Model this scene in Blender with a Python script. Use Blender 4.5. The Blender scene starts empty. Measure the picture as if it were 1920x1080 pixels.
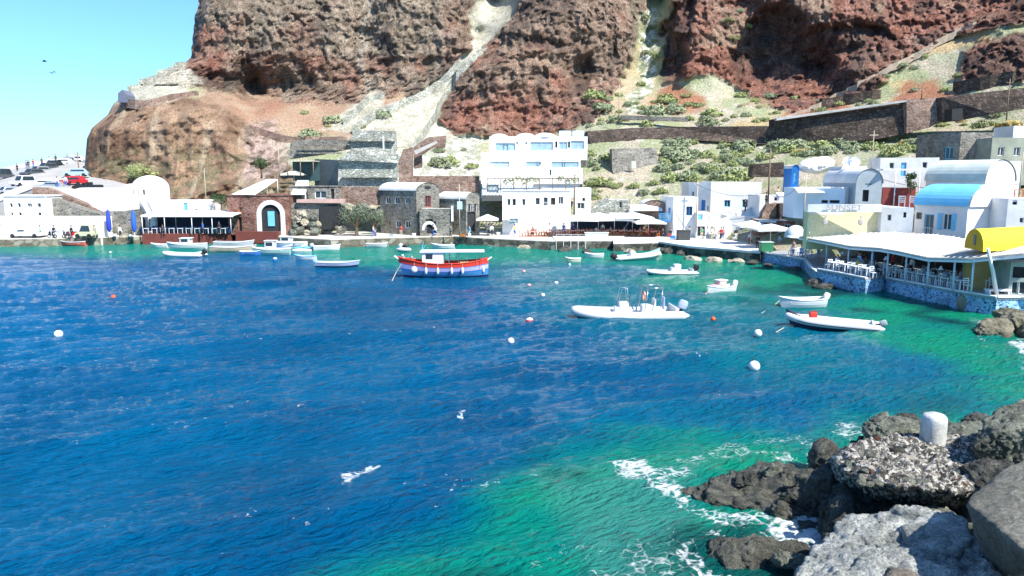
import bpy, math, random
import numpy as np
from mathutils import Vector, Matrix
R=math.radians
S=bpy.context.scene
# ---------------- camera ----------------
F=1397.0; H=10.0; PITCH=math.atan((540-328)/F)
cam=bpy.data.cameras.new('camera'); co=bpy.data.objects.new('camera',cam); S.collection.objects.link(co)
co.location=(0,0,H); co.rotation_euler=(R(90)-PITCH,0,0)
cam.sensor_width=36; cam.lens=36*F/1920; cam.clip_start=.1; cam.clip_end=20000; S.camera=co
# ---------------- sky, sun, exposure ----------------
AZ=136; EL=49
w=bpy.data.worlds.new('World'); S.world=w; w.use_nodes=True
wn=w.node_tree.nodes; wl=w.node_tree.links
sky=wn.new('ShaderNodeTexSky'); sky.sky_type='NISHITA'; sky.sun_disc=False
sky.sun_elevation=R(EL); sky.sun_rotation=R(AZ); sky.air_density=1.0; sky.dust_density=0.6; sky.ozone_density=1.6
bg=wn['Background']; bg.inputs[1].default_value=0.15
tint=wn.new('ShaderNodeMix'); tint.data_type='RGBA'; tint.blend_type='MULTIPLY'; tint.inputs[0].default_value=1
tint.inputs[7].default_value=(.37,.60,.83,1)
wl.new(sky.outputs[0],tint.inputs[6]); wl.new(tint.outputs[2],bg.inputs[0])
sun=bpy.data.lights.new('sun','SUN'); sun.energy=4.5; sun.angle=R(.5); sun.color=(1,.95,.87)
so=bpy.data.objects.new('sun',sun); S.collection.objects.link(so)
sv=Vector((math.cos(R(EL))*math.sin(R(AZ)),math.cos(R(EL))*math.cos(R(AZ)),math.sin(R(EL))))
so.rotation_euler=sv.to_track_quat('Z','Y').to_euler(); so.location=(60,-40,90)
S.view_settings.view_transform='Standard'; S.view_settings.look='None'; S.view_settings.exposure=1.03; S.view_settings.gamma=1
S.render.engine='CYCLES'
try:
    S.cycles.max_bounces=6; S.cycles.transparent_max_bounces=8
except Exception: pass
# ---------------- pixel of the photograph <-> world ----------------
cP,sP=math.cos(PITCH),math.sin(PITCH)
def ray(px,py):
    cx=(px-960)/F; cy=-(py-540)/F
    return cx, cP+cy*sP, -sP+cy*cP
def P(px,py,Y):
    d=ray(px,py); t=Y/d[1]; return Vector((d[0]*t,Y,H+d[2]*t))
def W(px,py,z=0.0):
    d=ray(px,py); t=(z-H)/d[2]; return Vector((d[0]*t,d[1]*t,z))
def Z(py,Y):
    d=ray(960,py); return H+d[2]*Y/d[1]
def proj(x,y,z):
    dz=z-H; dep=y*cP-dz*sP; up=y*sP+dz*cP
    return 960+F*x/dep, 540-F*up/dep
def PxX(px,Y,z):                      # world x of photo column px at depth Y, height z
    return (px-960)/F*(Y*cP-(z-H)*sP)
# ---------------- objects ----------------
def link(o): S.collection.objects.link(o); return o
def tag(o,label=None,cat=None,group=None,kind=None):
    if label: o['label']=label
    if cat: o['category']=cat
    if group: o['group']=group
    if kind: o['kind']=kind
    return o
def thing(name,label,cat,loc=(0,0,0),rz=0,group=None):
    o=bpy.data.objects.new(name,None); link(o); o.location=loc; o.rotation_euler=(0,0,rz); o.empty_display_size=.2
    return tag(o,label,cat,group)
def kids(o): return [c for c in bpy.data.objects if c.parent==o]
def copy_tree(o,parent=None,ch=None):
    c=o.copy(); link(c)
    if parent: c.parent=parent
    for k in o.children: copy_tree(k,c)
    return c
class MB:
    def __init__(s): s.v=[]; s.f=[]; s.m=[]; s.cur=0
    def add(s,vs,fs):
        o=len(s.v); s.v+= [tuple(v) for v in vs]; s.f+=[tuple(i+o for i in f) for f in fs]; s.m+=[s.cur]*len(fs); return s
    def quad(s,a,b,c,d): return s.add([a,b,c,d],[(0,1,2,3)])
    def box(s,c,d,rz=0,rot=None):
        M=rot if rot else Matrix.Rotation(rz,3,'Z'); c=Vector(c); vs=[]
        for x in(-.5,.5):
            for y in(-.5,.5):
                for z in(-.5,.5): vs.append(c+M@Vector((x*d[0],y*d[1],z*d[2])))
        return s.add(vs,[(0,1,3,2),(4,6,7,5),(0,4,5,1),(2,3,7,6),(0,2,6,4),(1,5,7,3)])
    def bar(s,a,b,wd,h=None):
        a=Vector(a);b=Vector(b); d=b-a; L=d.length
        if L<1e-6: return s
        q=d.to_track_quat('X','Z').to_matrix()
        return s.box((a+b)/2,(L,wd,h or wd),rot=q)
    def tube(s,pts,r,n=8,cap=True,closed=False):
        pts=[Vector(p) for p in pts]; rr=r if isinstance(r,(list,tuple)) else [r]*len(pts); vs=[];m=len(pts)
        for i,p in enumerate(pts):
            a=pts[i-1] if (i>0 or closed) else p; b=pts[(i+1)%m] if (i<m-1 or closed) else p
            d=(b-a); q=d.to_track_quat('Z','Y').to_matrix() if d.length>1e-9 else Matrix.Identity(3)
            for k in range(n):
                t=2*math.pi*k/n; vs.append(p+q@Vector((math.cos(t)*rr[i],math.sin(t)*rr[i],0)))
        fs=[]
        for i in range(m if closed else m-1):
            j=(i+1)%m
            for k in range(n):
                l=(k+1)%n; fs.append((i*n+k,i*n+l,j*n+l,j*n+k))
        if cap and not closed: fs.append(tuple(range(n))[::-1]); fs.append(tuple((m-1)*n+k for k in range(n)))
        return s.add(vs,fs)
    def lathe(s,c,prof,n=16,ang=2*math.pi,a0=0):
        vs=[];c=Vector(c); full=abs(ang-2*math.pi)<1e-6; nn=n if full else n+1
        for r,z in prof:
            for k in range(nn):
                t=a0+ang*k/n; vs.append(c+Vector((r*math.cos(t),r*math.sin(t),z)))
        fs=[]
        for i in range(len(prof)-1):
            for k in range(n):
                l=(k+1)%nn; fs.append((i*nn+k,i*nn+l,(i+1)*nn+l,(i+1)*nn+k))
        return s.add(vs,fs)
    def ball(s,c,r,n=12,m=8,noise=0,seed=0):
        if not isinstance(r,(tuple,list)): r=(r,r,r)
        rg=random.Random(seed); vs=[];fs=[]
        for i in range(m+1):
            a=math.pi*i/m
            for k in range(n):
                t=2*math.pi*k/n; q=1+noise*rg.uniform(-1,1)
                vs.append((c[0]+r[0]*math.sin(a)*math.cos(t)*q,c[1]+r[1]*math.sin(a)*math.sin(t)*q,c[2]+r[2]*math.cos(a)*q))
        for i in range(m):
            for k in range(n):
                l=(k+1)%n; fs.append((i*n+k,(i+1)*n+k,(i+1)*n+l,i*n+l))
        return s.add(vs,fs)
    def prism(s,poly,z0,z1):          # poly: xy list (ccw)
        n=len(poly); vs=[(p[0],p[1],z0) for p in poly]+[(p[0],p[1],z1) for p in poly]
        fs=[tuple(range(n))[::-1],tuple(range(n,2*n))]+[(i,(i+1)%n,n+(i+1)%n,n+i) for i in range(n)]
        return s.add(vs,fs)
    def build(s,name,mat,parent=None,smooth=False,world=False,bevel=0):
        me=bpy.data.meshes.new(name); v=s.v
        if world and parent:
            L=parent.location; v=[(a[0]-L.x,a[1]-L.y,a[2]-L.z) for a in v]
        me.from_pydata(v,[],s.f); 
        for q in (mat if isinstance(mat,list) else [mat]): me.materials.append(q)
        if isinstance(mat,list): me.polygons.foreach_set('material_index',s.m)
        if smooth: me.polygons.foreach_set('use_smooth',[True]*len(s.f))
        me.update(); o=bpy.data.objects.new(name,me); link(o)
        if parent: o.parent=parent
        if bevel:
            b=o.modifiers.new('bevel','BEVEL'); b.width=bevel; b.segments=2; b.limit_method='ANGLE'
        return o
def npmesh(name,V,Fq,mat,smooth=True,attrs=None,parent=None):
    me=bpy.data.meshes.new(name); n=len(V); k=Fq.shape[1]
    me.vertices.add(n); me.vertices.foreach_set('co',V.astype(np.float32).ravel())
    me.loops.add(len(Fq)*k); me.loops.foreach_set('vertex_index',Fq.astype(np.int32).ravel())
    me.polygons.add(len(Fq)); me.polygons.foreach_set('loop_start',np.arange(0,len(Fq)*k,k,dtype=np.int32))
    me.polygons.foreach_set('loop_total',np.full(len(Fq),k,dtype=np.int32))
    me.polygons.foreach_set('use_smooth',np.full(len(Fq),smooth))
    me.update(calc_edges=True); me.materials.append(mat)
    for an,(ty,arr) in (attrs or {}).items():
        a=me.attributes.new(an,ty,'POINT')
        if ty=='FLOAT_COLOR':
            c=np.ones((n,4),np.float32); c[:,:3]=arr; a.data.foreach_set('color',c.ravel())
        else: a.data.foreach_set('value',arr.astype(np.float32))
    o=bpy.data.objects.new(name,me); link(o)
    if parent: o.parent=parent
    return o
def gridfaces(r,c):
    i=np.arange((r-1)*c).reshape(r-1,c)[:,:-1].ravel()
    return np.stack([i,i+1,i+c+1,i+c],1)
# ---------------- numpy noise ----------------
def _h(i,j,k,s):
    n=(i*374761393+j*668265263+k*2147483647+s*1274126177)&0xffffffff
    n=((n^(n>>13))*1274126177)&0xffffffff; n=(n^(n>>16))&0xffffffff
    n=(n*2246822519)&0xffffffff; n^=n>>15
    return (n&0xffffff)/float(0xffffff)*2-1
def noise(p,s=0):
    p=np.asarray(p,float); i=np.floor(p).astype(np.int64); f=p-i; u=f*f*f*(f*(f*6-15)+10); r=0
    for a in(0,1):
        wa=u[:,0] if a else 1-u[:,0]
        for b in(0,1):
            wb=u[:,1] if b else 1-u[:,1]
            for c in(0,1):
                wc=u[:,2] if c else 1-u[:,2]
                r=r+wa*wb*wc*_h(i[:,0]+a,i[:,1]+b,i[:,2]+c,s)
    return r
def fbm(p,sc,o=4,s=0,gain=.5,ridge=False):
    p=np.asarray(p,float)/sc; a=1;r=0;t=0
    for k in range(o):
        n=noise(p*(2.03**k)+k*17.3,s+k)
        if ridge: n=1-2*np.abs(n)
        r=r+a*n; t+=a; a*=gain
    return r/t
def worley(p,sc,s=0):
    p=np.asarray(p,float)/sc; i=np.floor(p).astype(np.int64); d1=np.full(len(p),9.);d2=d1.copy();idv=np.zeros(len(p))
    for a in(-1,0,1):
        for b in(-1,0,1):
            for c in(-1,0,1):
                q=i+np.array([a,b,c]); 
                fx=np.stack([q[:,0]+.5+.45*_h(q[:,0],q[:,1],q[:,2],s+1),q[:,1]+.5+.45*_h(q[:,0],q[:,1],q[:,2],s+2),q[:,2]+.5+.45*_h(q[:,0],q[:,1],q[:,2],s+3)],1)
                d=np.sqrt(((fx-p)**2).sum(1)); m=d<d1; d2=np.where(m,d1,np.minimum(d2,d)); idv=np.where(m,_h(q[:,0],q[:,1],q[:,2],s+9),idv); d1=np.where(m,d,d1)
    return d1,d2,idv
def sdpoly(x,y,poly):
    d=np.full(x.shape,1e9); ins=np.zeros(x.shape,bool); n=len(poly)
    for i in range(n):
        ax,ay=poly[i]; bx,by=poly[(i+1)%n]; ex,ey=bx-ax,by-ay; L=ex*ex+ey*ey+1e-9
        t=np.clip(((x-ax)*ex+(y-ay)*ey)/L,0,1); d=np.minimum(d,np.hypot(x-ax-t*ex,y-ay-t*ey))
        c=((ay>y)!=(by>y))&(x<(bx-ax)*(y-ay)/(by-ay+1e-12)+ax); ins^=c
    return np.where(ins,-d,d)
def sm(x,a,b): t=np.clip((x-a)/(b-a),0,1); return t*t*(3-2*t)
def lin(c): return tuple(((v/255)/12.92 if v<=10 else (((v/255)+.055)/1.055)**2.4) for v in c)
# ---------------- materials ----------------
_m={}
def nt(name):
    m=bpy.data.materials.new(name); m.use_nodes=True; n=m.node_tree.nodes; l=m.node_tree.links
    return m,n,l,n['Principled BSDF']
def mat(name,c=(.5,.5,.5),rough=.75,var=.18,scale=1.5,bump=.0,metal=0,spec=.4,alpha=1,dirt=None,bscale=None):
    if name in _m: return _m[name]
    m,n,l,b=nt(name); b.inputs['Roughness'].default_value=rough; b.inputs['Metallic'].default_value=metal
    b.inputs['Specular IOR Level'].default_value=spec
    tc=n.new('ShaderNodeTexCoord'); no=n.new('ShaderNodeTexNoise'); no.inputs['Scale'].default_value=scale; no.inputs['Detail'].default_value=6; no.inputs['Roughness'].default_value=.65
    l.new(tc.outputs['Object'],no.inputs['Vector'])
    mx=n.new('ShaderNodeMix'); mx.data_type='RGBA'; r=n.new('ShaderNodeMapRange'); r.inputs[1].default_value=.3; r.inputs[2].default_value=.7
    l.new(no.outputs['Fac'],r.inputs[0]); l.new(r.outputs[0],mx.inputs[0])
    lo=dirt or tuple(x*(1-var) for x in c); hi=tuple(min(.9,x*(1+var*.6)) for x in c)
    mx.inputs[6].default_value=(*lo,1); mx.inputs[7].default_value=(*hi,1); l.new(mx.outputs[2],b.inputs['Base Color'])
    if bump:
        n2=n.new('ShaderNodeTexNoise'); n2.inputs['Scale'].default_value=bscale or scale*6; n2.inputs['Detail'].default_value=5; l.new(tc.outputs['Object'],n2.inputs['Vector'])
        bp=n.new('ShaderNodeBump'); bp.inputs['Strength'].default_value=bump; bp.inputs['Distance'].default_value=.05; l.new(n2.outputs['Fac'],bp.inputs['Height']); l.new(bp.outputs[0],b.inputs['Normal'])
    if alpha<1: b.inputs['Alpha'].default_value=alpha
    _m[name]=m; return m
def stone(name,c1,c2,c3,mortar,scale=2.2,flat=1.6,mw=.13,bump=.8):
    if name in _m: return _m[name]
    m,n,l,b=nt(name); b.inputs['Roughness'].default_value=.9; b.inputs['Specular IOR Level'].default_value=.2
    tc=n.new('ShaderNodeTexCoord'); mp=n.new('ShaderNodeMapping'); mp.inputs['Scale'].default_value=(1,1,flat); l.new(tc.outputs['Object'],mp.inputs[0])
    no=n.new('ShaderNodeTexNoise'); no.inputs['Scale'].default_value=3; l.new(mp.outputs[0],no.inputs['Vector'])
    ad=n.new('ShaderNodeMix'); ad.data_type='VECTOR'; ad.inputs[0].default_value=.12; l.new(mp.outputs[0],ad.inputs[4]); l.new(no.outputs['Color'],ad.inputs[5])
    v=n.new('ShaderNodeTexVoronoi'); v.inputs['Scale'].default_value=scale; l.new(ad.outputs[1],v.inputs['Vector'])
    e=n.new('ShaderNodeTexVoronoi'); e.feature='DISTANCE_TO_EDGE'; e.inputs['Scale'].default_value=scale; l.new(ad.outputs[1],e.inputs['Vector'])
    sp=n.new('ShaderNodeSeparateColor'); l.new(v.outputs['Color'],sp.inputs[0])
    cr=n.new('ShaderNodeValToRGB'); cr.color_ramp.elements[0].color=(*c1,1); cr.color_ramp.elements[1].color=(*c3,1); q=cr.color_ramp.elements.new(.5); q.color=(*c2,1)
    l.new(sp.outputs[0],cr.inputs[0])
    mr=n.new('ShaderNodeMapRange'); mr.inputs[1].default_value=mw*.4; mr.inputs[2].default_value=mw; l.new(e.outputs['Distance'],mr.inputs[0])
    mx=n.new('ShaderNodeMix'); mx.data_type='RGBA'; mx.inputs[6].default_value=(*mortar,1); l.new(mr.outputs[0],mx.inputs[0]); l.new(cr.outputs[0],mx.inputs[7])
    n3=n.new('ShaderNodeTexNoise'); n3.inputs['Scale'].default_value=.5; n3.inputs['Detail'].default_value=8; l.new(tc.outputs['Object'],n3.inputs['Vector'])
    r3=n.new('ShaderNodeMapRange'); r3.inputs[1].default_value=.3; r3.inputs[2].default_value=.7; r3.inputs[3].default_value=.6; r3.inputs[4].default_value=1.25; l.new(n3.outputs['Fac'],r3.inputs[0])
    mu=n.new('ShaderNodeMix'); mu.data_type='RGBA'; mu.blend_type='MULTIPLY'; mu.inputs[0].default_value=1; l.new(mx.outputs[2],mu.inputs[6]); l.new(r3.outputs[0],mu.inputs[7])
    l.new(mu.outputs[2],b.inputs['Base Color'])
    bp=n.new('ShaderNodeBump'); bp.inputs['Strength'].default_value=bump; bp.inputs['Distance'].default_value=.08; l.new(mr.outputs[0],bp.inputs['Height']); l.new(bp.outputs[0],b.inputs['Normal'])
    _m[name]=m; return m
rnd=random.Random(7)
WHITE=mat('white_plaster',(.79,.79,.78),.85,.05,.45,.35,dirt=(.58,.57,.54),bscale=6)
WPAINT=mat('white_paint',(.8,.8,.8),.5,.05,2)
CREAM=mat('cream_plaster',(.72,.68,.55),.85,.12,1,.2)
GREY=mat('grey_plaster',(.42,.47,.48),.85,.15,1,.2)
CONC=mat('concrete',(.5,.48,.43),.9,.25,.8,.4)
GLASS=mat('window_glass',(.03,.045,.055),.12,.4,.7,spec=.6)
DARK=mat('dark_interior',(.025,.028,.03),.9,.3,2)
BLUEP=mat('blue_paint',(.02,.19,.55),.5,.15,3)
LBLUE=mat('light_blue_paint',(.16,.5,.72),.5,.12,3)
WOOD=mat('weathered_wood',(.2,.14,.09),.8,.3,3,.4)
PALEWOOD=mat('pale_wood',(.45,.38,.28),.8,.25,3,.3)
REDP=mat('red_paint',(.5,.035,.02),.45,.15,2)
BLACKR=mat('black_rubber',(.02,.02,.022),.5,.3,3)
STEEL=mat('steel',(.55,.56,.58),.3,.1,3,metal=.9)
CANVAS=mat('white_canvas',(.78,.77,.73),.9,.06,1.2,.2)
BLACKV=stone('black_volcanic_stone',(.03,.032,.032),(.07,.068,.06),(.12,.105,.09),(.05,.045,.04),2.4)
GSTONE=stone('grey_rubble_stone',(.10,.10,.09),(.19,.18,.155),(.29,.27,.22),(.3,.28,.24),2.6)
LSTONE=stone('light_rubble_stone',(.32,.33,.28),(.46,.47,.41),(.62,.62,.55),(.24,.245,.2),1.9,2.4)
BSTONE=stone('brown_rubble_stone',(.14,.08,.055),(.26,.16,.12),(.36,.26,.2),(.3,.23,.19),2.6)
DSTONE=stone('dark_brown_stone',(.05,.04,.034),(.10,.075,.06),(.18,.13,.10),(.07,.055,.045),2.2)
RSTONE=stone('red_stone',(.13,.05,.035),(.24,.10,.07),(.36,.2,.15),(.3,.18,.14),2.8)
BWALL=stone('blue_washed_stone',(.02,.05,.09),(.16,.36,.6),(.42,.62,.8),(.45,.66,.84),4.6,1.5,.12)
# ================= hillside and cliffs =================
DPT=[]
def row(y,*a):
    for x,d in a: DPT.append((x,y,d))
row(470,(100,113),(500,115),(800,116),(1000,114),(1200,111),(1350,100),(1450,90),(1600,82),(1750,76),(1950,70),(2150,66))
row(400,(150,124),(500,122),(600,122),(800,124),(1000,123),(1200,121),(1350,112),(1500,98),(1700,90),(1900,83),(2150,78))
row(340,(160,137),(300,136),(500,134),(600,132),(750,132),(880,134),(1000,134),(1200,130),(1350,122),(1500,111),(1700,101),(1900,93),(2150,86))
row(285,(160,141),(300,138),(480,143),(600,142),(700,140),(850,146),(1000,150),(1200,140),(1400,134),(1600,122),(1800,111),(2000,102),(2150,96))
row(245,(165,143),(200,140),(300,138),(360,139),(420,141),(470,147),(520,149),(560,150),(640,150),(700,150),(830,155),(1000,160),(1110,150),(1200,147),(1350,144),(1500,136),(1700,126),(1900,116),(2150,105))
row(205,(215,146),(300,141),(370,141),(430,148),(500,156),(560,160),(700,157),(760,160),(830,162),(860,162),(1050,161),(1140,158),(1200,156),(1300,155),(1400,151),(1500,148),(1650,139),(1850,128),(2150,115))
row(175,(260,150),(310,149),(360,151),(400,160),(480,175),(530,173),(600,170),(700,168),(790,167),(900,162),(1050,163),(1160,166),(1230,165),(1290,160),(1380,162),(1450,163),(1540,158),(1650,146),(1850,130),(2150,118))
row(130,(330,162),(370,164),(420,167),(470,168),(600,169),(700,171),(800,172),(850,170),(900,162),(1000,163),(1090,169),(1150,168),(1200,176),(1250,172),(1290,162),(1390,165),(1450,166),(1540,164),(1600,152),(1700,149),(1800,141),(1850,135),(2150,122))
row(60,(362,168),(500,169),(600,170),(690,177),(720,172),(860,173),(895,182),(960,166),(1100,166),(1180,172),(1215,182),(1245,182),(1270,166),(1380,170),(1440,168),(1560,158),(1700,156),(1800,152),(1880,140),(2150,128))
row(0,(372,170),(500,171),(685,180),(720,174),(880,178),(930,192),(980,172),(1120,170),(1210,184),(1240,186),(1262,170),(1400,174),(1450,164),(1560,162),(1700,160),(1850,156),(1900,150),(2150,134))
row(-260,(400,188),(800,194),(1200,194),(1500,184),(1850,176),(2150,160))
DPT=np.array(DPT,float)
def rbf_fit(p):
    d=np.hypot(p[:,None,0]-p[None,:,0],(p[:,None,1]-p[None,:,1])*1.4)
    n=len(p); A=np.zeros((n+1,n+1)); A[:n,:n]=-d; A[:n,n]=1; A[n,:n]=1
    return np.linalg.solve(A,np.append(p[:,2],0))
CF=rbf_fit(DPT)
def depth(px,py):
    px=np.asarray(px,float); py=np.asarray(py,float); r=np.full(px.shape,CF[-1])
    for i,(x,y,_) in enumerate(DPT): r=r-CF[i]*np.hypot(px-x,(py-y)*1.4)
    return r
LEFT=[(-260,400),(0,372),(60,364),(110,358),(116,348),(150,290),(178,232),(195,212),(215,202),(240,172),(260,163),(330,157),(480,140)]
def left(py): return np.interp(py,[a for a,b in LEFT],[b for a,b in LEFT])
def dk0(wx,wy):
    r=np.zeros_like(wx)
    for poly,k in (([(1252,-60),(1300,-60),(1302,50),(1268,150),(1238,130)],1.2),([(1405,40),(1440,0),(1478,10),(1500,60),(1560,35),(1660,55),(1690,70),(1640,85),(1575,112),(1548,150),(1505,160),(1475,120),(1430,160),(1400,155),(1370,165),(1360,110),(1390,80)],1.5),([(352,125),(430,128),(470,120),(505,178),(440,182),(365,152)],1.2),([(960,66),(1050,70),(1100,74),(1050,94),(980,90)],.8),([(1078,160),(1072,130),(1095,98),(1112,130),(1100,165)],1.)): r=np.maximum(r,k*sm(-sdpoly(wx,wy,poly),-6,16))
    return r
def hill():
    rows=np.concatenate([np.linspace(480,0,216),np.linspace(-8,-260,24)])
    nc=860; wrap=14; u=np.linspace(0,1,nc); V=[];
    PX=[];PY=[]
    py=np.repeat(rows[:,None],nc,1); lf=left(rows)[:,None]; px=lf+(2150-lf)*u[None,:]
    x=px.ravel(); y=py.ravel(); D=depth(x,y)
    # round the left edge away from the viewer
    e=(x-left(y)); D=D+10*np.exp(-np.maximum(e,0)/14.)**1.5
    cx=(x-960)/F; cy=-(y-540)/F; t=D/(cP+cy*sP); 
    Pw=np.stack([cx*t,D,H+(-sP+cy*cP)*t],1)
    # warped photo coordinates for the colour zones
    wx=x+26*fbm(Pw,9,4,11)+8*fbm(Pw,2,3,12); wy=y+20*fbm(Pw,8,4,13)+6*fbm(Pw,2,3,14)
    def zone(poly,soft=8): return sm(-sdpoly(wx,wy,poly),-soft,soft)
    cliff=np.clip(sm(-(wy-np.interp(wx,[340,420,520,600,680,760,830,860,1000,1110,1180,1250,1330,1400,1480,1560,1640,1760,1850,1920,2150],
         [160,172,185,200,200,180,235,262,262,240,150,150,150,190,205,205,165,75,60,50,20])),-6,8),0,1)
    low=zone([(1795,155),(1805,100),(1850,75),(1930,60),(2160,20),(2160,130),(1920,150)])
    cliff=np.maximum(cliff,low)
    scree=zone([(895,-300),(1000,-300),(975,0),(965,30),(905,105),(868,140),(845,180),(830,215),(835,245),(800,290),(740,300),(655,250),(700,215),(760,190),(820,155),(875,105),(893,50)],5)
    scree2=zone([(640,215),(700,178),(728,185),(715,215),(660,255),(600,250)],6)
    gul=zone([(1222,-300),(1262,-300),(1254,0),(1240,100),(1232,180),(1215,215),(1150,235),(1120,232),(1150,190),(1172,130),(1190,80),(1215,30)],6)
    palegul=zone([(1215,20),(1240,20),(1225,140),(1200,215),(1170,215),(1195,140)],6)
    lhill=zone([(100,500),(100,240),(200,200),(330,180),(400,175),(470,235),(560,330),(540,500)],8)
    netA=zone([(222,185),(345,105),(372,150),(330,190),(260,205)],6)
    pink=zone([(455,235),(520,235),(550,280),(530,330),(455,335)],8)
    rub=zone([(770,262),(900,262),(905,335),(775,335)],6)
    green=np.clip(fbm(Pw,6,5,31)*1.6+.35+.15*fbm(Pw,1.2,3,33),0,1)
    n1=fbm(Pw,5,5,21); n2=fbm(Pw,1.1,4,22); n3=fbm(Pw*np.array([1,1,2.5]),3.,4,23)
    # ---- displacement, towards the viewer
    d1,d2,_=worley(Pw+1.5*np.stack([n1,n2,n3],1),3.6,3); e1=d2-d1
    big=fbm(Pw,17,4,41,ridge=True); mid=fbm(Pw*np.array([1,1,.8]),6.5,4,44,ridge=True)
    strat=noise(np.stack([Pw[:,0]*.05,Pw[:,1]*.05,Pw[:,2]*.55+.8*n1],1),97); vert=fbm(Pw*np.array([1,1,.12]),3.2,3,98,ridge=True)
    dsp_c=1.5*big+1.0*mid+.7*np.minimum(e1*2,1)+.55*strat+1.0*vert+.75*fbm(Pw*np.array([1,1,.6]),1.4,3,51,ridge=True)+.55*fbm(Pw,.65,2,55)
    dsp_s=.9*fbm(Pw,9,4,61)+.35*fbm(Pw,2.2,3,62)+.14*fbm(Pw,.7,2,63)
    dsp_l=2.9*fbm(Pw*np.array([1,1,.4]),8,4,71,ridge=True)+.9*fbm(Pw,2.8,4,72,ridge=True)+.4*fbm(Pw,.9,3,73)
    soft=np.clip(scree+scree2+gul,0,1)
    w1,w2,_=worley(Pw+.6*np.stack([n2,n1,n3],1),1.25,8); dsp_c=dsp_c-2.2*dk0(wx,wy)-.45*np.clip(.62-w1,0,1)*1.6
    kc=cliff*(1-soft); kl=lhill*(1-kc)
    dsp=kc*dsp_c+kl*dsp_l+(1-kc-kl)*dsp_s
    fade=sm(y,470,440)*0+1
    D2=D-dsp*fade*sm(-y,-478,-452)
    t=D2/(cP+cy*sP); Pw2=np.stack([cx*t,D2,H+(-sP+cy*cP)*t],1)
    # vertical jitter so that ledges are not view aligned
    Pw2[:,2]+=kc*.5*fbm(Pw,2.0,3,81); Pw2[:,0]+=kc*.6*fbm(Pw,2.2,3,82)
    # ---- albedo
    C=lambda *c: np.array(c,float)[None,:]
    mixc=lambda a,b,k: a*(1-k[:,None])+b*k[:,None]
    red=mixc(C(.15,.062,.042),C(.33,.165,.12),np.clip(.5+.9*n2,0,1))
    gb=mixc(C(.125,.098,.07),C(.33,.265,.2),np.clip(.5+.9*n2,0,1))
    bandr=np.clip(.55*np.exp(-((y-215)/45.)**2)+.45*np.exp(-((y-120)/22.)**2)*(x<900)+.9*sm(x,1180,1300)+.35*(x<420)-.35*sm(-y,-60,0)*(x<1180)+.9*n1,0,1)
    bandr=np.where((x>830)&(x<1180),np.clip(bandr+.25,0,1),bandr)
    rock=mixc(gb,red,bandr)
    rock=mixc(rock,C(.075,.062,.055),np.clip(sm(fbm(Pw,7,4,24),.15,.4)*.6,0,1))
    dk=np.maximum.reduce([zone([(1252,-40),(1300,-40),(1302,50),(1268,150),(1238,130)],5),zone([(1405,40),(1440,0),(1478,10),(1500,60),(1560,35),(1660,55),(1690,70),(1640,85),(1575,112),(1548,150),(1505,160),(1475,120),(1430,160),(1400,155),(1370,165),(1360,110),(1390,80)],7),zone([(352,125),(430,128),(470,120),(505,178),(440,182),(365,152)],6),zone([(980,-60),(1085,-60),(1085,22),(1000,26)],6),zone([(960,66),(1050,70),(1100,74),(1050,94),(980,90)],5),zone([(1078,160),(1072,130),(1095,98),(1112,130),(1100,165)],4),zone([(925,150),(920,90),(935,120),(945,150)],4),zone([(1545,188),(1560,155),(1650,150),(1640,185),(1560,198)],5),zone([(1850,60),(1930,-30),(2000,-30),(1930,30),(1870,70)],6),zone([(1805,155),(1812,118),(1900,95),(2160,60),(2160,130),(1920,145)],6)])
    rock=mixc(rock,mixc(C(.028,.026,.026),C(.07,.05,.042),np.clip(.5+n2,0,1)),dk*.55)  # shade of cliff faces and recesses painted into the rock colour
    rock=mixc(rock,C(.33,.24,.17),np.clip(zone([(1305,75),(1400,30),(1420,50),(1390,90),(1320,85)],8)+zone([(1490,-20),(1560,-20),(1550,35),(1515,42)],8)+zone([(960,95),(1060,110),(1050,128),(960,118)],8),0,1)*.6)
    slope=mixc(C(.46,.40,.30),C(.38,.39,.26),green); 
    veg=C(.30,.34,.18); slope=mixc(slope,veg,sm(fbm(Pw,3.2,4,34),-.15,.2)*.8)
    slope=mixc(slope,C(.5,.36,.18),sm(fbm(Pw,11,3,35),.15,.4)*sm(x,1250,1400)*.7)
    slope=mixc(slope,C(.55,.5,.42),sm(fbm(Pw,2.4,3,36),.25,.5)*.6)
    orange=mixc(C(.33,.18,.12),C(.42,.31,.21),np.clip(.5+n1,0,1))
    lowred=zone([(380,165),(840,180),(800,235),(660,265),(470,260),(400,200)],10)
    slope=mixc(slope,orange,lowred)
    redtal=zone([(1470,215),(1500,180),(1560,165),(1600,200),(1560,225)],8)+zone([(1660,190),(1700,150),(1800,165),(1800,185)],8)+zone([(1210,180),(1265,150),(1330,200),(1260,210)],8)
    slope=mixc(slope,C(.36,.14,.08),np.clip(redtal,0,1)*.85)
    lh=mixc(C(.16,.095,.062),C(.37,.25,.165),np.clip(.5+1.1*n1+.4*n2,0,1))
    lh=mixc(lh,C(.14,.14,.08),sm(y,250,310)*sm(n3,-.2,.3)*.7)
    streak=sm(fbm(Pw*np.array([1,.2,.08]),1.6,4,91),.12,.4); lh=mixc(lh,C(.5,.42,.3),streak*.45)
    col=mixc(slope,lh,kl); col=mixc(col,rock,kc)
    pal=mixc(C(.36,.34,.26),C(.58,.56,.46),np.clip(.5+1.1*n2+.5*n1,0,1))
    col=mixc(col,pal,np.clip(scree+scree2,0,1)*.95)
    gcol=mixc(C(.3,.34,.16),C(.46,.36,.24),np.clip(.5+n1*1.5,0,1)); col=mixc(col,gcol,gul*.9)
    col=mixc(col,mixc(C(.25,.28,.17),C(.72,.7,.62),sm(n2,-.15,.15)),palegul*.9)
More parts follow.
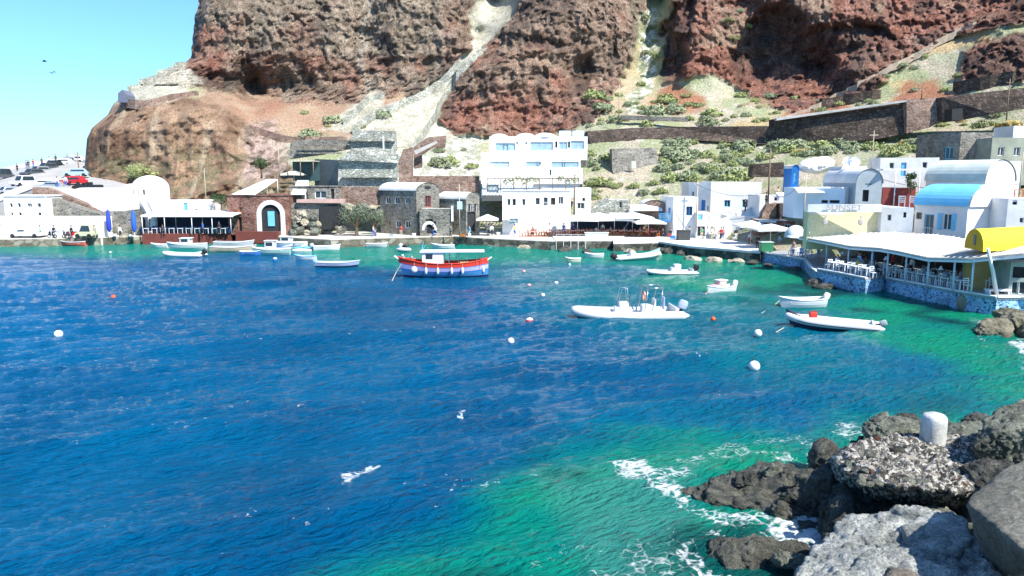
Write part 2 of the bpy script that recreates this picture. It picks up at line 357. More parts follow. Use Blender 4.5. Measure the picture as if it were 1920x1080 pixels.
    col=mixc(col,pal,netA*.8)
    col=mixc(col,mixc(C(.16,.12,.10),C(.46,.34,.30),sm(n2,-.15,.2)),pink*.75)
    col=mixc(col,mixc(C(.33,.34,.26),C(.62,.6,.54),sm(n2,-.3,.3)),rub*.85)
    # gully dark streaks on the vertical fold
    col=mixc(col,C(.42,.38,.3),kc*np.exp(-((wx-688)/5.)**2)*.6)
    col=np.clip(col,0.01,.85)
    # wrap behind the left silhouette
    n=len(rows); G=Pw2.reshape(n,nc,3); Cc=col.reshape(n,nc,3)
    W2=[];CW=[]
    for k in range(wrap,0,-1):
        q=G[:,0,:].copy(); b=k/wrap; q[:,1]+=60*b; q[:,0]+=-60*b*0.42+18*b*b*2
        W2.append(q); CW.append(Cc[:,0,:])
    G=np.concatenate([np.stack(W2,1),G],1); Cc=np.concatenate([np.stack(CW,1),Cc],1); KC=kc.reshape(n,nc); KC=np.concatenate([np.repeat(KC[:,:1],wrap,1),KC],1)
    m,n2,l,b=nt('cliff_rock'); b.inputs['Roughness'].default_value=.95; b.inputs['Specular IOR Level'].default_value=.15
    at=n2.new('ShaderNodeAttribute'); at.attribute_name='col'
    tc=n2.new('ShaderNodeTexCoord'); no=n2.new('ShaderNodeTexNoise'); no.inputs['Scale'].default_value=3.0; no.inputs['Detail'].default_value=6; no.inputs['Roughness'].default_value=.72
    l.new(tc.outputs['Object'],no.inputs['Vector'])
    r=n2.new('ShaderNodeMapRange'); r.inputs[1].default_value=.38; r.inputs[2].default_value=.62; r.inputs[3].default_value=.28; r.inputs[4].default_value=1.6; l.new(no.outputs['Fac'],r.inputs[0])  # speckle puts the small shadows of rock hollows into the colour
    mu=n2.new('ShaderNodeMix'); mu.data_type='RGBA'; mu.blend_type='MULTIPLY'; mu.inputs[0].default_value=1; l.new(at.outputs['Color'],mu.inputs[6]); l.new(r.outputs[0],mu.inputs[7]); ak=n2.new('ShaderNodeAttribute'); ak.attribute_name='rock'; kr=n2.new('ShaderNodeMapRange'); kr.inputs[3].default_value=.6; kr.inputs[4].default_value=1; l.new(ak.outputs['Fac'],kr.inputs[0]); l.new(kr.outputs[0],mu.inputs[0]); l.new(mu.outputs[2],b.inputs['Base Color'])
    bp=n2.new('ShaderNodeBump'); bp.inputs['Strength'].default_value=1; bp.inputs['Distance'].default_value=.45; l.new(no.outputs['Fac'],bp.inputs['Height']); l.new(bp.outputs[0],b.inputs['Normal'])
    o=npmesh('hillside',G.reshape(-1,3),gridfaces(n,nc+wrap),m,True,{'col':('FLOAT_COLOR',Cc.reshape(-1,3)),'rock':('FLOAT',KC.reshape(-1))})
    tag(o,'steep red and brown volcanic cliff with scree and green slopes above the harbour',kind='structure')
    return G[:,wrap:,:]
HG=hill()
def ground_at(px,py):            # point of the hillside seen at that place of the photograph
    i=int(np.clip((480-py)/480*215,0,215)); lf=left(py); j=int(np.clip((px-lf)/(2150-lf)*859,0,859)); return Vector(HG[i,j])
# ================= water =================
def water():
    py=np.concatenate([np.linspace(1300,700,230),np.linspace(697.6,432,150)[:]])
    px=np.linspace(-500,2420,740); X,Y=np.meshgrid(px,py); x=X.ravel(); y=Y.ravel()
    cx=(x-960)/F; cy=-(y-540)/F; t=-H/(-sP+cy*cP); wx=cx*t; wy=(cP+cy*sP)*t
    p3=np.stack([wx,wy,np.zeros_like(wx)],1)
    rg=np.random.RandomState(3); h=np.zeros_like(wx); ox=np.zeros_like(wx); oy=np.zeros_like(wx)
    for i in range(26):
        lam=.8*(1.135**i)*1.0; 
        if lam>14: continue
        a=rg.normal(0,.3)+math.radians(122); dx,dy=math.cos(a),math.sin(a); k=2*math.pi/lam
        am=.0185*lam**.6; ph=k*(wx*dx+wy*dy)+rg.uniform(0,6.28)+1.8*fbm(p3,lam*2.6,2,i)
        g=.55+.45*np.clip(fbm(p3,lam*5,2,100+i)*2,-1,1)
        h+=am*g*np.sin(ph); ox+=am*g*dx*np.cos(ph)*.7; oy+=am*g*dy*np.cos(ph)*.7
    h+=.07*fbm(p3*np.array([1,1.6,1]),1.3,3,7,ridge=True)
    amp=1-.55*sm(wy,45,95); amp*=1-.45*sm(x,1250,1700)*sm(-y,-640,-560)
    V=np.stack([wx+ox*amp,wy+oy*amp,h*amp],1)
    wpx=x+90*fbm(p3,12,4,201)+30*fbm(p3*np.array([.5,1.4,1]),2.2,4,202); wpy=y+(60*fbm(p3,12,4,203)+26*fbm(p3*np.array([.5,1.4,1]),2.2,4,204))*np.clip((y-400)/300,0.12,1)
    def zone(poly,s): return sm(-sdpoly(wpx,wpy,poly),-s,s)
    bot=zone([(600,1110),(880,985),(930,900),(1020,850),(1120,815),(1290,800),(1420,805),(1500,830),(1600,790),(1750,760),(2500,730),(2500,1400),(500,1400)],75)
    right=zone([(1235,478),(1262,520),(1330,556),(1450,575),(1580,600),(1680,650),(1760,700),(1850,740),(2500,800),(2500,400),(1200,400)],42)
    shore=sm(-(y-np.interp(x,[-500,0,250,420,520,640,760,900,1040,1240],[470,474,484,470,462,496,500,492,488,500])),-12,8)
    midg=zone([(880,470),(1240,470),(1400,560),(1500,600),(1700,700),(1500,720),(1250,660),(1050,600),(930,540)],60)*.3
    lite=zone([(1040,870),(1290,860),(1300,1000),(1330,1100),(1150,1100)],45)
    C=lambda *c: np.array(c,float)[None,:]
    mixc=lambda a,b,k: a*(1-k[:,None])+b*k[:,None]
    n1=fbm(p3,7,4,211); n2=fbm(p3*np.array([.6,1.3,1]),1.8,4,212)
    deep=mixc(C(.0003,.074,.180),C(.0003,.106,.238),np.clip(.5+n1+.4*n2,0,1)); deep=mixc(deep,C(.002,.12,.33),.5*sm(-x,-700,300)*sm(-y,-900,-500))
    tur=mixc(C(.001,.19,.16),C(.004,.25,.125),np.clip(.5+1.3*n1+.5*n2,0,1))
    col=mixc(deep,tur,np.clip(bot+right+midg,0,1)); 
    col=mixc(col,C(.003,.24,.16),shore*.85)
    col=mixc(col,C(.05,.24,.2),lite*.6)
    # submerged dark rocks in the green shallows
    col=mixc(col,C(.004,.04,.045),np.clip(bot+right,0,1)*sm(fbm(p3,4.5,3,220),.2,.45)*.75)
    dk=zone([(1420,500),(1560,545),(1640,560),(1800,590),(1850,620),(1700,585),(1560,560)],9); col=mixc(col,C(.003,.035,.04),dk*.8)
    # strength of foam and painted sun glints
    foam_glint=np.zeros_like(wx)
    for poly,s,k in FOAM: foam_glint=np.maximum(foam_glint,k*sm(-sdpoly(x+18*fbm(p3,.9,3,301),y+14*fbm(p3,.9,3,302),poly),-s,s)*(1.02+.5*fbm(p3,.55,3,303)))
    foam_glint=np.maximum(foam_glint,.34*sm(fbm(p3,5,3,230),.35,.6)*sm(h,.12,.25)*sm(y,560,760))
    foam_glint=np.maximum(foam_glint,.56*sm(fbm(p3,.36,2,240),.45,.62)*sm(h,.08,.22)*sm(y,480,640))  # sun glints painted as white specks on the wave crests
    c2=gridfaces(len(py),len(px))
    m,n,l,b=nt('sea_water'); b.inputs['IOR'].default_value=1.33; b.inputs['Specular IOR Level'].default_value=.24; b.inputs['Specular Tint'].default_value=(.3,.75,1,1)
    at=n.new('ShaderNodeAttribute'); at.attribute_name='col'; af=n.new('ShaderNodeAttribute'); af.attribute_name='foam'
    tc=n.new('ShaderNodeTexCoord')
    dn=n.new('ShaderNodeTexNoise'); dn.inputs['Scale'].default_value=1.6; dn.inputs['Detail'].default_value=4; l.new(tc.outputs['Object'],dn.inputs['Vector'])
    mv=n.new('ShaderNodeMix'); mv.data_type='VECTOR'; mv.inputs[0].default_value=.35; l.new(tc.outputs['Object'],mv.inputs[4]); l.new(dn.outputs['Color'],mv.inputs[5])
    vo=n.new('ShaderNodeTexVoronoi'); vo.feature='DISTANCE_TO_EDGE'; vo.inputs['Scale'].default_value=4.6; l.new(mv.outputs[1],vo.inputs['Vector'])
    fn=n.new('ShaderNodeTexNoise'); fn.inputs['Scale'].default_value=4.5; fn.inputs['Detail'].default_value=8; fn.inputs['Roughness'].default_value=.7; l.new(tc.outputs['Object'],fn.inputs['Vector'])
    # lace = foam + noise - edge distance
    a1=n.new('ShaderNodeMath'); a1.operation='MULTIPLY_ADD'; a1.inputs[1].default_value=-1.5; l.new(vo.outputs['Distance'],a1.inputs[0]); l.new(fn.outputs['Fac'],a1.inputs[2])
    a2=n.new('ShaderNodeMath'); a2.operation='ADD'; l.new(a1.outputs[0],a2.inputs[0]); l.new(af.outputs['Fac'],a2.inputs[1])
    mr=n.new('ShaderNodeMapRange'); mr.inputs[1].default_value=.84; mr.inputs[2].default_value=1.26; l.new(a2.outputs[0],mr.inputs[0])
    mx=n.new('ShaderNodeMix'); mx.data_type='RGBA'; l.new(mr.outputs[0],mx.inputs[0]); l.new(at.outputs['Color'],mx.inputs[6]); mx.inputs[7].default_value=(.75,.8,.8,1); l.new(mx.outputs[2],b.inputs['Base Color'])
    ro=n.new('ShaderNodeMapRange'); ro.inputs[3].default_value=.09; ro.inputs[4].default_value=.8; l.new(mr.outputs[0],ro.inputs[0]); l.new(ro.outputs[0],b.inputs['Roughness'])
    mp=n.new('ShaderNodeMapping'); mp.inputs['Scale'].default_value=(.55,1.5,1); mr0=n.new('ShaderNodeMapping'); mr0.inputs['Rotation'].default_value=(0,0,R(-32)); l.new(tc.outputs['Object'],mr0.inputs[0]); l.new(mr0.outputs[0],mp.inputs[0])
    b1=n.new('ShaderNodeTexNoise'); b1.inputs['Scale'].default_value=3.0; b1.inputs['Detail'].default_value=5; b1.inputs['Roughness'].default_value=.6; l.new(mp.outputs[0],b1.inputs['Vector'])
    bp=n.new('ShaderNodeBump'); bp.inputs['Strength'].default_value=1; bp.inputs['Distance'].default_value=.8; l.new(b1.outputs['Fac'],bp.inputs['Height']); l.new(bp.outputs[0],b.inputs['Normal'])
    o=npmesh('sea_water',V,c2,m,True,{'col':('FLOAT_COLOR',col),'foam':('FLOAT',foam_glint)})
    tag(o,'deep blue sea turning green over the shallows',kind='structure')
    # open sea reaching the horizon, outside the wave sheet, a little lower
    mb=MB(); mb.quad((-9000,-300,-.6),(9000,-300,-.6),(9000,14000,-.6),(-9000,14000,-.6))
    tag(mb.build('open_sea',mat('open_sea_water',(.002,.06,.22),.12,.2,.02,.6,bscale=.6)),'open blue sea reaching the horizon',kind='structure')
FOAM=[([(1140,880),(1180,862),(1290,880),(1300,900),(1260,920),(1350,975),(1430,985),(1300,960),(1200,920)],16,.75),
 ([(1280,935),(1400,965),(1480,975),(1500,1000),(1360,990),(1270,950)],12,.7),
 ([(1370,815),(1440,850),(1530,885),(1500,895),(1400,860),(1290,880),(1240,870)],16,.55),
 ([(1555,800),(1580,775),(1640,795),(1640,825),(1570,830)],12,.6),
 ([(1540,960),(1600,955),(1540,985),(1560,1010),(1540,1040),(1450,1000),(1470,965)],8,.95),
 ([(1440,990),(1560,1000),(1545,1035),(1500,1010)],8,1.0),
 ([(1310,1030),(1330,1060),(1500,1100),(1310,1100)],10,.85),
 ([(960,1000),(1300,940),(1350,1100),(950,1100)],60,.32),
 ([(1080,1060),(1250,1050),(1330,1100),(1100,1110)],16,.5),
 ([(640,893),(655,882),(680,876),(708,866),(712,872),(695,884),(672,892),(655,904),(645,902)],6,.85),
 ([(862,780),(868,768),(880,768),(884,780)],4,1.0),
 ([(400,1050),(420,1052),(440,1060)],3,.6),
 ([(1880,640),(1920,628),(1990,660),(1920,665)],8,.9),([(1900,680),(1990,670),(1990,720),(1920,700)],10,.6),
 ([(1800,598),(1850,602),(1870,612),(1830,610)],5,.6),([(1820,625),(1840,635),(1870,642),(1830,642)],5,.7),
 ([(1280,985),(1360,1000),(1500,1000),(1560,1040),(1540,1060),(1500,1040),(1420,1000),(1330,1010)],12,.75),([(1290,1000),(1320,1040),(1330,1075),(1300,1080),(1270,1040)],10,.7),([(1150,1010),(1300,1020),(1310,1100),(1150,1100)],30,.45),
 ([(1350,822),(1480,800),(1560,840),(1560,880),(1440,850)],22,.42)]
water()
# ================= quay =================
def poly_obj(name,pts,z0,z1,m,label,kind='structure',cat=None):
    mb=MB(); mb.prism([(p[0],p[1]) for p in pts],z0,z1); o=mb.build(name,m)
    return tag(o,label,cat,kind=kind)
SH=[(-400,470),(0,463),(130,461),(255,457),(430,452),(520,458),(620,464),(700,461),(850,457),(905,461),(1040,468)]
q=[W(*p) for p in SH]; 
QM=stone('quay_stone',(.10,.09,.065),(.2,.18,.13),(.33,.3,.24),(.16,.15,.11),1.2,1.4,.05)
def quaywall():
    pts=q; back=[Vector((p.x*1.35,p.y+34,0)) for p in reversed(pts)]
    poly_obj('quay',list(pts)+back,-1.6,1.02,QM,'rough stone quay wall along the water')
    poly_obj('quay_pavement',[p+Vector((0,.15,0)) for p in pts]+back,1.024,1.12,mat('quay_paving',(.6,.57,.5),.9,.2,.5,.3),'pale concrete paving on top of the quay')
quaywall()
q2=[W(1040,466),W(1150,466),W(1150,472),W(1235,470),W(1292,480),W(1425,492)]
b2=[Vector((W(1425,492).x+14,W(1425,492).y+22,0)),Vector((q2[0].x+40,q2[0].y+34,0)),Vector((q2[0].x,q2[0].y+34,0))]
poly_obj('quay',q2+b2,-1.6,1.0,stone('dark_quay_stone',(.035,.04,.035),(.09,.09,.075),(.2,.19,.15),(.06,.06,.05),1.3,1.4,.05),'dark stone quay below the middle restaurants')
poly_obj('quay_pavement',[p+Vector((0,.1,0)) for p in q2]+b2,1.004,1.25,mat('white_paving',(.7,.69,.66),.9,.12,.5,.3),'whitewashed paving on the middle quay')
# ================= buildings =================
PALEGLASS=mat('pale_curtain_glass',(.28,.40,.46),.2,.25,1.5)
def glass_pane(root,fr,A,u,n,c,w_,h_,m):
    pass
def wallpanel(mb,A,B,z0,z1,holes,dep=.22,rv=None):
    u=(B-A); L=u.length; u=u/L; n=Vector((u.y,-u.x,0))       # outward
    us=sorted(set([0,L]+[h[0] for h in holes]+[h[1] for h in holes])); zs=sorted(set([z0,z1]+[h[2] for h in holes]+[h[3] for h in holes]))
    us=[a for a in us if -1e-6<=a<=L+1e-6]; zs=[a for a in zs if z0-1e-6<=a<=z1+1e-6]
    pt=lambda a,z,d=0: (A.x+u.x*a-n.x*d,A.y+u.y*a-n.y*d,z)
    for i in range(len(us)-1):
        for j in range(len(zs)-1):
            cu=(us[i]+us[i+1])/2; cz=(zs[j]+zs[j+1])/2
            if any(h[0]<cu<h[1] and h[2]<cz<h[3] for h in holes): continue
            mb.quad(pt(us[i],zs[j]),pt(us[i+1],zs[j]),pt(us[i+1],zs[j+1]),pt(us[i],zs[j+1]))
    for h in holes:
        a,b,c,d=h[:4]
        for (p,q,r,s_) in (((a,c),(b,c),1,0),((b,c),(b,d),1,0),((b,d),(a,d),1,0),((a,d),(a,c),1,0)):
            mb.quad(pt(*p),pt(*p,dep),pt(*q,dep),pt(*q))
def onwall(A,B,px,py):
    d=Vector(ray(px,py)); u=(B-A); u.z=0; L=u.length; u=u/L; n=Vector((u.y,-u.x,0))
    o=Vector((0,0,H)); t=((A-o).dot(n))/(d.dot(n)); p=o+d*t
    return (p-A).dot(u),p.z
def opening(root,A,B,h,kind,col,dep=.22):
    u=(B-A).normalized(); n=Vector((u.y,-u.x,0)); a,b,c,d=h
    pt=lambda x,z,k=0: Vector((A.x+u.x*x+n.x*k,A.y+u.y*x+n.y*k,z)); w_=b-a; hh=d-c
    f=max(.05,min(.09,w_*.09)); K=-dep
    if kind in('w','s','b'):
        mb=MB()
        for (p,q) in ((pt(a+f/2,c,K+.05),pt(a+f/2,d,K+.05)),(pt(b-f/2,c,K+.05),pt(b-f/2,d,K+.05)),(pt(a+f,c+f/2,K+.05),pt(b-f,c+f/2,K+.05)),(pt(a+f,d-f/2,K+.05),pt(b-f,d-f/2,K+.05))): mb.bar(p,q,f)
        if w_>.7: mb.bar(pt((a+b)/2,c+f,K+.05),pt((a+b)/2,d-f,K+.05),f*.8)
        o=mb.build('window',col or WPAINT,root,world=True)
        g=MB(); g.quad(pt(a,c,K+.02),pt(b,c,K+.02),pt(b,d,K+.02),pt(a,d,K+.02)); p=g.build('pane',PALEGLASS if col is not None and col.name=='pale_blue_frame' else GLASS,None); 
        p.data.transform(Matrix.Translation(-root.location)); p.parent=o
        if kind=='s':
            for sgn in(0,1):
                x0=a-w_*.52 if sgn==0 else b+.02; m2=MB(); m2.box(pt(x0+w_*.25,(c+d)/2,.04),(w_*.48,.05,hh),rot=Matrix((u,n,(0,0,1))).transposed())
                s_=m2.build('shutter',LBLUE if col is None else col,root,world=True)
        if kind=='b':
            bars=MB(); k=max(3,int(w_/.25))
            for i in range(k+1): bars.tube([pt(a+w_*i/k,c,.12),pt(a+w_*i/k,c+hh*.42,.12)],.018,5)
            bars.bar(pt(a,c+hh*.42,.12),pt(b,c+hh*.42,.12),.04); bars.build('railing',WPAINT,root,world=True)
    elif kind in('d','a'):
        mb=MB(); mb.box((pt((a+b)/2,(c+d)/2,K+.05)),(w_,.07,hh),rot=Matrix((u,n,(0,0,1))).transposed())
        for k in(.28,.72): mb.box(pt(a+w_*.5,c+hh*k,K+.1),(w_*.62,.03,hh*.33),rot=Matrix((u,n,(0,0,1))).transposed())
        mb.build('door',col or BLUEP,root,world=True)
    elif kind=='o':
        g=MB(); g.quad(pt(a,c,K),pt(b,c,K),pt(b,d,K),pt(a,d,K)); g.build('doorway',col or DARK,root,world=True)
def vaultmesh(mb,A,B,ax,z,rise,n=14,flip=False,t0=0,ovh=.0):
    """half barrel standing on the line A-B, extruded along ax"""
    c=(A+B)/2; h=(B-A)/2; L=[]
    for k in range(n+1):
        a=math.pi*k/n; p=c-h*math.cos(a)*(1+ovh)+Vector((0,0,math.sin(a)*(rise+ovh))); p.z+=z; L.append(p)
    for k in range(n):
        mb.quad(L[k],L[k+1],L[k+1]+ax,L[k]+ax)
    return L
def house(name,label,pts,yb,yt,mt,ops=(),deep=5,roof='flat',rise=0,roofmat=None,cat='house',group=None,cop=0,extra=None,zb=None,zt=None):
    """pts: visible corners (photo column, depth) from left to right; yb, yt: photo rows of foot and top at the first corner marked ref"""
    ref=1 if len(pts)>2 and roof=='vaultL' else 0
    Yr=pts[ref][1]; z0=Z(yb,Yr) if zb is None else zb; z1=Z(yt,Yr) if zt is None else zt
    Q=[Vector((PxX(px,Y,(z0+z1)/2),Y,0)) for px,Y in pts]
    Lb=Q[0]+Vector((0,deep,0)); Rb=Q[-1]+Vector((0,deep,0))
    if len(pts)==3 and roof=='vaultL': Rb=Lb=Q[0]+Q[2]-Q[1]; ring=Q+[Rb]
    else: ring=Q+[Rb,Lb]
    c=sum(ring,Vector())/len(ring); root=thing(name,label,cat,(c.x,c.y,z0),0,group)
    mb=MB(); H_=[[] for _ in ring]
    for o in ops:
        i=o[0]; A,B=Q[i],Q[i+1]; u0,zt_=onwall(A,B,o[1],o[2]); u1,zb_=onwall(A,B,o[3],o[4]); L=(B-A).length
        u0=max(.04,min(u0,u1)); u1=min(L-.04,max(u0+.15,u1)); zb_=max(z0+.02,zb_); zt_=min(z1-.04,zt_)
        if zt_-zb_<.1: zt_=zb_+.1
        H_[i].append((u0,u1,zb_,zt_,o[5],o[6] if len(o)>6 else None))
    for i in range(len(ring)):
        A,B=ring[i],ring[(i+1)%len(ring)]
        if (B-A).length<.01: continue
        wallpanel(mb,A,B,z0-(0 if zb is not None else 1.6),z1,H_[i] if i<len(Q) else [])
    if roof=='flat':
        if cop:
            for i in range(len(ring)):
                A,B=ring[i],ring[(i+1)%len(ring)]
                if (B-A).length>.01: mb.bar((A.x,A.y,z1+.06),(B.x,B.y,z1+.06),.28,.14)
    if roof=='vaultL':
        L=vaultmesh(MB(),Q[1],Q[2],Vector(),z1,rise); mid=(Q[1]+Q[2])/2+Vector((0,0,z1))
        for sh in(Vector(),Q[0]-Q[1]):
            for k in range(len(L)-1): mb.add([mid+sh,L[k]+sh,L[k+1]+sh],[(0,1,2)])
    if roof=='vaultF':
        L=vaultmesh(MB(),Q[0],Q[1],Vector(),z1,rise); mid=(Q[0]+Q[1])/2+Vector((0,0,z1))
        for sh in(Vector(),Vector((0,deep,0))):
            for k in range(len(L)-1): mb.add([mid+sh,L[k]+sh,L[k+1]+sh],[(0,1,2)])
    mb.build('wall',mt,root,world=True)
    rm=roofmat or WHITE
    r=MB()
    if roof=='flat':
        cc=sum(ring,Vector())/len(ring); r.prism([(p.x+(.07 if p.x<cc.x else -.07),p.y+(.07 if p.y<cc.y else -.07)) for p in ring],z1-.3,z1-.03)
    elif roof=='vaultL':
        a=(Q[0]-Q[1]); e=a.normalized()*.12; vaultmesh(r,Q[1]-e,Q[2]-e,a+2*e,z1+.01,rise,18,ovh=.06)
    elif roof=='vaultF':
        vaultmesh(r,Q[0]-Vector((0,.1,0)),Q[1]-Vector((0,.1,0)),Vector((0,deep+.2,0)),z1+.01,rise,18,ovh=.06)
    elif roof=='shed':
        k=rise; r.add([(ring[0].x,ring[0].y-.2,z1),(ring[1].x,ring[1].y-.2,z1),(ring[2].x,ring[2].y,z1+k),(ring[3].x,ring[3].y,z1+k),(ring[0].x,ring[0].y-.2,z1+.12),(ring[1].x,ring[1].y-.2,z1+.12),(ring[2].x,ring[2].y,z1+k+.12),(ring[3].x,ring[3].y,z1+k+.12)],[(0,3,2,1),(4,5,6,7),(0,1,5,4),(1,2,6,5),(2,3,7,6),(3,0,4,7)])
    r.build('roof',rm,root,world=True,smooth=(roof[:5]=='vault'))
    for i,hs in enumerate(H_):
        for h in hs: opening(root,ring[i],ring[(i+1)%len(ring)],h[:4],h[4],h[5])
    return root,Q,z0,z1
def wallthing(name,label,poly,Ys,mt,thick=.6,cat='wall',group=None,cap=None):
    """a freestanding or retaining wall: poly = outline in the photo, Ys = depth per outline point (or one)"""
    n=len(poly); Y=[Ys]*n if not isinstance(Ys,(list,tuple)) else Ys
    f=[P(a,b,y) for (a,b),y in zip(poly,Y)]; c=sum(f,Vector())/n; c.z=min(p.z for p in f)
    root=c; me=MB(); bk=[p+Vector((0,thick,0)) for p in f]
    me.add(f+bk,[tuple(range(n)),tuple(range(n,2*n))[::-1]]+[(i,n+i,n+(i+1)%n,(i+1)%n) for i in range(n)])
    me.v=[(a[0]-c.x,a[1]-c.y,a[2]-c.z) for a in me.v]
    o=me.build(name,mt); o.location=c; return tag(o,label,cat,group)
def posts(root,pts,h,r=.05,m=None,name='post'):
    for p in pts:
        mb=MB(); mb.tube([p,Vector(p)+Vector((0,0,h))],r,6); mb.build(name,m or WPAINT,root,world=True,smooth=True)
RED_SH=mat('red_shutter_paint',(.5,.05,.02),.5,.15,3)
GREENP=mat('green_paint',(.03,.2,.09),.5,.2,3)
ORANGEP=mat('orange_paint',(.6,.2,.05),.6,.2,3)
# ---- far left
house('apartment_house','white two storey house with two rows of small windows above the left quay',[(8,110),(87,110)],408,368,WHITE,
 [(0,17,381,24,389,'w'),(0,32,381,39,389,'w'),(0,50,381,60,389,'w'),(0,69,381,77,389,'w'),(0,19,398,25,405,'w'),(0,34,398,41,405,'w'),(0,70,398,78,405,'w')],deep=4,cop=1)
house('white_block','long blank whitewashed building wall behind the parked pickup on the left quay',[(-60,107.5),(190,107.5)],446,407,WHITE,[(0,-30,425,-14,440,'o'),(0,0,420,3,427,'o')],deep=3.2,cat='building')
wallthing('stone_wall','sloping grey rubble wall rising behind the long white building on the left',[(84,408),(87,368),(120,380),(160,394),(200,405),(204,446),(190,446),(150,440)],111.5,GSTONE,2)
wallthing('stone_wall','brown stone parapet wall descending along the upper road on the left',[(60,364),(60,351),(85,352),(112,362),(150,378),(186,394),(200,400),(196,404),(150,393),(100,376)],[114]*10,BSTONE,1.2)
wallthing('stone_wall','low brown stone wall between the two folded blue umbrellas',[(196,447),(196,396),(262,397),(262,447)],110.5,GSTONE,1)
house('terrace_house','white flat house with small windows below the white dome on the left',[(100,120),(262,119)],392,352,WHITE,[(0,222,362,227,368,'w'),(0,175,383,182,392,'o')],deep=6,zb=1)
r_,Q,z0,z1=house('domed_house','white house with a large rounded dome roof and four narrow windows left of the stairs',[(236,117),(286,117)],392,352,WHITE,
 [(0,240,353,244,366,'w'),(0,248,353,252,366,'w'),(0,256,353,260,366,'w'),(0,266,353,272,366,'w')],deep=5,zb=1)
d=MB(); c=P(282,350,120.5); prof=[(2.8*math.cos(a),2.1*math.sin(a)) for a in [i*math.pi/20 for i in range(11)]]
d.lathe((c.x,c.y,z1-.2),[(2.8,-3)]+prof,28); d.build('dome',WHITE,r_,world=True,smooth=True)
d=MB(); d.lathe((P(247,350,119).x,119,z1-.1),[(1.3*math.cos(a),.7*math.sin(a)) for a in [i*math.pi/12 for i in range(7)]],16); d.build('dome',WHITE,r_,world=True,smooth=True)
def stairs(name,label,a0,a1,b0,b1,Y0,Y1,n,mt,par=True):
    """a flight between the low edge a0-a1 (depth Y0) and the high edge b0-b1 (depth Y1)"""
    A0,A1,B0,B1=P(*a0,Y0),P(*a1,Y0),P(*b0,Y1),P(*b1,Y1); root=thing(name,label,'stairs',A0)
    mb=MB()
    for i in range(n):
        t=i/n; t2=(i+1)/n; z=A0.z+(B0.z-A0.z)*t2; p,q=A0.lerp(B0,t),A1.lerp(B1,t); r,s_=A1.lerp(B1,t2),A0.lerp(B0,t2)
        mb.prism([(p.x,p.y),(q.x,q.y),(r.x,r.y),(s_.x,s_.y)],min(A0.z,z)-1.2,z)
    mb.build('steps',mt,root,world=True)
    if par:
        for a,b in((A0,B0),(A1,B1)):
            m2=MB(); m2.add([a+Vector((-.12,0,-1)),a+Vector((.12,0,-1)),b+Vector((.12,0,-1)),b+Vector((-.12,0,-1)),a+Vector((-.12,0,.8)),a+Vector((.12,0,.8)),b+Vector((.12,0,.8)),b+Vector((-.12,0,.8))],[(0,3,2,1),(4,5,6,7),(0,1,5,4),(1,2,6,5),(2,3,7,6),(3,0,4,7)]); m2.build('parapet',WHITE,root,world=True)
    return root
stairs('staircase','steep white outdoor staircase left of the canopied waterside restaurant',(279,412),(293,412),(262,380),(276,380),112,117.5,12,WHITE)
house('white_house','low white restaurant house with a blue door behind the left canopy',[(288,116),(362,116),(400,118)],420,376,WHITE,[(0,344,380,352,395,'d',LBLUE),(0,305,399,330,404,'o'),(1,366,392,372,400,'w')],deep=4)
house('white_house','small white annex stepping down right of the blue door on the left shore',[(362,114.5),(420,114.5)],432,398,WHITE,[(0,385,388,392,396,'o')],deep=3)
# left restaurant: red terrace, canopy
def canopy(name,label,front,back,zc,drop,mt,postz,postx,group=None,thick=.12,rows=2,pm=None,slats=0,cat='canopy',pr=.05):
    """front/back: lists of world xy (left to right)"""
    c=front[0]; root=thing(name,label,cat,(c[0],c[1],postz),0,group); n=len(front)
    mb=MB(); vs=[]
    for p in front: vs.append((p[0],p[1],zc-drop))
    for p in back: vs.append((p[0],p[1],zc))
    vs+= [(a,b,z+thick) for a,b,z in vs]; fs=[]
    for i in range(n-1):
        fs+=[(i,n+i,n+i+1,i+1),(2*n+i,2*n+i+1,3*n+i+1,3*n+i),(i,i+1,2*n+i+1,2*n+i),(n+i+1,n+i,3*n+i,3*n+i+1)]
    fs+=[(0,2*n,3*n,n),(n-1,2*n-1,4*n-1,3*n-1)]
    mb.add(vs,fs); mb.build('canopy_cover',mt,root,world=True)
    if slats:
        sm_=MB()
        for i in range(n-1):
            for k in range(slats):
                t=(k+.5)/slats; a=Vector((*front[i],zc-drop+thick+.04)).lerp(Vector((*front[i+1],zc-drop+thick+.04)),t); b=Vector((*back[i],zc+thick+.04)).lerp(Vector((*back[i+1],zc+thick+.04)),t); sm_.bar(a,b,.07,.06)
        sm_.build('roof_slats',pm or WPAINT,root,world=True)
    bm_=MB()
    for i in range(n-1): bm_.bar((*front[i],zc-drop-.07),(*front[i+1],zc-drop-.07),.09,.12)
    bm_.build('beam',pm or WPAINT,root,world=True)
    for x,y,z in postx:
        m2=MB(); m2.tube([(x,y,postz),(x,y,z)],pr,7); m2.build('post',pm or WPAINT,root,world=True,smooth=True)
    return root
TY=W(330,458).y
poly_obj('restaurant_terrace',[W(268,458)+Vector((0,-.1,0)),W(430,455)+Vector((0,-.6,0)),W(430,455)+Vector((0,5,0)),W(268,458)+Vector((0,6,0))],-1,1.5,mat('red_terrace',(.15,.04,.03),.85,.2,1,.3),'dark red painted terrace wall of the left restaurant','', 'terrace')
yl=TY-.1
fr=[(PxX(262,yl,3.6),yl+.3),(PxX(350,yl,3.6),yl+.2),(PxX(437,yl,3.6),yl+.1)]
bk=[(a+.3,b+5.5) for a,b in fr]
canopy('restaurant_canopy','long white flat canopy over the dark tables of the left waterside restaurant',fr,bk,4.55,.45,CANVAS,1.5,[(PxX(x,yl+.3,2.5),yl+.3,4.05) for x in(267,309,360,398,433)]+[(PxX(x,yl+5,2.5),yl+5,4.4) for x in(275,330,380,430)])
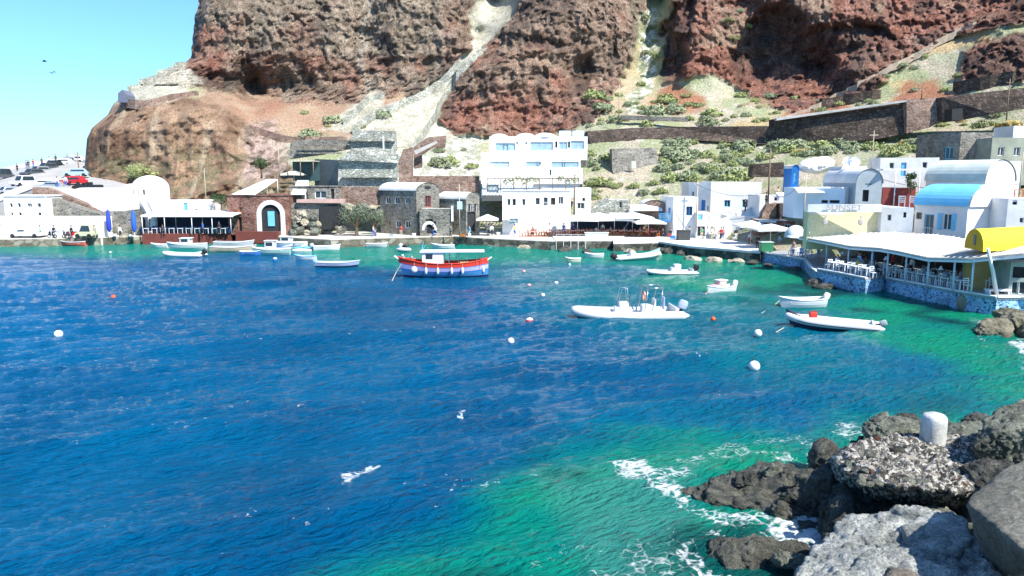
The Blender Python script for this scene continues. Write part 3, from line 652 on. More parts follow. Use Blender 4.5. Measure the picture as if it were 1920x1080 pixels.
mb=MB(); mb.box((PxX(350,yl+6,2.5),yl+6.2,2.9),(13.5,.2,2.8)); tag(mb.build('restaurant_back_wall',mat('dark_blue_wall',(.03,.05,.09),.8,.3,1)),'dark blue rear wall under the left restaurant canopy','wall')
for x,cc,lb in((206,(.03,.06,.45),'folded dark blue umbrella standing left of the staircase'),(253,(.03,.12,.55),'folded bright blue umbrella at the foot of the staircase')):
    b0=P(x,446,107.6); t=thing('folded_umbrella',lb,'umbrella',(b0.x,b0.y,1.12)); h_=Z(393,107.6)-1.12
    m=MB(); m.tube([(0,0,0),(0,0,h_)],.035,6); m.build('pole',WPAINT,t); m=MB(); m.lathe((0,0,0),[(.08,h_*.18),(.32,h_*.28),(.34,h_*.55),(.24,h_*.9),(.03,h_+.05)],10); m.build('cover',mat('umbrella_blue_%d'%x,cc,.8,.2,2),t,smooth=True)
# ---- red brick arch house
r_,Q,z0,z1=house('brick_house','red brick house with a tall white arched opening beside the rocks',[(427,112),(476,110.5),(543,110.5)],440,366,RSTONE,
 [(0,447,388,455,398,'w',ORANGEP),(0,446,407,454,434,'o'),(1,487,381,526,434,'o')],deep=5,cop=1,zb=1.1)
A,B=Q[1],Q[2]; u=(B-A).normalized(); n_=Vector((u.y,-u.x,0)); u0,zt_=onwall(A,B,480,375); u1,_=onwall(A,B,533,375); cu=(u0+u1)/2; ro=(u1-u0)/2; 
m=MB(); ri=ro-.62; L1=[];L2=[]
for k in range(17):
    a=math.pi*k/16; zc=zt_-ro*1.05
    for rr,LL in((ro,L1),(ri,L2)): LL.append((cu-rr*math.cos(a),zc+rr*1.05*math.sin(a)))
L1=[(L1[0][0],1.15)]+L1+[(L1[-1][0],1.15)]; L2=[(L2[0][0],1.15)]+L2+[(L2[-1][0],1.15)]
wp=lambda q,k: (A.x+u.x*q[0]+n_.x*k,A.y+u.y*q[0]+n_.y*k,q[1])
for i in range(len(L1)-1):
    m.quad(wp(L1[i],.1),wp(L1[i+1],.1),wp(L2[i+1],.1),wp(L2[i],.1)); m.quad(wp(L1[i],.1),wp(L1[i],-.05),wp(L1[i+1],-.05),wp(L1[i+1],.1)); m.quad(wp(L2[i],.1),wp(L2[i+1],.1),wp(L2[i+1],-.22),wp(L2[i],-.22))
m.build('arch',WHITE,r_,world=True)
m=MB()
for i in range(1,17):      # brick spandrels closing the square hole to an arch
    q1,q2=L2[i],L2[i+1]; m.quad(wp(q1,.02),wp(q2,.02),wp((q2[0],zt_+.3),.02),wp((q1[0],zt_+.3),.02))
m.build('spandrel',RSTONE,r_,world=True)
m=MB(); a=wp((cu,3.2),-.1); m.box((a[0],a[1],3.6),(1.0,.08,2.2)); m.build('hanging_sail',LBLUE,r_,world=True)
for (x,y),(x2,y2),lb in (((430,366),(520,336),'large tilted white awning on the brick house roof'),((545,364),(578,338),'small tilted white awning right of the brick house roof')):
    a,b=P(x,y,112),P(x2-20,y2,116); c_,d_=P(x2,y2,116.2),P(x+45 if x2-x>50 else x+28,y,112.2)
    t=thing('awning',lb,'awning',a); m=MB(); vs=[a,d_,c_,b]; m.add(vs+[v-Vector((0,0,.1)) for v in vs],[(0,1,2,3),(7,6,5,4),(0,4,5,1),(1,5,6,2),(2,6,7,3),(3,7,4,0)]); m.build('awning_cloth',CANVAS,t,world=True)
    posts(t,[Vector((v.x,v.y,v.z-2.2)) for v in vs],2.15,.05)
wallthing('stone_wall','low red terrace wall in front of the brick arch house',[(442,456),(442,434),(520,435),(520,456)],108.2,mat('red_terrace',(.15,.04,.03)),1.0)
wallthing('rock_retaining_wall','rough natural stone wall between the brick house and the dark cave',[(540,442),(542,384),(560,378),(632,378),(640,386),(604,390),(600,442)],111.5,GSTONE,2.5)
house('stone_hut','low grey stone hut with two dark doorways above the cave',[(544,113.5),(634,113.5)],376,350,GSTONE,[(0,573,354,577,374,'o'),(0,620,354,627,373,'o'),(0,590,358,612,372,'w')],deep=3,cop=1)
wallthing('cave_wall','dark cave mouth cut in the rock beside the leafy tree',[(600,430),(600,386),(628,384),(646,392),(640,412),(630,430)],111.2,DARK,1.5,'cave')
wallthing('terrace_ledge','pink plaster ledge on top of the cave and rocks',[(556,380),(556,374),(645,373),(645,381)],110.9,mat('pink_plaster',(.5,.33,.28),.9,.2,1),1.0,'ledge')
# ---- stone terraces behind
wallthing('stone_wall','dark grey block wall in shade above the stone hut',[(590,350),(590,298),(634,300),(636,352)],[121,121,117,117],mat('shaded_block',(.13,.15,.15),.9,.3,1.5,.5),2,'wall')  # shade of this left-facing side is put into its dark colour
wallthing('stone_wall','tall pale grey masonry wall below the cliff path',[(634,352),(634,300),(700,303),(746,306),(748,352)],[116.5]*5,LSTONE,3)
wallthing('stone_wall','pale stepped masonry wall on the slope above the tall grey wall',[(632,301),(660,278),(700,276),(735,280),(752,296),(748,307)],[124,124,124,124,123,123],LSTONE,2)
wallthing('stone_wall','upper pale masonry wall with a white drain pipe',[(655,280),(662,244),(740,246),(742,282)],[130]*4,LSTONE,2)
wallthing('stone_wall','long pinkish stone wall behind the leafy tree',[(633,385),(633,350),(722,352),(722,385)],115.5,BSTONE,1.5)
wallthing('stone_pillar','tall brick red stone pillar left of the rubble slope',[(748,352),(746,306),(756,280),(772,276),(771,352)],[117]*5,BSTONE,2.2,'pillar')
wallthing('stone_wall','narrow brick red wall beside the sloping concrete ramp',[(776,316),(776,276),(800,258),(835,254),(834,276),(808,278),(790,290),(790,314)],[126]*8,BSTONE,1.5)
wallthing('stone_wall','long brown terraced wall behind the vaulted stone house',[(770,362),(771,330),(898,330),(898,362)],[121]*4,BSTONE,1.5)
wallthing('stone_wall','two narrow dark terrace walls at the foot of the orange slope',[(540,298),(545,268),(560,262),(656,262),(656,278),(600,290)],[130]*6,GSTONE,2)
t=wallthing('concrete_ramp','pale concrete ramp slab leaning beside the red wall',[(776,283),(818,264),(821,268),(780,290)],124.5,CONC,.6,'ramp')
t=thing('glass_terrace','dark glazed terrace under a beige roof above the hut','terrace',P(560,330,117)); m=MB()
a=P(538,302,117); b=P(590,302,117); m.box(((a.x+b.x)/2,118.5,a.z),(b.x-a.x,3,.14)); m.build('roof',mat('beige_roof',(.5,.47,.36),.8,.15,1),t,world=True)
posts(t,[P(540,330,117),P(564,330,117),P(588,330,117)],a.z-P(540,330,117).z,.08,WOOD); m=MB(); m.box(((a.x+b.x)/2,120,(a.z+P(540,340,118).z)/2),(b.x-a.x,.2,3)); m.build('glazing',mat('green_glass',(.04,.08,.08),.2,.3,2),t,world=True)
# ---- grey stone houses in the middle
def zY(py,z): return W(100,py,z).y
hs,Q,z0,z1=house('stone_house','two storey grey stone house with a white vaulted roof and a red shuttered window',[(713,115),(781,110.2),(824,112)],439,358,GSTONE,
 [(0,723,369,732,382,'w'),(0,740,369,749,382,'w'),(0,759,369,768,382,'w'),(0,742,414,751,427,'w'),(0,759,414,769,428,'w'),(0,729,415,732,422,'o'),
  (1,797,367,808,388,'w',RED_SH),(1,786,418,790,427,'o')],roof='vaultL',rise=1.15,zb=1.12)
m=MB(); A,B=Q[1],Q[2]; u0,zt_=onwall(A,B,802,352); u=(B-A).normalized(); n_=Vector((u.y,-u.x,0)); a=A+u*u0+n_*.06; m.box((a.x,a.y,z1+.55),(.9,.12,.28),rot=Matrix((u,n_,(0,0,1))).transposed()); m.build('vent',DARK,hs,world=True)
ws,Q,z0,z1=house('stone_annex','low dark stone porch with a whitewashed arched doorway under the red shutter',[(787,109.4),(846,109.4)],441,391,GSTONE,
 [(0,800,411,812,438,'o'),(0,812,415,818,438,'w')],deep=2,zb=1.12,cop=0)
m=MB(); A,B=Q; c=onwall(A,B,805,428); 
for k in range(14):
    a,b=math.pi*k/14,math.pi*(k+1)/14
    q=[(c[0]-r*math.cos(t_),max(1.15,c[1]-.3+r*1.25*math.sin(t_))) for r,t_ in((1.1,a),(1.1,b),(.72,b),(.72,a))]
    m.quad(*[(A.x+x_,A.y-.05,z_) for x_,z_ in q])
m.build('door_arch',WHITE,ws,world=True)
house('stone_house','low brown stone house with a white vault right of the tall stone house',[(824,113.4),(874,110),(899,111.6)],440,374,GSTONE,
 [(0,836,423,848,434,'w',BLUEP),(1,878,382,884,398,'w'),(1,889,382,895,398,'w'),(1,876,397,892,434,'o')],roof='vaultL',rise=1.0,zb=1.12)
t=thing('hanging_banner','narrow white vertical banner beside the pale round signs','banner',P(848,415,109.2)); a=P(848,386,109.2); b=P(848,415,109.2)
m=MB(); m.box(((a+b)/2),(.32,.06,a.z-b.z)); m.build('banner_cloth',CANVAS,t,world=True); m=MB(); m.bar(a+Vector((-.3,0,.05)),a+Vector((.3,0,.05)),.05); m.build('rod',STEEL,t,world=True)
t=thing('notice_board','pale blue notice board on the lamp post by the stone house','sign',P(862,388,108.8)); m=MB(); m.box(P(862,385,108.8),(.75,.08,1.15)); m.build('board',mat('pale_blue',(.45,.6,.68),.6,.1,2),t,world=True)
# ---- white hotel
HW=mat('hotel_white',(.80,.81,.82),.8,.05,.5,.2,bscale=6); BL=mat('pale_blue_frame',(.42,.52,.57),.25,.15,1.2)
hb,Q,z0,z1=house('hotel','three storey stepped white hotel with long pale blue glazed balconies below the cliff',[(902,121),(1088,121)],352,300,HW,
 [(0,918,301,955,314,'b',BL),(0,986,301,1012,313,'w',BL),(0,1008,299,1014,309,'o'),(0,1034,297,1085,314,'w',BL),(0,1056,297,1060,313,'o'),(0,958,324,967,332,'o'),(0,944,326,949,329,'o')],deep=5)
r2=[(918,255,921,118),]
def block(root,x0,x1,yb,yt,Y,deep,mt,ops,nm='upper_storey',cop=1):
    z0,z1=Z(yb,Y),Z(yt,Y); A=Vector((PxX(x0,Y,z0),Y,0)); B=Vector((PxX(x1,Y,z0),Y,0)); mb=MB(); hh=[]
    for o in ops:
        u0,zt_=onwall(A,B,o[0],o[1]); u1,zb_=onwall(A,B,o[2],o[3]); L=(B-A).length
        hh.append((max(.04,u0),min(L-.04,u1),max(z0+.02,zb_),min(z1-.05,zt_),o[4],o[5] if len(o)>5 else None))
    wallpanel(mb,A,B,z0,z1,hh); A2,B2=A+Vector((0,deep,0)),B+Vector((0,deep,0))
    for p,q in((B,B2),(B2,A2),(A2,A)): wallpanel(mb,p,q,z0-1,z1,[])
    mb.prism([(A.x+.06,A.y+.06),(B.x-.06,B.y+.06),(B2.x-.06,B2.y-.06),(A2.x+.06,A2.y-.06)],z1-.2,z1-.03)
    mb.build(nm,mt,root,world=True)
    for h in hh: opening(root,A,B,h[:4],h[4],h[5])
    return A,B,z0,z1
block(hb,918,1101,300,256,125.5,5,HW,[(929,268,966,283,'w',BL),(945,270,953,283,'o',GREENP),(968,266,971,270,'o'),(985,266,988,271,'o'),(994,266,1037,282,'w',BL),(1041,265,1045,277,'o'),(1048,266,1064,280,'w',BL),(1065,265,1069,277,'o'),(1070,264,1095,280,'w',BL)])
block(hb,902,918,345,286,120,5,HW,[]); block(hb,1016,1092,345,315,120.6,2,HW,[(1030,318,1034,329,'w')],'parapet')
block(hb,918,1016,345,313,120.3,2,HW,[],'parapet')
block(hb,904,1000,366,343,119,3,HW,[(912,346,935,362,'o',GREY)],'terrace_wall')
for x,wd in((936,16),(985,18),(1022,20)):
    p=P(x,256,127); m=MB(); m.lathe((p.x,p.y,p.z-.1),[(wd*.09*math.cos(a),wd*.035*math.sin(a)) for a in [i*math.pi/12 for i in range(7)]],14); m.build('roof_dome',HW,hb,world=True,smooth=True)
for x in(1059,1084):
    p=P(x,250,127.5); m=MB(); m.box((p.x,p.y,p.z),(1.9,.9,.8)); m.build('water_tank',mat('pale_cyan',(.5,.72,.75),.5,.1,1),hb,world=True)
t=thing('pergola','wooden pergola with green climbing vines between the hotel and the white restaurant house','pergola',P(920,352,116)); za=Z(335,116); m=MB()
xa,xb=PxX(914,116,za),PxX(1085,116,za)
for k in range(2): m.bar((xa,115.5+k*2.5,za),(xb,115.5+k*2.5,za),.12)
for k in range(26): m.bar((xa+(xb-xa)*k/25,115.2,za+.1),(xa+(xb-xa)*k/25,118.4,za+.1),.08)
m.build('beams',WOOD,t,world=True); posts(t,[(xa+(xb-xa)*k/7,115.5,Z(358,116)) for k in range(8)],za-Z(358,116),.07,WOOD)
VINE=(PxX(944,115.6,za),PxX(1012,115.6,za),PxX(1046,115.6,za),PxX(1085,115.6,za),za)
house('restaurant_house','white restaurant house with three dark windows and a small balcony beside the water',[(942,112),(1070,112)],441,358,WHITE,
 [(0,951,373,957,385,'w'),(0,961,373,967,385,'o'),(0,979,373,985,385,'w'),(0,1004,371,1012,384,'w'),(0,1019,370,1027,386,'b'),(0,1033,371,1041,384,'o'),(0,1047,369,1056,383,'w'),(0,955,409,971,419,'w',BL),(0,1012,424,1026,435,'o')],deep=4,zb=1.12,cop=1)
house('white_house','narrow white house with a cream balcony and dark window right of the tall pole',[(1078,114),(1108,114)],425,352,WHITE,[(0,1092,371,1097,377,'o'),(0,1082,380,1096,392,'w',CREAM)],deep=3)
house('ruined_house','crumbling pale rubble house with broken walls above the big parasols',[(1138,116),(1182,116)],430,374,LSTONE,[(0,1143,372,1147,376,'o'),(0,1161,378,1166,390,'w')],deep=3,cop=0)
wallthing('broken_wall','ragged broken whitewashed wall left of the ruined house',[(1104,408),(1105,392),(1112,390),(1118,378),(1133,374),(1140,368),(1146,408)],115,LSTONE,1.2)
wallthing('stone_wall','grey green stone buttress wall with a square sign plate in the middle of the slope',[(1160,356),(1148,318),(1147,279),(1232,277),(1233,318),(1212,356)],[133,134.5,136,136,134.5,133],GSTONE,3)
wallthing('wall_plate','pale square plate fixed to the grey green buttress wall',[(1184,316),(1184,302),(1193,302),(1193,316)],133.2,mat('plate',(.5,.5,.44),.7,.1,3),.2,'sign')
house('umbrella_bar','white flat roofed bar behind the big parasols',[(1180,114),(1222,114)],412,392,WHITE,[(0,1190,400,1220,410,'o')],deep=2)
# ---- blue and white houses
house('white_house','small white house with a blue window and a blue balcony beside the pole',[(1250,108),(1262,105.5),(1308,105.5)],450,368,WHITE,[(1,1287,387,1298,404,'w',BLUEP),(0,1253,389,1257,403,'o',BLUEP)],deep=4,zb=1.25)
t=thing('blue_balcony','bright blue wooden balcony on the left face of the small white house','balcony',P(1245,415,106)); a=P(1236,414,106.5); b=P(1256,414,105.5); m=MB(); m.box(((a+b)/2),((b-a).length,1.2,.1)); m.build('floor',BLUEP,t,world=True)
m=MB()
for k in range(9): m.bar(a.lerp(b,k/8),a.lerp(b,k/8)+Vector((0,0,1.0)),.06)
m.bar(a+Vector((0,0,1)),b+Vector((0,0,1)),.09); m.build('railing',LBLUE,t,world=True)
house('brick_shed','brown stone building with an arched top left of the blue balcony',[(1206,110),(1248,109)],425,388,BSTONE,[(0,1237,394,1244,404,'o',BLUEP)],roof='vaultF',rise=1.0,deep=4,cat='building')
house('white_house','white house with a grey shaded left face behind the small blue windowed house',[(1291,112),(1333,109.5)],430,342,WHITE,[(0,1297,359,1301,368,'w'),(0,1315,375,1322,395,'d',BLUEP),(0,1326,386,1329,394,'w',BLUEP)],deep=5)
house('white_house','tall plain white house with two pale blue windows above the white stairs',[(1332,108.8),(1426,107)],440,341,WHITE,[(0,1358,375,1369,388,'w',LBLUE),(0,1392,374,1402,389,'w',LBLUE)],deep=5)
house('white_house','white house base with a pale blue door below the blue window',[(1306,104.2),(1332,104.2)],450,398,WHITE,[(0,1309,397,1317,412,'d',LBLUE),(0,1307,424,1322,444,'w')],deep=3,zb=1.25)
stairs('staircase','long whitewashed staircase climbing right in front of the plain white house',(1338,428),(1352,444),(1436,388),(1442,400),102.5,104.5,16,WHITE)
house('storehouse','white storehouse with a blue door and a dark doorway below the long staircase',[(1362,103.2),(1422,101.5)],452,404,WHITE,[(0,1388,424,1398,440,'d',BLUEP),(0,1404,420,1412,448,'o')],deep=3,zb=1.3,cat='building')
wallthing('stone_wall','brown rubble wall section left of the terrace with the flat roof',[(1424,428),(1430,400),(1438,384),(1456,380),(1456,414)],[100]*5,BSTONE,1.4)
wallthing('stone_wall','large dark brown rubble wall below the flat white terrace',[(1462,416),(1462,382),(1500,380),(1502,416)],[99]*4,DSTONE,1.4)
house('terrace_house','low flat white terrace house behind the dark brown rubble wall',[(1424,101),(1510,100)],384,366,WHITE,[(0,1452,370,1458,376,'o'),(0,1476,366,1483,374,'w')],deep=5,cat='building')
house('tavern','red stone tavern with white door frame behind the slanting white parasols',[(1420,97),(1490,94)],455,412,RSTONE,[(0,1424,424,1434,436,'w'),(0,1458,430,1468,456,'d',WPAINT),(0,1470,420,1480,448,'w')],deep=3,zb=1.3)
b=ground_at(1488,345); house('blue_hut','narrow blue arched cave door set in the slope above the terrace',[(1484,103),(1498,102.6)],346,316,BLUEP,[(0,1488,320,1494,344,'d',LBLUE)],roof='vaultF',rise=.45,deep=3,cat='hut')
# ---- right houses
house('vaulted_house','low white house with a pale blue barrel roof left of the yellow wall',[(1492,90),(1584,86),(1582,90)],384,352,mat('pale_blue_plaster',(.6,.7,.78),.85,.08,.6,.2),[(0,1540,375,1552,381,'o'),(0,1555,375,1574,381,'o')],deep=4,roof='flat')
house('vaulted_house','white vaulted house with a small blue porch window beside the two satellite dishes',[(1560,88.5),(1578,86.5),(1600,87)],382,350,WHITE,[(0,1566,345,1572,352,'w',BLUEP)],deep=4,roof='flat')
vh,Q,z0,z1=house('vaulted_house','grey blue vaulted house gable with a green shuttered window',[(1604,85),(1653,84)],384,344,GREY,[(0,1623,331,1636,346,'w',GREENP),(0,1618,356,1628,378,'o')],roof='vaultF',rise=1.6,deep=9)
house('white_house','stepped white house wall behind the grey blue gable',[(1578,91),(1624,91)],345,312,WHITE,[(0,1590,322,1598,334,'w')],deep=4)
house('white_house','long white terrace wall and roof stretching right towards the stone ruin',[(1650,91),(1760,89)],335,296,WHITE,[(0,1668,305,1676,316,'w'),(0,1690,305,1698,330,'d',LBLUE),(0,1730,304,1738,315,'w')],deep=3)
house('restaurant_wall','cream mosaic wall with two painted fish below the white sign band',[(1514,76.5),(1652,75.2)],438,397,mat('mosaic',(.78,.68,.40),.8,.2,5,.3),[],deep=1,cat='wall')
sg=thing('sign_band','white roof edge with the word Sunset in grey letters','sign',P(1580,390,74.9)); A=P(1514,395,76.2); B=P(1652,395,73.7); m=MB(); m.bar(A+Vector((0,-.1,.25)),B+Vector((0,-.1,.25)),.5,.75); m.build('band',WHITE,sg,world=True)
def text(s,loc,size,mt,parent,rz=0,ext=.03,name='lettering',rx=90,sx=1):
    cu=bpy.data.curves.new(name,'FONT'); cu.body=s; cu.size=size; cu.extrude=ext; cu.align_x='CENTER'; cu.align_y='CENTER'
    o=bpy.data.objects.new(name+'_c',cu); link(o); dg=bpy.context.evaluated_depsgraph_get(); me=bpy.data.meshes.new_from_object(o.evaluated_get(dg)); bpy.data.objects.remove(o)
    me.materials.clear(); me.materials.append(mt); me.name=name; t=bpy.data.objects.new(name,me); link(t); t.rotation_euler=(R(rx),0,rz); t.scale=(sx,1,1)
    t.location=Vector(loc)-(parent.location if parent else Vector()); 
    if parent: t.parent=parent
    return t
ang=math.atan2(B.y-A.y,B.x-A.x)
text('SUNSET',P(1582,390,74.5)+Vector((0,-.1,.02)),.75,mat('sign_grey',(.35,.36,.37),.5,.1,2),sg,ang,.06,sx=1.25)
for x in(1546,1612):
    a=P(x,416,75.8-(x-1514)/138*2.5); t=thing('fish_ornament','small grey fish ornament on the %s half of the cream mosaic wall'%('left' if x<1580 else 'right'),'ornament',a+Vector((0,-.15,0)))
    m=MB(); m.ball((0,-.04,0),(.28,.05,.34),10,6); m.build('fish_body',mat('fish_grey',(.35,.33,.3),.6,.2,4),t,smooth=True); m=MB(); m.add([(0,-.06,.3),(-.18,-.04,.6),(.18,-.04,.6),(0,-.01,.3),(-.18,0,.6),(.18,0,.6)],[(0,2,1),(3,4,5),(0,1,4,3),(1,2,5,4),(2,0,3,5)]); m.build('fish_tail',mat('fish_grey',(.35,.33,.3)),t)
house('white_house','plain white wall and chapel block between the mosaic wall and the blue vaulted house',[(1652,74.5),(1712,73)],440,388,WHITE,[(0,1664,402,1671,414,'w'),(0,1694,398,1699,408,'o')],deep=6)
house('terrace_house','red walled roof terrace with white chairs under a pergola',[(1654,84),(1716,83)],388,352,mat('red_wall',(.25,.05,.04),.85,.2,1,.2),[],deep=4)
t=thing('pergola','thin white roof slab pergola over the red walled terrace','pergola',P(1664,360,83.5)); a=P(1664,318,83.5); b=P(1722,318,83); m=MB(); m.box(((a.x+b.x)/2,85.2,a.z),(b.x-a.x+1,3.6,.16)); m.build('roof_slab',WHITE,t,world=True); posts(t,[P(1675,388,83.5),P(1700,388,83.5),P(1720,388,83.2)],a.z-P(1675,388,83.5).z,.07)
bh,Q,z0,z1=house('vaulted_house','white house with a bright blue barrel roof and shuttered windows',[(1714,74.6),(1812,69.6),(1892,71.5)],460,388,WHITE,
 [(0,1718,398,1728,411,'w',WOOD),(0,1734,401,1748,446,'b',LBLUE),(0,1768,400,1782,432,'s'),(1,1843,370,1855,384,'w',PALEWOOD),(1,1857,411,1865,418,'w')],roof='vaultL',rise=2.0,roofmat=mat('blue_vault_paint',(.10,.42,.68),.5,.12,.5,dirt=(.2,.55,.75)))
m=MB(); A,B=Q[1],Q[2]; L=vaultmesh(MB(),A,B,Vector(),z1,2.12); u=(B-A).normalized(); n_=Vector((u.y,-u.x,0))
for k in range(len(L)-1): m.quad(L[k]+n_*.2,L[k+1]+n_*.2,L[k+1]-n_*.25,L[k]-n_*.25); mid=(A+B)/2+Vector((0,0,z1)); m.add([mid+n_*.2,L[k]+n_*.2,L[k+1]+n_*.2],[(0,2,1)])
m.build('gable',WHITE,bh,world=True)
bg_,Q,z0,z1=house('vaulted_house','large white vaulted house with a pale greenish barrel roof above the blue vault',[(1734,84),(1845,78),(1900,80)],395,340,WHITE,[],roof='vaultL',rise=2.2,roofmat=mat('green_white_plaster',(.55,.6,.54),.85,.2,.6,.2))
house('white_house','white house wall with a round porthole at the right edge of the picture',[(1886,68),(2010,66)],470,372,WHITE,[(0,1899,375,1907,384,'o'),(0,1912,408,1919,418,'w')],deep=5)
house('white_house','tall white square house block above the large pale vault',[(1862,82),(1912,82)],365,302,WHITE,[(0,1874,315,1883,328,'w')],deep=5)
house('stone_ruin','grey green stone ruin with pale window opening above the white houses',[(1758,95),(1800,93),(1862,93)],302,250,GSTONE,[(0,1772,276,1787,298,'w',LBLUE),(1,1846,288,1858,300,'o',GREENP)],deep=5)
house('plaster_house','flat grey green plastered house at the upper right edge',[(1858,90),(2020,90)],322,258,mat('grey_green_plaster',(.27,.29,.23),.9,.25,.7,.3),[(0,1872,276,1882,292,'w'),(0,1902,276,1912,292,'w')],deep=5)
house('white_house','small white building corner above the grey green house at the right edge',[(1900,97),(2000,97)],258,236,WHITE,[],deep=4)
t=thing('orange_balustrade','orange red wooden balustrade on the roof at the right edge','balustrade',P(1903,370,75)); m=MB(); a=P(1903,356,75); b=P(1960,356,75)
for k in range(8): m.bar(a.lerp(b,k/7),a.lerp(b,k/7)-Vector((0,0,.85)),.08)
m.bar(a,b,.1); m.bar(a-Vector((0,0,.4)),b-Vector((0,0,.4)),.08); m.build('railing',mat('orange_wood',(.5,.12,.05),.6,.2,3),t,world=True)
# ---- the long retaining wall
wallthing('retaining_wall','long dark stone retaining wall running across the slope, left stretch',[(1108,276),(1100,246),(1180,240),(1250,238),(1460,236),(1462,268),(1440,271),(1290,262),(1236,262),(1232,278),(1160,280)],[146,147,146.5,145,134.5,134,134,141,143,143,144.5],DSTONE,4)
wallthing('retaining_wall','long dark stone retaining wall with a pale coping, middle stretch',[(1456,272),(1456,222),(1520,214),(1700,188),(1700,250),(1640,262),(1560,266)],[133.5,134,131,122.5,121,123,127],DSTONE,4)
wallthing('retaining_wall','sunlit brown corner of the retaining wall beside the small dark doorway',[(1700,250),(1700,186),(1766,182),(1766,228),(1740,240)],[120.5,121.5,120.5,119,119.5],BSTONE,4)
wallthing('retaining_wall','rising dark retaining wall at the right edge with a doorway',[(1766,226),(1766,182),(1840,176),(1960,160),(2060,150),(2060,180),(1960,196),(1860,214),(1800,226)],[118,119,116,111,107,105,108,112.5,116],DSTONE,4)
wallthing('doorway','small black doorway with pale frame in the retaining wall',[(1785,226),(1785,204),(1805,203),(1806,226)],114,DARK,2,'doorway')
wallthing('wall_coping','thin pale coping path along the top of the middle retaining wall',[(1456,226),(1456,221),(1700,187),(1700,191)],[132.8,133,121.5,121.4],CONC,1,'coping')
wallthing('low_wall','low grey wall above the left stretch of the retaining wall',[(1165,224),(1165,216),(1290,220),(1290,228)],[150,150,146,146],GSTONE,.8)
wallthing('stone_wall','small dark stone recess wall under the white rock near the blue arched door',[(1410,332),(1412,308),(1470,304),(1470,332)],[108,108,107,107],DSTONE,2)
pass
wallthing('concrete_ledge','pale concrete ledge path below the cliff gully',[(890,48),(948,30),(966,34),(930,76),(896,80)],[181]*5,LSTONE,2,'wall')
wallthing('hut_wall','small blue grey hut on the headland ridge at the left',[(221,192),(221,175),(229,168),(238,178),(239,192)],[143]*5,mat('slate_blue',(.13,.15,.2),.8,.2,2),3,'hut')
# ---- upper road on the left
def road():
    rows=[[(-60,398,118),(60,352,117),(110,358,117),(200,400,113.5)],[(-60,372,124),(60,346,124),(150,352,120),(262,392,115)],[(-60,350,140),(60,326,140),(130,332,136),(262,352,125)],[(-60,338,160),(60,314,160),(140,306,160),(200,335,138)],[(-60,334,170),(60,310,168),(146,300,172),(200,320,150)]]
    mb=MB(); V_=[[P(*c) for c in r] for r in rows]
    for i in range(len(rows)-1):
        for j in range(3): mb.quad(V_[i][j],V_[i][j+1],V_[i+1][j+1],V_[i+1][j])
    for j in range(3): mb.quad(V_[0][j]-Vector((0,0,6)),V_[0][j+1]-Vector((0,0,6)),V_[0][j+1],V_[0][j])
    for j in range(3): mb.quad(V_[-1][j+1]-Vector((0,0,12)),V_[-1][j]-Vector((0,0,12)),V_[-1][j],V_[-1][j+1])
    tag(mb.build('road',mat('pale_asphalt',(.36,.35,.33),.9,.2,.4,.3)),'pale road climbing around the headland',kind='structure')
    mb=MB(); e=[v+Vector((0,-.3,0)) for v in V_[-1]]; vs=[]
    for v in e: vs+=[v+Vector((0,-.15,-.2)),v+Vector((0,.15,-.2)),v+Vector((0,.15,.7)),v+Vector((0,-.15,.7))]
    mb.add(vs,[(4*i+k,4*i+(k+1)%4,4*i+4+(k+1)%4,4*i+4+k) for i in range(3) for k in range(4)]+[(0,1,2,3),(12,15,14,13)])
    tag(mb.build('road_parapet',WHITE),'low whitewashed parapet along the sea side of the upper road','parapet')
    mb=MB(); mb.bar(V_[0][0]+Vector((0,0,.3)),V_[0][1]+Vector((0,0,.3)),.3,.9); tag(mb.build('road_parapet',WHITE),'thick white wall edge of the road at the left border above the small windows','parapet')
road()
wallthing('headland_wall','white wall edge of the road below the headland cliff',[(118,396),(112,362),(150,352),(200,352),(240,356),(240,396)],[115.5]*6,WHITE,2)
# ================= terrace restaurant on the right =================
BLUEW=BWALL
def seawall(name,label,pts,z1,back,mt,top,cat='sea wall'):
    n=len(pts); root=thing(name,label,cat,(pts[0].x,pts[0].y,0)); mb=MB()
    ring=[Vector((p.x,p.y,0)) for p in pts]+[Vector((b.x,b.y,0)) for b in back]
    mb.prism([(p.x,p.y) for p in ring],-1.5,z1); mb.build('stone_face',mt,root,world=True)
    t=MB(); t.prism([(p.x-.1,p.y-.06) for p in ring[:n]]+[(p.x,p.y) for p in ring[n:]],z1+.004,z1+.16); t.build('deck',top,root,world=True)
    e=MB()
    for i in range(n-1): e.bar((pts[i].x+.02,pts[i].y+.02,z1+.19),(pts[i+1].x+.02,pts[i+1].y+.02,z1+.19),.28,.1)
    e.build('edge_kerb',WPAINT,root,world=True)
    return root
OFF=Vector((11,7,0))
A1=[W(1424,490),W(1470,498),W(1508,505),W(1519,521),W(1531,531)]
DECK=mat('shade_grey_deck',(.30,.31,.32),.85,.2,1,.2)  # deck colour darkened to deepen the shade under the canopy
seawall('sea_wall','blue washed stone wall of the narrow left terrace beside the water',A1,.92,[A1[-1]+OFF,A1[0]+OFF],BLUEW,DECK)
A2=[W(1531,532),W(1575,541),W(1622,552)]
seawall('sea_wall','blue washed stone wall of the middle terrace with white tables',A2,1.22,[A2[-1]+OFF,A2[0]+OFF],BLUEW,DECK)
A3=[W(1660,548),W(1730,563),W(1798,578),W(1866,590),W(1909,590),W(1980,596)]
seawall('sea_wall','long blue and white mottled stone sea wall of the right terrace',A3,1.12,[A3[-1]+OFF*1.2,A3[0]+OFF],BLUEW,DECK)
gp=[W(1622,551),W(1660,547)]
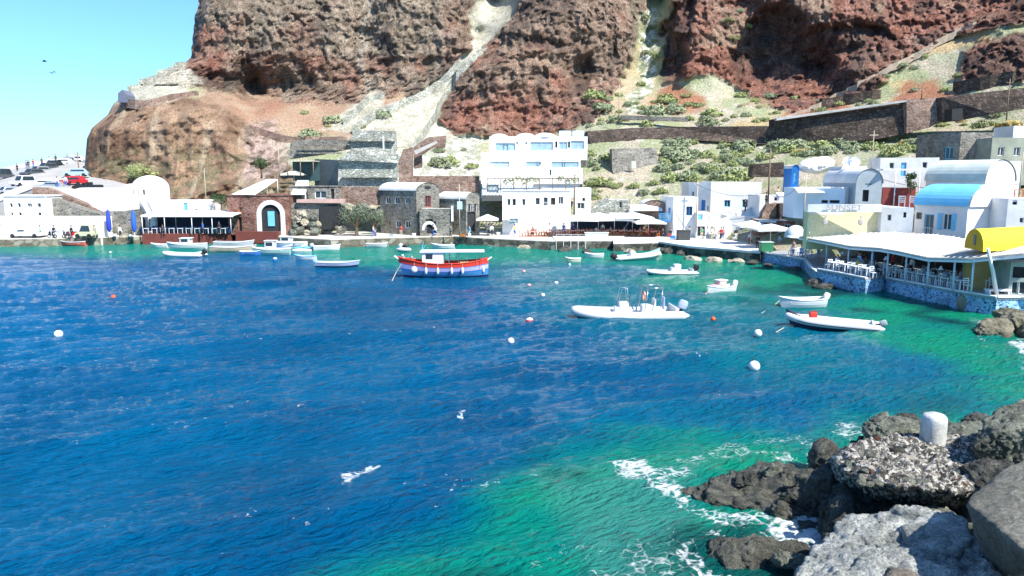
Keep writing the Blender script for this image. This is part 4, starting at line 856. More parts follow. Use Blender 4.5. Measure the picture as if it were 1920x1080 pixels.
mb=MB(); mb.prism([(p.x-.3,p.y-.1) for p in gp]+[(p.x+11,p.y+7) for p in gp[::-1]],1.24,1.42); tag(mb.build('bridge_slab',DECK),'white deck slab bridging the dark gap between the two terraces','slab')
mb=MB(); a,b=gp[0]+Vector((.25,.5,0)),gp[1]+Vector((.5,.3,0)); mb.prism([(a.x,a.y),(b.x,b.y),(b.x+.4,b.y+.4),(a.x+.4,a.y+.4)],-1,1.2); tag(mb.build('gap_shade_panel',DARK),'dark panel standing in for the shaded hollow under the deck slab','wall')  # near-black panel added in place of the shade inside the gap
# ground behind the terraces
G0=[A1[0]+OFF*.5,A1[-1]+OFF*.5,A2[-1]+OFF*.5,A3[0]+OFF*.5,A3[-1]+OFF*.6]
poly_obj('pavement',G0+[Vector((60,60,0)),Vector((60,100,0)),Vector((30,100,0))],-1,.9,mat('white_paving',(.7,.69,.66)),'pale ground behind the terraces')
# canopy
CR=[(1498,79,446),(1548,72,455),(1593,67.3,464),(1650,63.3,468),(1680,61.5,473),(1740,58.3,486),(1820,54.6,488),(1882,52.7,482),(1950,51.3,476)]
fp=[P(x,y,Y) for x,Y,y in CR]; bkp=[p+Vector((7.5,5,.75)) for p in fp]
cr=thing('terrace_canopy','long white slatted canopy roof over the right waterside terrace','canopy',fp[3])
n=len(fp); mb=MB(); vs=fp+bkp; vs=vs+[v+Vector((0,0,.14)) for v in vs]; fs=[]
for i in range(n-1): fs+=[(i,n+i,n+i+1,i+1),(2*n+i,2*n+i+1,3*n+i+1,3*n+i),(i,i+1,2*n+i+1,2*n+i),(n+i+1,n+i,3*n+i,3*n+i+1)]
fs+=[(0,2*n,3*n,n),(n-1,2*n-1,4*n-1,3*n-1)]; mb.add(vs,fs); mb.build('roof_cloth',mat('cream_awning',(.55,.52,.46),.9,.25,.8,.3),cr,world=True)
mb=MB(); rg=random.Random(5)
for i in range(n-1):
    k=int((fp[i+1]-fp[i]).length/.55)
    for j in range(k):
        t=(j+.5)/k; a=fp[i].lerp(fp[i+1],t)+Vector((-.25,-.1,.2)); b=bkp[i].lerp(bkp[i+1],t)+Vector((0,0,.2+rg.uniform(-.03,.03))); mb.tube([a,b],.022,5)
o=mb.build('roof_poles',mat('whitewashed_poles',(.66,.64,.58),.8,.2,3),cr,world=True); 
mb=MB()
for i in range(n-1): mb.bar(fp[i]+Vector((0,0,-.1)),fp[i+1]+Vector((0,0,-.1)),.12,.16)
mb.build('beam',WPAINT,cr,world=True)
def deckz(px): return 1.08 if px<1525 else (1.38 if px<1662 else 1.28)
for x in(1511,1549,1590,1635,1664,1699,1740,1790,1824):
    i=np.interp(x,[c[0] for c in CR],range(n)); k=min(n-2,int(i)); p=fp[k].lerp(fp[k+1],i-k); z=deckz(x)
    mb=MB(); mb.tube([(p.x+.15,p.y+.1,z),(p.x+.15,p.y+.1,p.z)],.075,8); mb.build('post',mat('pale_blue_paint',(.55,.66,.74),.6,.1,2),cr,world=True,smooth=True)
for x in(1530,1600,1660,1720,1790,1850):
    i=np.interp(x,[c[0] for c in CR],range(n)); k=min(n-2,int(i)); p=bkp[k].lerp(bkp[k+1],i-k); mb=MB(); mb.tube([(p.x-.3,p.y,.9),(p.x-.3,p.y,p.z)],.09,8); mb.build('post',WOOD,cr,world=True,smooth=True)
mb=MB(); a=P(1852,466,52.8); b=W(1868,551,1.3); mb.tube([a,a.lerp(b,.5)+Vector((.06,0,0)),b],[.1,.13,.17],10); tag(mb.build('leaning_post',WPAINT,smooth=True),'thick white leaning trunk post at the right end of the terrace','post')
# rear wall of the restaurant under the roof
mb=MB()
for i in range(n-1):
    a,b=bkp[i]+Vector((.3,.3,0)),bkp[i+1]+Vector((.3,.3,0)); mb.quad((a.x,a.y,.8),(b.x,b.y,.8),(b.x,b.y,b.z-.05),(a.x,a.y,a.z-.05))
tag(mb.build('rear_wall',mat('restaurant_shade_dark',(.05,.045,.04),.9,.4,.8,.3)),'dark rear wall under the right terrace canopy','wall')  # canopy shade put into the near-black wall colour
# yellow barrel awning
ya=thing('yellow_awning','bright yellow barrel awning with an orange front at the right edge','awning',P(1808,464,57))
A_,B_=P(1808,464,57.5),P(1844,464,54.3); z=A_.z; A_.z=0;B_.z=0; ax=Vector((8,4,0)); mb=MB(); n2=14; h=(B_-A_)/2; c=(A_+B_)/2; Lp=[]
for k in range(n2+1):
    a=math.pi*k/n2; p=c-h*(math.cos(a)); p.z=z+1.55*math.sin(a)**.8; Lp.append(p)
for k in range(n2): mb.quad(Lp[k],Lp[k+1],Lp[k+1]+ax,Lp[k]+ax)
YEL=mat('yellow_canvas',(.85,.78,.03),.8,.08,1); mb.build('awning_cloth',YEL,ya,world=True,smooth=True)
mb=MB(); mid=c+Vector((0,0,z))
for k in range(n2): mb.add([mid,Lp[k],Lp[k+1]],[(0,1,2)])
mb.build('awning_front',mat('orange_canvas',(.72,.38,.02),.8,.1,1),ya,world=True)
mb=MB(); mb.box(c+Vector((-.06,-.12,z+.75)),(.3,.08,.75),rz=math.atan2(h.y,h.x)); mb.build('front_emblem',mat('emblem',(.3,.25,.2),.7,.3,4),ya,world=True)
# big round ball on the wall
p=W(1823,578,.0); mb=MB(); mb.ball((0,0,0),(.8,.5,.82),22,14,.02,3); o=mb.build('stone_disc',mat('disc_stone',(.26,.24,.17),.95,.35,2.5,.9,bscale=9),smooth=True); o.location=(p.x-.45,p.y-.1,.45); tag(o,'large round grey green boulder like disc leaning on the sea wall','boulder')
# white bench and panels at the right end
b=thing('white_bench','white bench box beside the leaning post on the right terrace','bench',W(1870,551,1.28)); m=MB(); m.box((0,0,.3),(1.7,.6,.12)); m.build('seat',WPAINT,b)
for s in(-.7,.7): m=MB(); m.box((s,0,.13),(.1,.5,.24)); m.build('leg',WPAINT,b)
house('kiosk','grey green wooden kiosk with glazed doors at the right end of the terrace',[(1893,54.6),(1990,53.4)],556,492,mat('grey_green_paint',(.3,.38,.35),.7,.2,2),[(0,1900,500,1926,522,'o'),(0,1898,528,1908,553,'w',WPAINT),(0,1912,528,1926,553,'w',WPAINT)],deep=3,zb=1.28,cat='kiosk')
wallthing('ochre_wall','ochre yellow wall panel under the canopy behind the last tables',[(1810,552),(1810,492),(1862,490),(1866,548)],56.5,mat('ochre',(.34,.26,.1),.85,.25,1.2,.2),.3)
# ---- furniture
def chair(m1,nm='chair'):
    t=thing(nm,'white wooden chair','chair'); 
    m=MB(); m.box((0,0,.45),(.44,.44,.05)); m.build('seat',m1,t)
    m=MB(); m.bar((-.2,.2,.45),(-.2,.24,.98),.05); m.bar((.2,.2,.45),(.2,.24,.98),.05)
    for z in(.62,.78,.94): m.bar((-.2,.22,z),(.2,.22,z),.03,.07)
    m.build('backrest',m1,t)
    for x in(-.19,.19):
        for y in(-.19,.19): m=MB(); m.box((x,y,.22),(.05,.05,.44)); m.build('leg',m1,t)
    return t
def table(m1,top=None):
    t=thing('table','white square table','table'); m=MB(); m.box((0,0,.74),(.85,.85,.05)); m.build('table_top',top or m1,t)
    for x in(-.36,.36):
        for y in(-.36,.36): m=MB(); m.box((x,y,.36),(.06,.06,.72)); m.build('leg',m1,t)
    return t
WCH=mat('white_chair_paint',(.78,.8,.82),.5,.08,3)
ch0=chair(WCH); tb0=table(WCH); used=[False,False]
def put(src,i,loc,rz,label,group):
    if not used[i]: o=src; used[i]=True
    else: o=copy_tree(src)
    o.location=loc; o.rotation_euler=(0,0,rz); o['label']=label; o['group']=group; return o
rg=random.Random(11)
def along(pts,t):
    L=[(pts[i+1]-pts[i]).length for i in range(len(pts)-1)]; s=t*sum(L)
    for i,l in enumerate(L):
        if s<=l: return pts[i].lerp(pts[i+1],s/l),(pts[i+1]-pts[i]).normalized()
        s-=l
    return pts[-1].copy(),(pts[-1]-pts[-2]).normalized()
def rowof(pts,t0,t1,k,z,off,which):
    for i in range(k):
        p,d=along(pts,t0+(t1-t0)*(i+.5)/k); nn=Vector((-d.y,d.x,0)); q=p+nn*off; q.z=z; rz=math.atan2(d.y,d.x)
        put(tb0,1,q,rz,'white square table on the %s'%which,'white tables on the %s'%which)
        for s,ra in((-1,math.pi/2),(1,-math.pi/2)):
            c=q+d*s*.72; put(ch0,0,c,rz-ra*1+rg.uniform(-.15,.15),'white wooden chair pulled to a table on the %s'%which,'white chairs on the %s'%which)
rowof(A3[:3],.03,.97,6,1.28,.75,'right terrace edge'); rowof(A2,.08,.98,4,1.38,.75,'middle terrace edge')
rowof(A3[:3],.1,1,5,1.28,2.9,'right terrace behind the edge row'); rowof(A2,.1,1,3,1.38,3.0,'middle terrace behind the edge row')
rowof(A1[:3],.45,.95,2,1.08,1.3,'narrow left terrace')
# ---- orange tavern tables of the middle quay
OCH=mat('orange_chair_wood',(.5,.17,.07),.6,.25,3); PCL=mat('pink_cloth',(.66,.42,.38),.85,.15,2)
def tset(label,cloth,group,k):
    t=thing('table',label,'table',group=group); m=MB(); m.box((0,0,.74),(.9,.9,.05)); m.build('table_top',cloth,t); m=MB(); m.box((0,0,.36),(.1,.1,.72)); m.box((0,0,.03),(.5,.5,.05)); m.build('pedestal',OCH,t); return t
t0=tset('table','','g',0) if False else None
def simplechair():
    m=MB(); m.box((0,0,.45),(.42,.42,.05)); m.box((0,.2,.72),(.42,.04,.5))
    for x in(-.18,.18):
        for y in(-.18,.18): m.box((x,y,.22),(.05,.05,.44))
    o=m.build('chair',OCH); return tag(o,'orange wooden tavern chair on the middle quay','chair','orange chairs on the middle quay')
so_=simplechair(); st_=tset('tavern table with a pink cloth on the middle quay',PCL,'tavern tables on the middle quay',0); f1=[0,0]
for x in range(985,1238,15):
    for r in range(2):
        if 1092<x<1100: continue
        Y=108.3+r*1.6-(max(0,x-1160)*.03); p=Vector((PxX(x+r*6,Y,1.3),Y,1.27 if x>1045 else 1.13))
        o=st_ if not f1[0] else copy_tree(st_); f1[0]=1; o.location=p
        for s in(-1,1):
            c=so_ if not f1[1] else copy_tree(so_); f1[1]=1; c.location=p+Vector((s*.62,rg.uniform(-.2,.2),0)); c.rotation_euler=(0,0,s*math.pi/2+rg.uniform(-.4,.4)+math.pi)
# left restaurant: dark blue chairs
def simp(name,label,mt,group):
    m=MB(); m.box((0,0,.45),(.42,.42,.05)); m.box((0,.2,.72),(.42,.04,.5))
    for x in(-.18,.18):
        for y in(-.18,.18): m.box((x,y,.22),(.05,.05,.44))
    return tag(m.build(name,mt),label,'chair',group)
nb=simp('chair','navy blue chair under the left restaurant canopy',mat('navy_paint',(.02,.04,.12),.6,.2,3),'navy chairs under the left canopy'); ntb=None
first=[1,1]
for x in range(276,430,16):
    for r in range(2):
        Y=TY+1.2+r*2.0; p=Vector((PxX(x+r*7,Y,1.6),Y,1.5)); 
        for s in(-1,1):
            c=nb if first[0] else copy_tree(nb); first[0]=0; c.location=p+Vector((s*.62,0,0)); c.rotation_euler=(0,0,s*math.pi/2+math.pi)
        o=copy_tree(tb0); o.location=p; o.rotation_euler=(0,0,0); o['label']='small white table under the left restaurant canopy'; o['group']='white tables under the left canopy'
# ---- big market parasols of the middle restaurant
def parasol(name,label,c,wx,wy,hp,ztop,mt=CANVAS,rz=0,group=None,rise=.7,pole=True):
    t=thing(name,label,'parasol',c,rz,group); m=MB(); n=16; h=ztop-c[2]
    ring=[]; 
    for (sx,sy) in ((-1,-1),(0,-1),(1,-1),(1,0),(1,1),(0,1),(-1,1),(-1,0)): ring.append((sx*wx/2,sy*wy/2,h-rise-(0 if abs(sx)+abs(sy)==2 else -.05)))
    vs=[(0,0,h)]+ring+[(x,y,z-.22) for x,y,z in ring]; fs=[(0,1+i,1+(i+1)%8) for i in range(8)]+[(1+i,9+i,9+(i+1)%8,1+(i+1)%8) for i in range(8)]
    m.add(vs,fs); m.build('canopy',mt,t)
    if pole:
        m=MB(); m.tube([(0,0,0),(0,0,h)],.04,7); m.build('pole',WPAINT,t,smooth=True)
        m=MB()
        for i in range(8): m.bar((0,0,h-.75),Vector(ring[i])*.98,.025)
        m.build('ribs',WOOD,t)
    return t
for i,(x,Y,w_,zt_,lb) in enumerate([(1083,108.6,5.6,4.35,'leftmost wide white parasol over the orange quay tables'),(1122,109.6,5.6,4.6,'second wide white parasol over the orange quay tables'),(1152,108.6,5.0,4.4,'third wide white parasol over the orange quay tables'),(1186,108.4,5.4,4.7,'fourth wide white parasol, highest of the quay row'),(1216,106.5,4.2,4.1,'rightmost wide white parasol of the quay row near the brick shed')]):
    parasol('parasol',lb,(PxX(x,Y,3),Y,1.27),w_,4.6,2.6,zt_,group='wide white parasols of the middle restaurant')
parasol('parasol','white parasol over the entrance left of the white restaurant house',(PxX(914,110,3),110,1.12),3.2,3,2.6,4.3)
parasol('parasol','slanting white parasol in front of the red stone tavern',(PxX(1445,90,3),90,1.27),4.4,4,2.6,4.2,rise=.6)
parasol('parasol','white parasol between the storehouse and the red stone tavern',(PxX(1408,95,3),95,1.27),3.8,3.4,2.6,4.3,rise=.6)
parasol('parasol','beige parasol on the roof below the glazed terrace',(P(552,345,118.5).x,118.5,P(552,345,118.5).z),3.4,3,2.5,P(552,318,118.5).z,mt=mat('beige_canvas',(.6,.58,.45),.9,.1,1))
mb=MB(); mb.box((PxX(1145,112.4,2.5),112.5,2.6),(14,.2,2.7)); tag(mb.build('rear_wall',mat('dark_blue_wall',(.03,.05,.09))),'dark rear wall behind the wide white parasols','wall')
p=W(1490,480,.9); mb=MB(); mb.lathe((0,0,0),[(1.15,0),(1.15,.1)]+[(1.15*math.cos(a),.1+1.25*math.sin(a)) for a in [i*math.pi/16 for i in range(9)]],18); o=mb.build('small_dome',WHITE,smooth=True); o.location=(PxX(1492,82,4),82,Z(440,82)-.3); tag(o,'small white dome awning at the left end of the long canopy','dome')
t=thing('waste_container','green waste container with white stuff on top beside the terrace','container',(PxX(1436,86,1.5),86,1.0)); m=MB(); m.box((0,0,.75),(1.4,1,1.0)); m.build('body',GREENP,t,bevel=.05); m=MB(); m.box((0,0,1.32),(1.5,1.1,.12)); m.build('lid',mat('lid',(.4,.5,.45),.6,.2,2),t,bevel=.03)
for x in(-.5,.5): m=MB(); m.lathe((x,0,.12),[(0,-.06),(.12,-.06),(.12,.06),(0,.06)],10); m.build('wheel',BLACKR,t)
t=thing('metal_crate','dark square metal grate box on the quay wall below the pole','crate',(PxX(1281,101,1.5),101,.9)); m=MB(); m.box((0,0,.8),(1.7,1,1.7)); m.build('box',mat('dark_metal',(.05,.055,.055),.6,.3,3,.3),t,bevel=.04); m=MB(); m.box((0,0,1.68),(1.8,1.1,.08)); m.build('lid',mat('dark_metal',(.05,.055,.055)),t)
t=thing('freezer_box','pale green upturned boat shaped box on the quay under the parasols','box',(PxX(1118,107.4,1),107.2,1.0)); m=MB(); m.box((0,0,.5),(3.3,.8,.5)); m.build('box',mat('pale_green',(.45,.6,.56),.6,.15,2),t,bevel=.08); m=MB(); m.box((0,0,.82),(3.5,.95,.08)); m.build('lid',WPAINT,t)
# ---- poles
def lamp(name,label,px,py0,py1,Y,r=.09,arm=0,m=None):
    a,b=P(px,py0,Y),P(px,py1,Y); t=thing(name,label,'pole',(a.x,a.y,a.z)); h=b.z-a.z; mb=MB(); mb.tube([(0,0,-.3),(0,0,h)],[r,r*.7],8); mb.build('pole',m or PALEWOOD,t,smooth=True)
    if arm: mb=MB(); mb.tube([(0,0,h-.1),(arm*.6,0,h+.05),(arm,0,h)],.04,6); mb.build('arm',m or PALEWOOD,t); mb=MB(); mb.box((arm,0,h-.05),(.5,.2,.12)); mb.build('lamp_head',STEEL,t,bevel=.03)
    else: mb=MB(); mb.bar((-.5,0,h-.5),(.5,0,h-.5),.08); mb.build('cross_arm',m or PALEWOOD,t)
    return t
lamp('utility_pole','thin pale pole in front of the netted headland rock',387,385,315,118,.07)
lamp('lamp_post','slim pale street lamp post before the low vaulted stone house',862,442,345,108.8,.08)
lamp('utility_pole','dark wooden pole in front of the white hotel',1077,405,323,112,.1,m=WOOD)
lamp('utility_pole','leaning wooden pole beside the small blue windowed house',1305,432,338,104,.11)
lamp('lamp_post','tall brown street lamp with an arm reaching left on the slope',1440,378,277,100,.12,arm=-1.3,m=WOOD)
lamp('utility_pole','wooden pole at the left end of the cream mosaic wall',1506,424,328,80,.09)
lamp('utility_pole','thin pole rising above the grey blue gable',1634,318,245,88,.06)
lamp('utility_pole','wooden pole above the long retaining wall at the far right',1887,222,148,106,.09,m=WOOD)
lamp('utility_pole','thin leaning grey pole at the foot of the cliff gully',1160,222,158,148,.08)
lamp('utility_pole','pale pole on the roof at the right edge near the orange balustrade',1911,362,285,74,.07)
lamp('utility_pole','dark pole by the parked cars on the upper road',150,345,284,138,.12,m=WOOD)
lamp('utility_pole','short dark iron post standing on the far right slope above the wall',1728,182,160,121,.09,m=WOOD)
lamp('lamp_post','very thin distant lamp post on the upper road skyline',135,312,278,165,.07)
lamp('utility_pole','thin brown pole beside the pink rock behind the brick house',524,330,268,124,.08)
# wires
for a,b,lb in ((P(1306,345,104),P(1440,360,100),'thin sagging wire between the wooden pole and the tall street lamp'),(P(1440,362,100),P(1506,340,80),'thin sagging wire from the tall street lamp to the next pole'),(P(1634,330,87),P(1911,345,74),'thin wire crossing in front of the vaulted roofs')):
    m=MB(); pts=[a.lerp(b,t/10)-Vector((0,0,(1-(2*t/10-1)**2)*1.0)) for t in range(11)]; m.tube(pts,.025,4); o=m.build('wire',BLACKR); tag(o,lb,'wire')
for x,lb in((1588,'left satellite dish on the white roof below the slope'),(1602,'right satellite dish on the white roof below the slope')):
    p=P(x,303,90); t=thing('satellite_dish',lb,'dish',p); m=MB(); m.lathe((0,0,0),[(.02,0),(.35,.06),(.62,.2)],16); m.v=[(a,-c,b) for a,b,c in m.v]; m.build('dish',WPAINT,t,smooth=True); m=MB(); m.tube([(0,.1,0),(0,.2,-1.2)],.04,6); m.build('mount',STEEL,t)
# ---- plants
LEAF=[mat('leaf_pale_green',(.33,.37,.15),.8,.3,1.2,dirt=(.20,.23,.09)),mat('leaf_grey_green',(.30,.34,.2),.8,.3,1.2,dirt=(.17,.2,.11)),mat('leaf_dark_green',(.05,.09,.03),.8,.35,1.5),mat('leaf_yellow',(.52,.42,.17),.8,.3,1.2),mat('leaf_olive',(.17,.2,.13),.8,.35,1.2,dirt=(.07,.09,.06)),mat('leaf_olive',(.17,.2,.13))]
def leafmesh(r,n,seed,size,squash=.7,dome=True,holes=.25):
    rs=np.random.RandomState(seed); d=rs.normal(size=(n,3)); d/=np.linalg.norm(d,axis=1)[:,None]
    if dome: d[:,2]=np.abs(d[:,2])
    lump=1+.28*fbm(d*1.0,.6,3,seed)*2; rad=r*lump*(1-.35*rs.rand(n)**2); c=d*rad[:,None]; c[:,2]*=squash
    keep=fbm(c/r,.35,2,seed+5)>-holes; c=c[keep]; d=d[keep]; m=len(c)
    nn=d+rs.normal(size=(m,3))*.7; nn/=np.linalg.norm(nn,axis=1)[:,None]; t=np.cross(nn,rs.normal(size=(m,3))); t/=np.linalg.norm(t,axis=1)[:,None]; b=np.cross(nn,t)
    s=size*(.6+.8*rs.rand(m))[:,None]; V=np.stack([c-t*s,c+b*s*.5,c+t*s,c-b*s*.5],1).reshape(-1,3); Fq=np.arange(m*4).reshape(-1,4); return V,Fq
def shrub(kind,seed,r=1.0,n=700):
    V,Fq=leafmesh(r,n,seed,.13); t=thing('shrub','shrub','shrub'); f=npmesh('foliage',V,Fq,LEAF[kind],False,parent=t)
    m=MB(); m.tube([(0,0,-.3),(0,0,.25)],.08,5); m.build('stem',WOOD,t); return t
SHR=[shrub(0,1),shrub(1,2),shrub(0,3),shrub(1,4),shrub(3,5)]; su=[0]*5
zones=[((1105,1240),(175,238),26),((1250,1460),(175,232),30),((1240,1440),(258,345),70),((1100,1160),(285,350),12),((1440,1560),(262,290),22),((1560,1760),(245,292),50),((1760,1900),(190,240),14),((1480,1640),(178,218),12),((1640,1800),(90,180),8),((1200,1240),(20,170),9),((1330,1420),(20,90),5),((560,730),(205,255),6),((240,300),(318,330),4),((790,890),(275,325),6),((1100,1240),(340,372),14)]
NM=['pale green cushion shrub','grey green cushion shrub','pale green cushion shrub','grey green cushion shrub','yellowish dry shrub']
ZN=['on the slope at the foot of the gully','on the red slope above the retaining wall','on the slope above the blue and white houses','beside the white hotel','above the blue arched door','on the yellow slope below the retaining wall','above the stone ruin','below the right cliff','in the upper right cleft','inside the cliff gully','in the high green cleft','on the orange slope under the left cliff','behind the white dome','on the pale rubble slope','above the ruined house']
for zi,((x0,x1),(y0,y1),k) in enumerate(zones):
    for i in range(k):
        x,y=rg.uniform(x0,x1),rg.uniform(y0,y1); v=rg.choice([0,1,2,3,4] if x>1500 else [0,1,2,3]); p=ground_at(x,y)
        if su[v]==0: o=SHR[v]; su[v]=1
        else: o=copy_tree(SHR[v])
        s=rg.uniform(.55,1.3)*rg.choice([1,1,1.5,2])*(.7 if p.y<115 else 1); o.location=p+Vector((0,0,-.15*s)); o.scale=(s,s,s*rg.uniform(.8,1.1)); o.rotation_euler=(0,0,rg.uniform(0,6))
        o['label']='%s %s'%(NM[v],ZN[zi]); o['group']='%ss %s'%(NM[v],ZN[zi])
def tree(name,label,p,h,r,kind,seed,n=2200,squash=.8,size=.12,cat='tree'):
    t=thing(name,label,cat,p); m=MB(); rg2=random.Random(seed); m.tube([(0,0,-.4),(.1,0,h*.3),(0,.1,h*.6)],[r*.12,r*.09,r*.05],8)
    for k in range(6):
        a=rg2.uniform(0,6.28); m.tube([(0.05,0,h*.3),(math.cos(a)*r*.4,math.sin(a)*r*.4,h*.6),(math.cos(a)*r*.7,math.sin(a)*r*.7,h*.75)],[r*.06,r*.04,r*.015],6)
    m.build('trunk',WOOD,t,smooth=True); VV=[];FF=[];o_=0
    for k in range(7):
        a=rg2.uniform(0,6.28); q=rg2.uniform(.2,.6)*r; V,Fq=leafmesh(r*rg2.uniform(.4,.6),n//7,seed*10+k,size,squash,False,.3); V=V+np.array([math.cos(a)*q,math.sin(a)*q,h*rg2.uniform(.55,.85)]); VV.append(V); FF.append(Fq+o_); o_+=len(V)
    npmesh('crown',np.concatenate(VV),np.concatenate(FF),LEAF[kind],False,parent=t); return t
tree('tamarisk_tree','large grey green leafy tree between the cave and the stone house',(P(668,436,109.5).x,109.5,1.1),4.3,2.6,5,51,4200,size=.1)
tree('tamarisk_tree','smaller grey green tree touching the left corner of the stone house',(P(703,436,109.3).x,109.3,1.1),3.9,1.7,5,52,2600,size=.1)
tree('pine_tree','small dark green tree in front of the pink rock',P(490,330,126),3.2,1.5,2,53,1500)
tree('climbing_plant','dark green climbing plant column under the thin roof slab pergola',P(1704,388,82.6),4.0,.6,2,54,900,1.4,.1,'plant')
tree('bush','bright green bush behind the white dome',P(268,335,132),2.0,3.0,0,55,1500,.7,.14,'bush')
tree('bush','bluish green bush left of the pink plaster ledge',P(455,398,114),2.4,1.6,1,56,1400,.7,.1,'bush')
tree('bush','green bush behind the low restaurant annex on the left',P(415,392,117),2.2,1.6,2,57,1200,.7,.1,'bush')
xa,xb,xc,xd,za=VINE
for (a,b),lb in (((xa,xb),'green climbing vine on the left half of the pergola'),((xc,xd),'green climbing vine on the right end of the pergola')):
    k=int((b-a)/.8); VV=[];FF=[];o_=0
    for i in range(k):
        V,Fq=leafmesh(.6,230,80+i,.11,.8,False,.2); V=V+np.array([(b-a)*(i+.5)/k,rg.uniform(-.5,1.2),rg.uniform(-.5,.15)]); VV.append(V);FF.append(Fq+o_);o_+=len(V)
    o=npmesh('climbing_vine',np.concatenate(VV),np.concatenate(FF),LEAF[0],False); o.location=(a,116,za); tag(o,lb,'vine')

# ---- small clutter along the waterfront
RB_=random.Random(77)
rl=thing('quay_railing','thin white railing of posts along the dark quay edge below the parasols','railing',W(1045,466,1.0)); m=MB(); a=W(1043,452,1.2); b=W(1098,453,1.2)
for k in range(5): m.tube([a.lerp(b,k/4)-Vector((0,0,1.1)),a.lerp(b,k/4)+Vector((0,0,.9))],.035,6)
m.tube([a+Vector((0,0,.9)),b+Vector((0,0,.9))],.03,6); m.build('rail',WPAINT,rl,world=True)
for x,y0,y1,Y,wd,lb in ((1027,425,432,111,2.6,'small cream awning over the dark door of the white restaurant house'),(962,402,406,111.4,2.2,'narrow white awning over the pale blue ground floor window'),(1095,404,408,113,2.0,'white awning on the narrow house right of the tall pole'),(1210,384,392,110,4.5,'white sheet awning between the ruined house and the brick shed'),(1165,400,405,112,3.5,'white sheet awning below the ruined house'),(1528,352,358,89,5.0,'pale blue awning sheet on the low vaulted house'),(1478,362,366,96,3.2,'white awning slab over the terrace right of the tall lamp')):
    a=P(x,y0,Y); t=thing('awning',lb,'awning',a); z0=a.z-P(x,y1,Y).z; m=MB(); m.add([(-wd/2,0,0),(wd/2,0,0),(wd/2,-1.4,-z0-.2),(-wd/2,-1.4,-z0-.2),(-wd/2,0,.08),(wd/2,0,.08),(wd/2,-1.4,-z0-.12),(-wd/2,-1.4,-z0-.12)],[(0,3,2,1),(4,5,6,7),(0,1,5,4),(1,2,6,5),(2,3,7,6),(3,0,4,7)]); m.build('awning_cloth',CANVAS if 'cream' not in lb else CREAM,t)
    for s in(-1,1): m=MB(); m.tube([(s*wd*.48,-1.35,-z0-.2),(s*wd*.48,-.05,-z0-.7)],.03,5); m.build('strut',STEEL,t)
PL=0
def potted(p,lb,s=1.0,kind=2,pot=None):
    t=thing('potted_plant',lb,'plant',p); m=MB(); m.lathe((0,0,0),[(0,0),(.16*s,0),(.24*s,.35*s),(.2*s,.35*s),(0,.32*s)],12); m.build('pot',pot or WPAINT,t,smooth=True); V,Fq=leafmesh(.42*s,160,int(p.x*7)%97,.07,1.0,False,.3); V[:,2]+=.75*s; npmesh('foliage',V,Fq,LEAF[kind],False,parent=t)
for x,Y,z,lb in ((934,110.6,1.12,'potted plant beside the entrance parasol'),(880,109.5,1.12,'potted plant at the low brown stone house'),(1002,109.9,1.12,'potted plant left of the dark restaurant door'),(776,108.8,1.12,'potted plant at the corner of the two storey stone house'),(1322,102.8,1.25,'potted plant by the small blue door'),(1345,101.9,1.25,'potted plant at the foot of the long staircase'),(1376,101.0,1.25,'potted plant under the long staircase'),(215,107.9,1.12,'potted plant between the folded umbrellas'),(244,107.9,1.12,'potted plant left of the bright blue folded umbrella'),(1415,93,.95,'potted plant beside the storehouse'),(1402,106,0,'')):
    if lb: potted(Vector((PxX(x,Y,1.5),Y,z)),lb,RB_.uniform(.9,1.4))
for (x,y,Y,lb) in ((1680,388,83.6,'left white armchair on the red walled roof terrace'),(1700,388,83.4,'right white armchair on the red walled roof terrace')):
    p=P(x,y,Y); o=copy_tree(ch0); o.location=p+Vector((0,-1.2,0)); o.rotation_euler=(0,0,2.6); o.scale=(1.5,1.5,1.3); o['label']=lb; o['group']='armchairs on the roof terrace'
cr2=[('crate','blue plastic fish crate on the middle quay near the metal box',1262,103.5,1.27,BLUEP),('crate','white foam fish crate on the middle quay near the metal box',1270,103.2,1.27,WPAINT),('crate','grey fish crate on the quay in front of the two storey stone house',735,108.2,1.12,GREY),('crate','white foam crate near the leafy trees on the quay',716,108,1.12,WPAINT),('crate','orange crate on the quay beside the slim lamp post',868,108.2,1.12,mat('orange_plastic',(.6,.2,.04),.5,.1,2)),('crate','pale crate at the right end of the left quay',232,107,1.12,PALEWOOD)]
for nm,lb,x,Y,z,mt_ in cr2:
    t=thing(nm,lb,'crate',(PxX(x,Y,z),Y,z),RB_.uniform(-.5,.5)); m=MB(); m.box((0,0,.03),(.7,.45,.06)); m.box((0,.21,.2),(.7,.04,.36)); m.box((0,-.21,.2),(.7,.04,.36)); m.box((.33,0,.2),(.04,.38,.36)); m.box((-.33,0,.2),(.04,.38,.36)); m.build('crate_body',mt_,t)
# hanging lamps, menu boards and a hand rail
for x,lb in ((1656,'white bell shaped lamp hanging from the canopy edge above the gap'),(1760,'bell shaped lamp hanging in the right part of the canopy'),(1575,'bell shaped lamp hanging in the left part of the canopy')):
    i=np.interp(x,[c[0] for c in CR],range(n_cr)) if 'n_cr' in globals() else np.interp(x,[c[0] for c in CR],range(len(CR))); k=min(len(CR)-2,int(i)); p=fp[k].lerp(fp[k+1],i-k)+Vector((.5,.4,-.1)); t=thing('hanging_lamp',lb,'lamp',p); m=MB(); m.lathe((0,0,-.75),[(.0,.3),(.06,.28),(.12,.1),(.24,0)],12); m.build('lamp_shade',WPAINT,t,smooth=True); m=MB(); m.tube([(0,0,0),(0,0,-.48)],.012,5); m.build('cord',BLACKR,t)
hr=thing('hand_rail','thin dark hand rail descending beside the small white blue windowed house','railing',P(1268,405,105)); m=MB(); m.tube([P(1268,403,105),P(1288,432,104.2)],.05,6); m.build('rail',WOOD,hr,world=True)

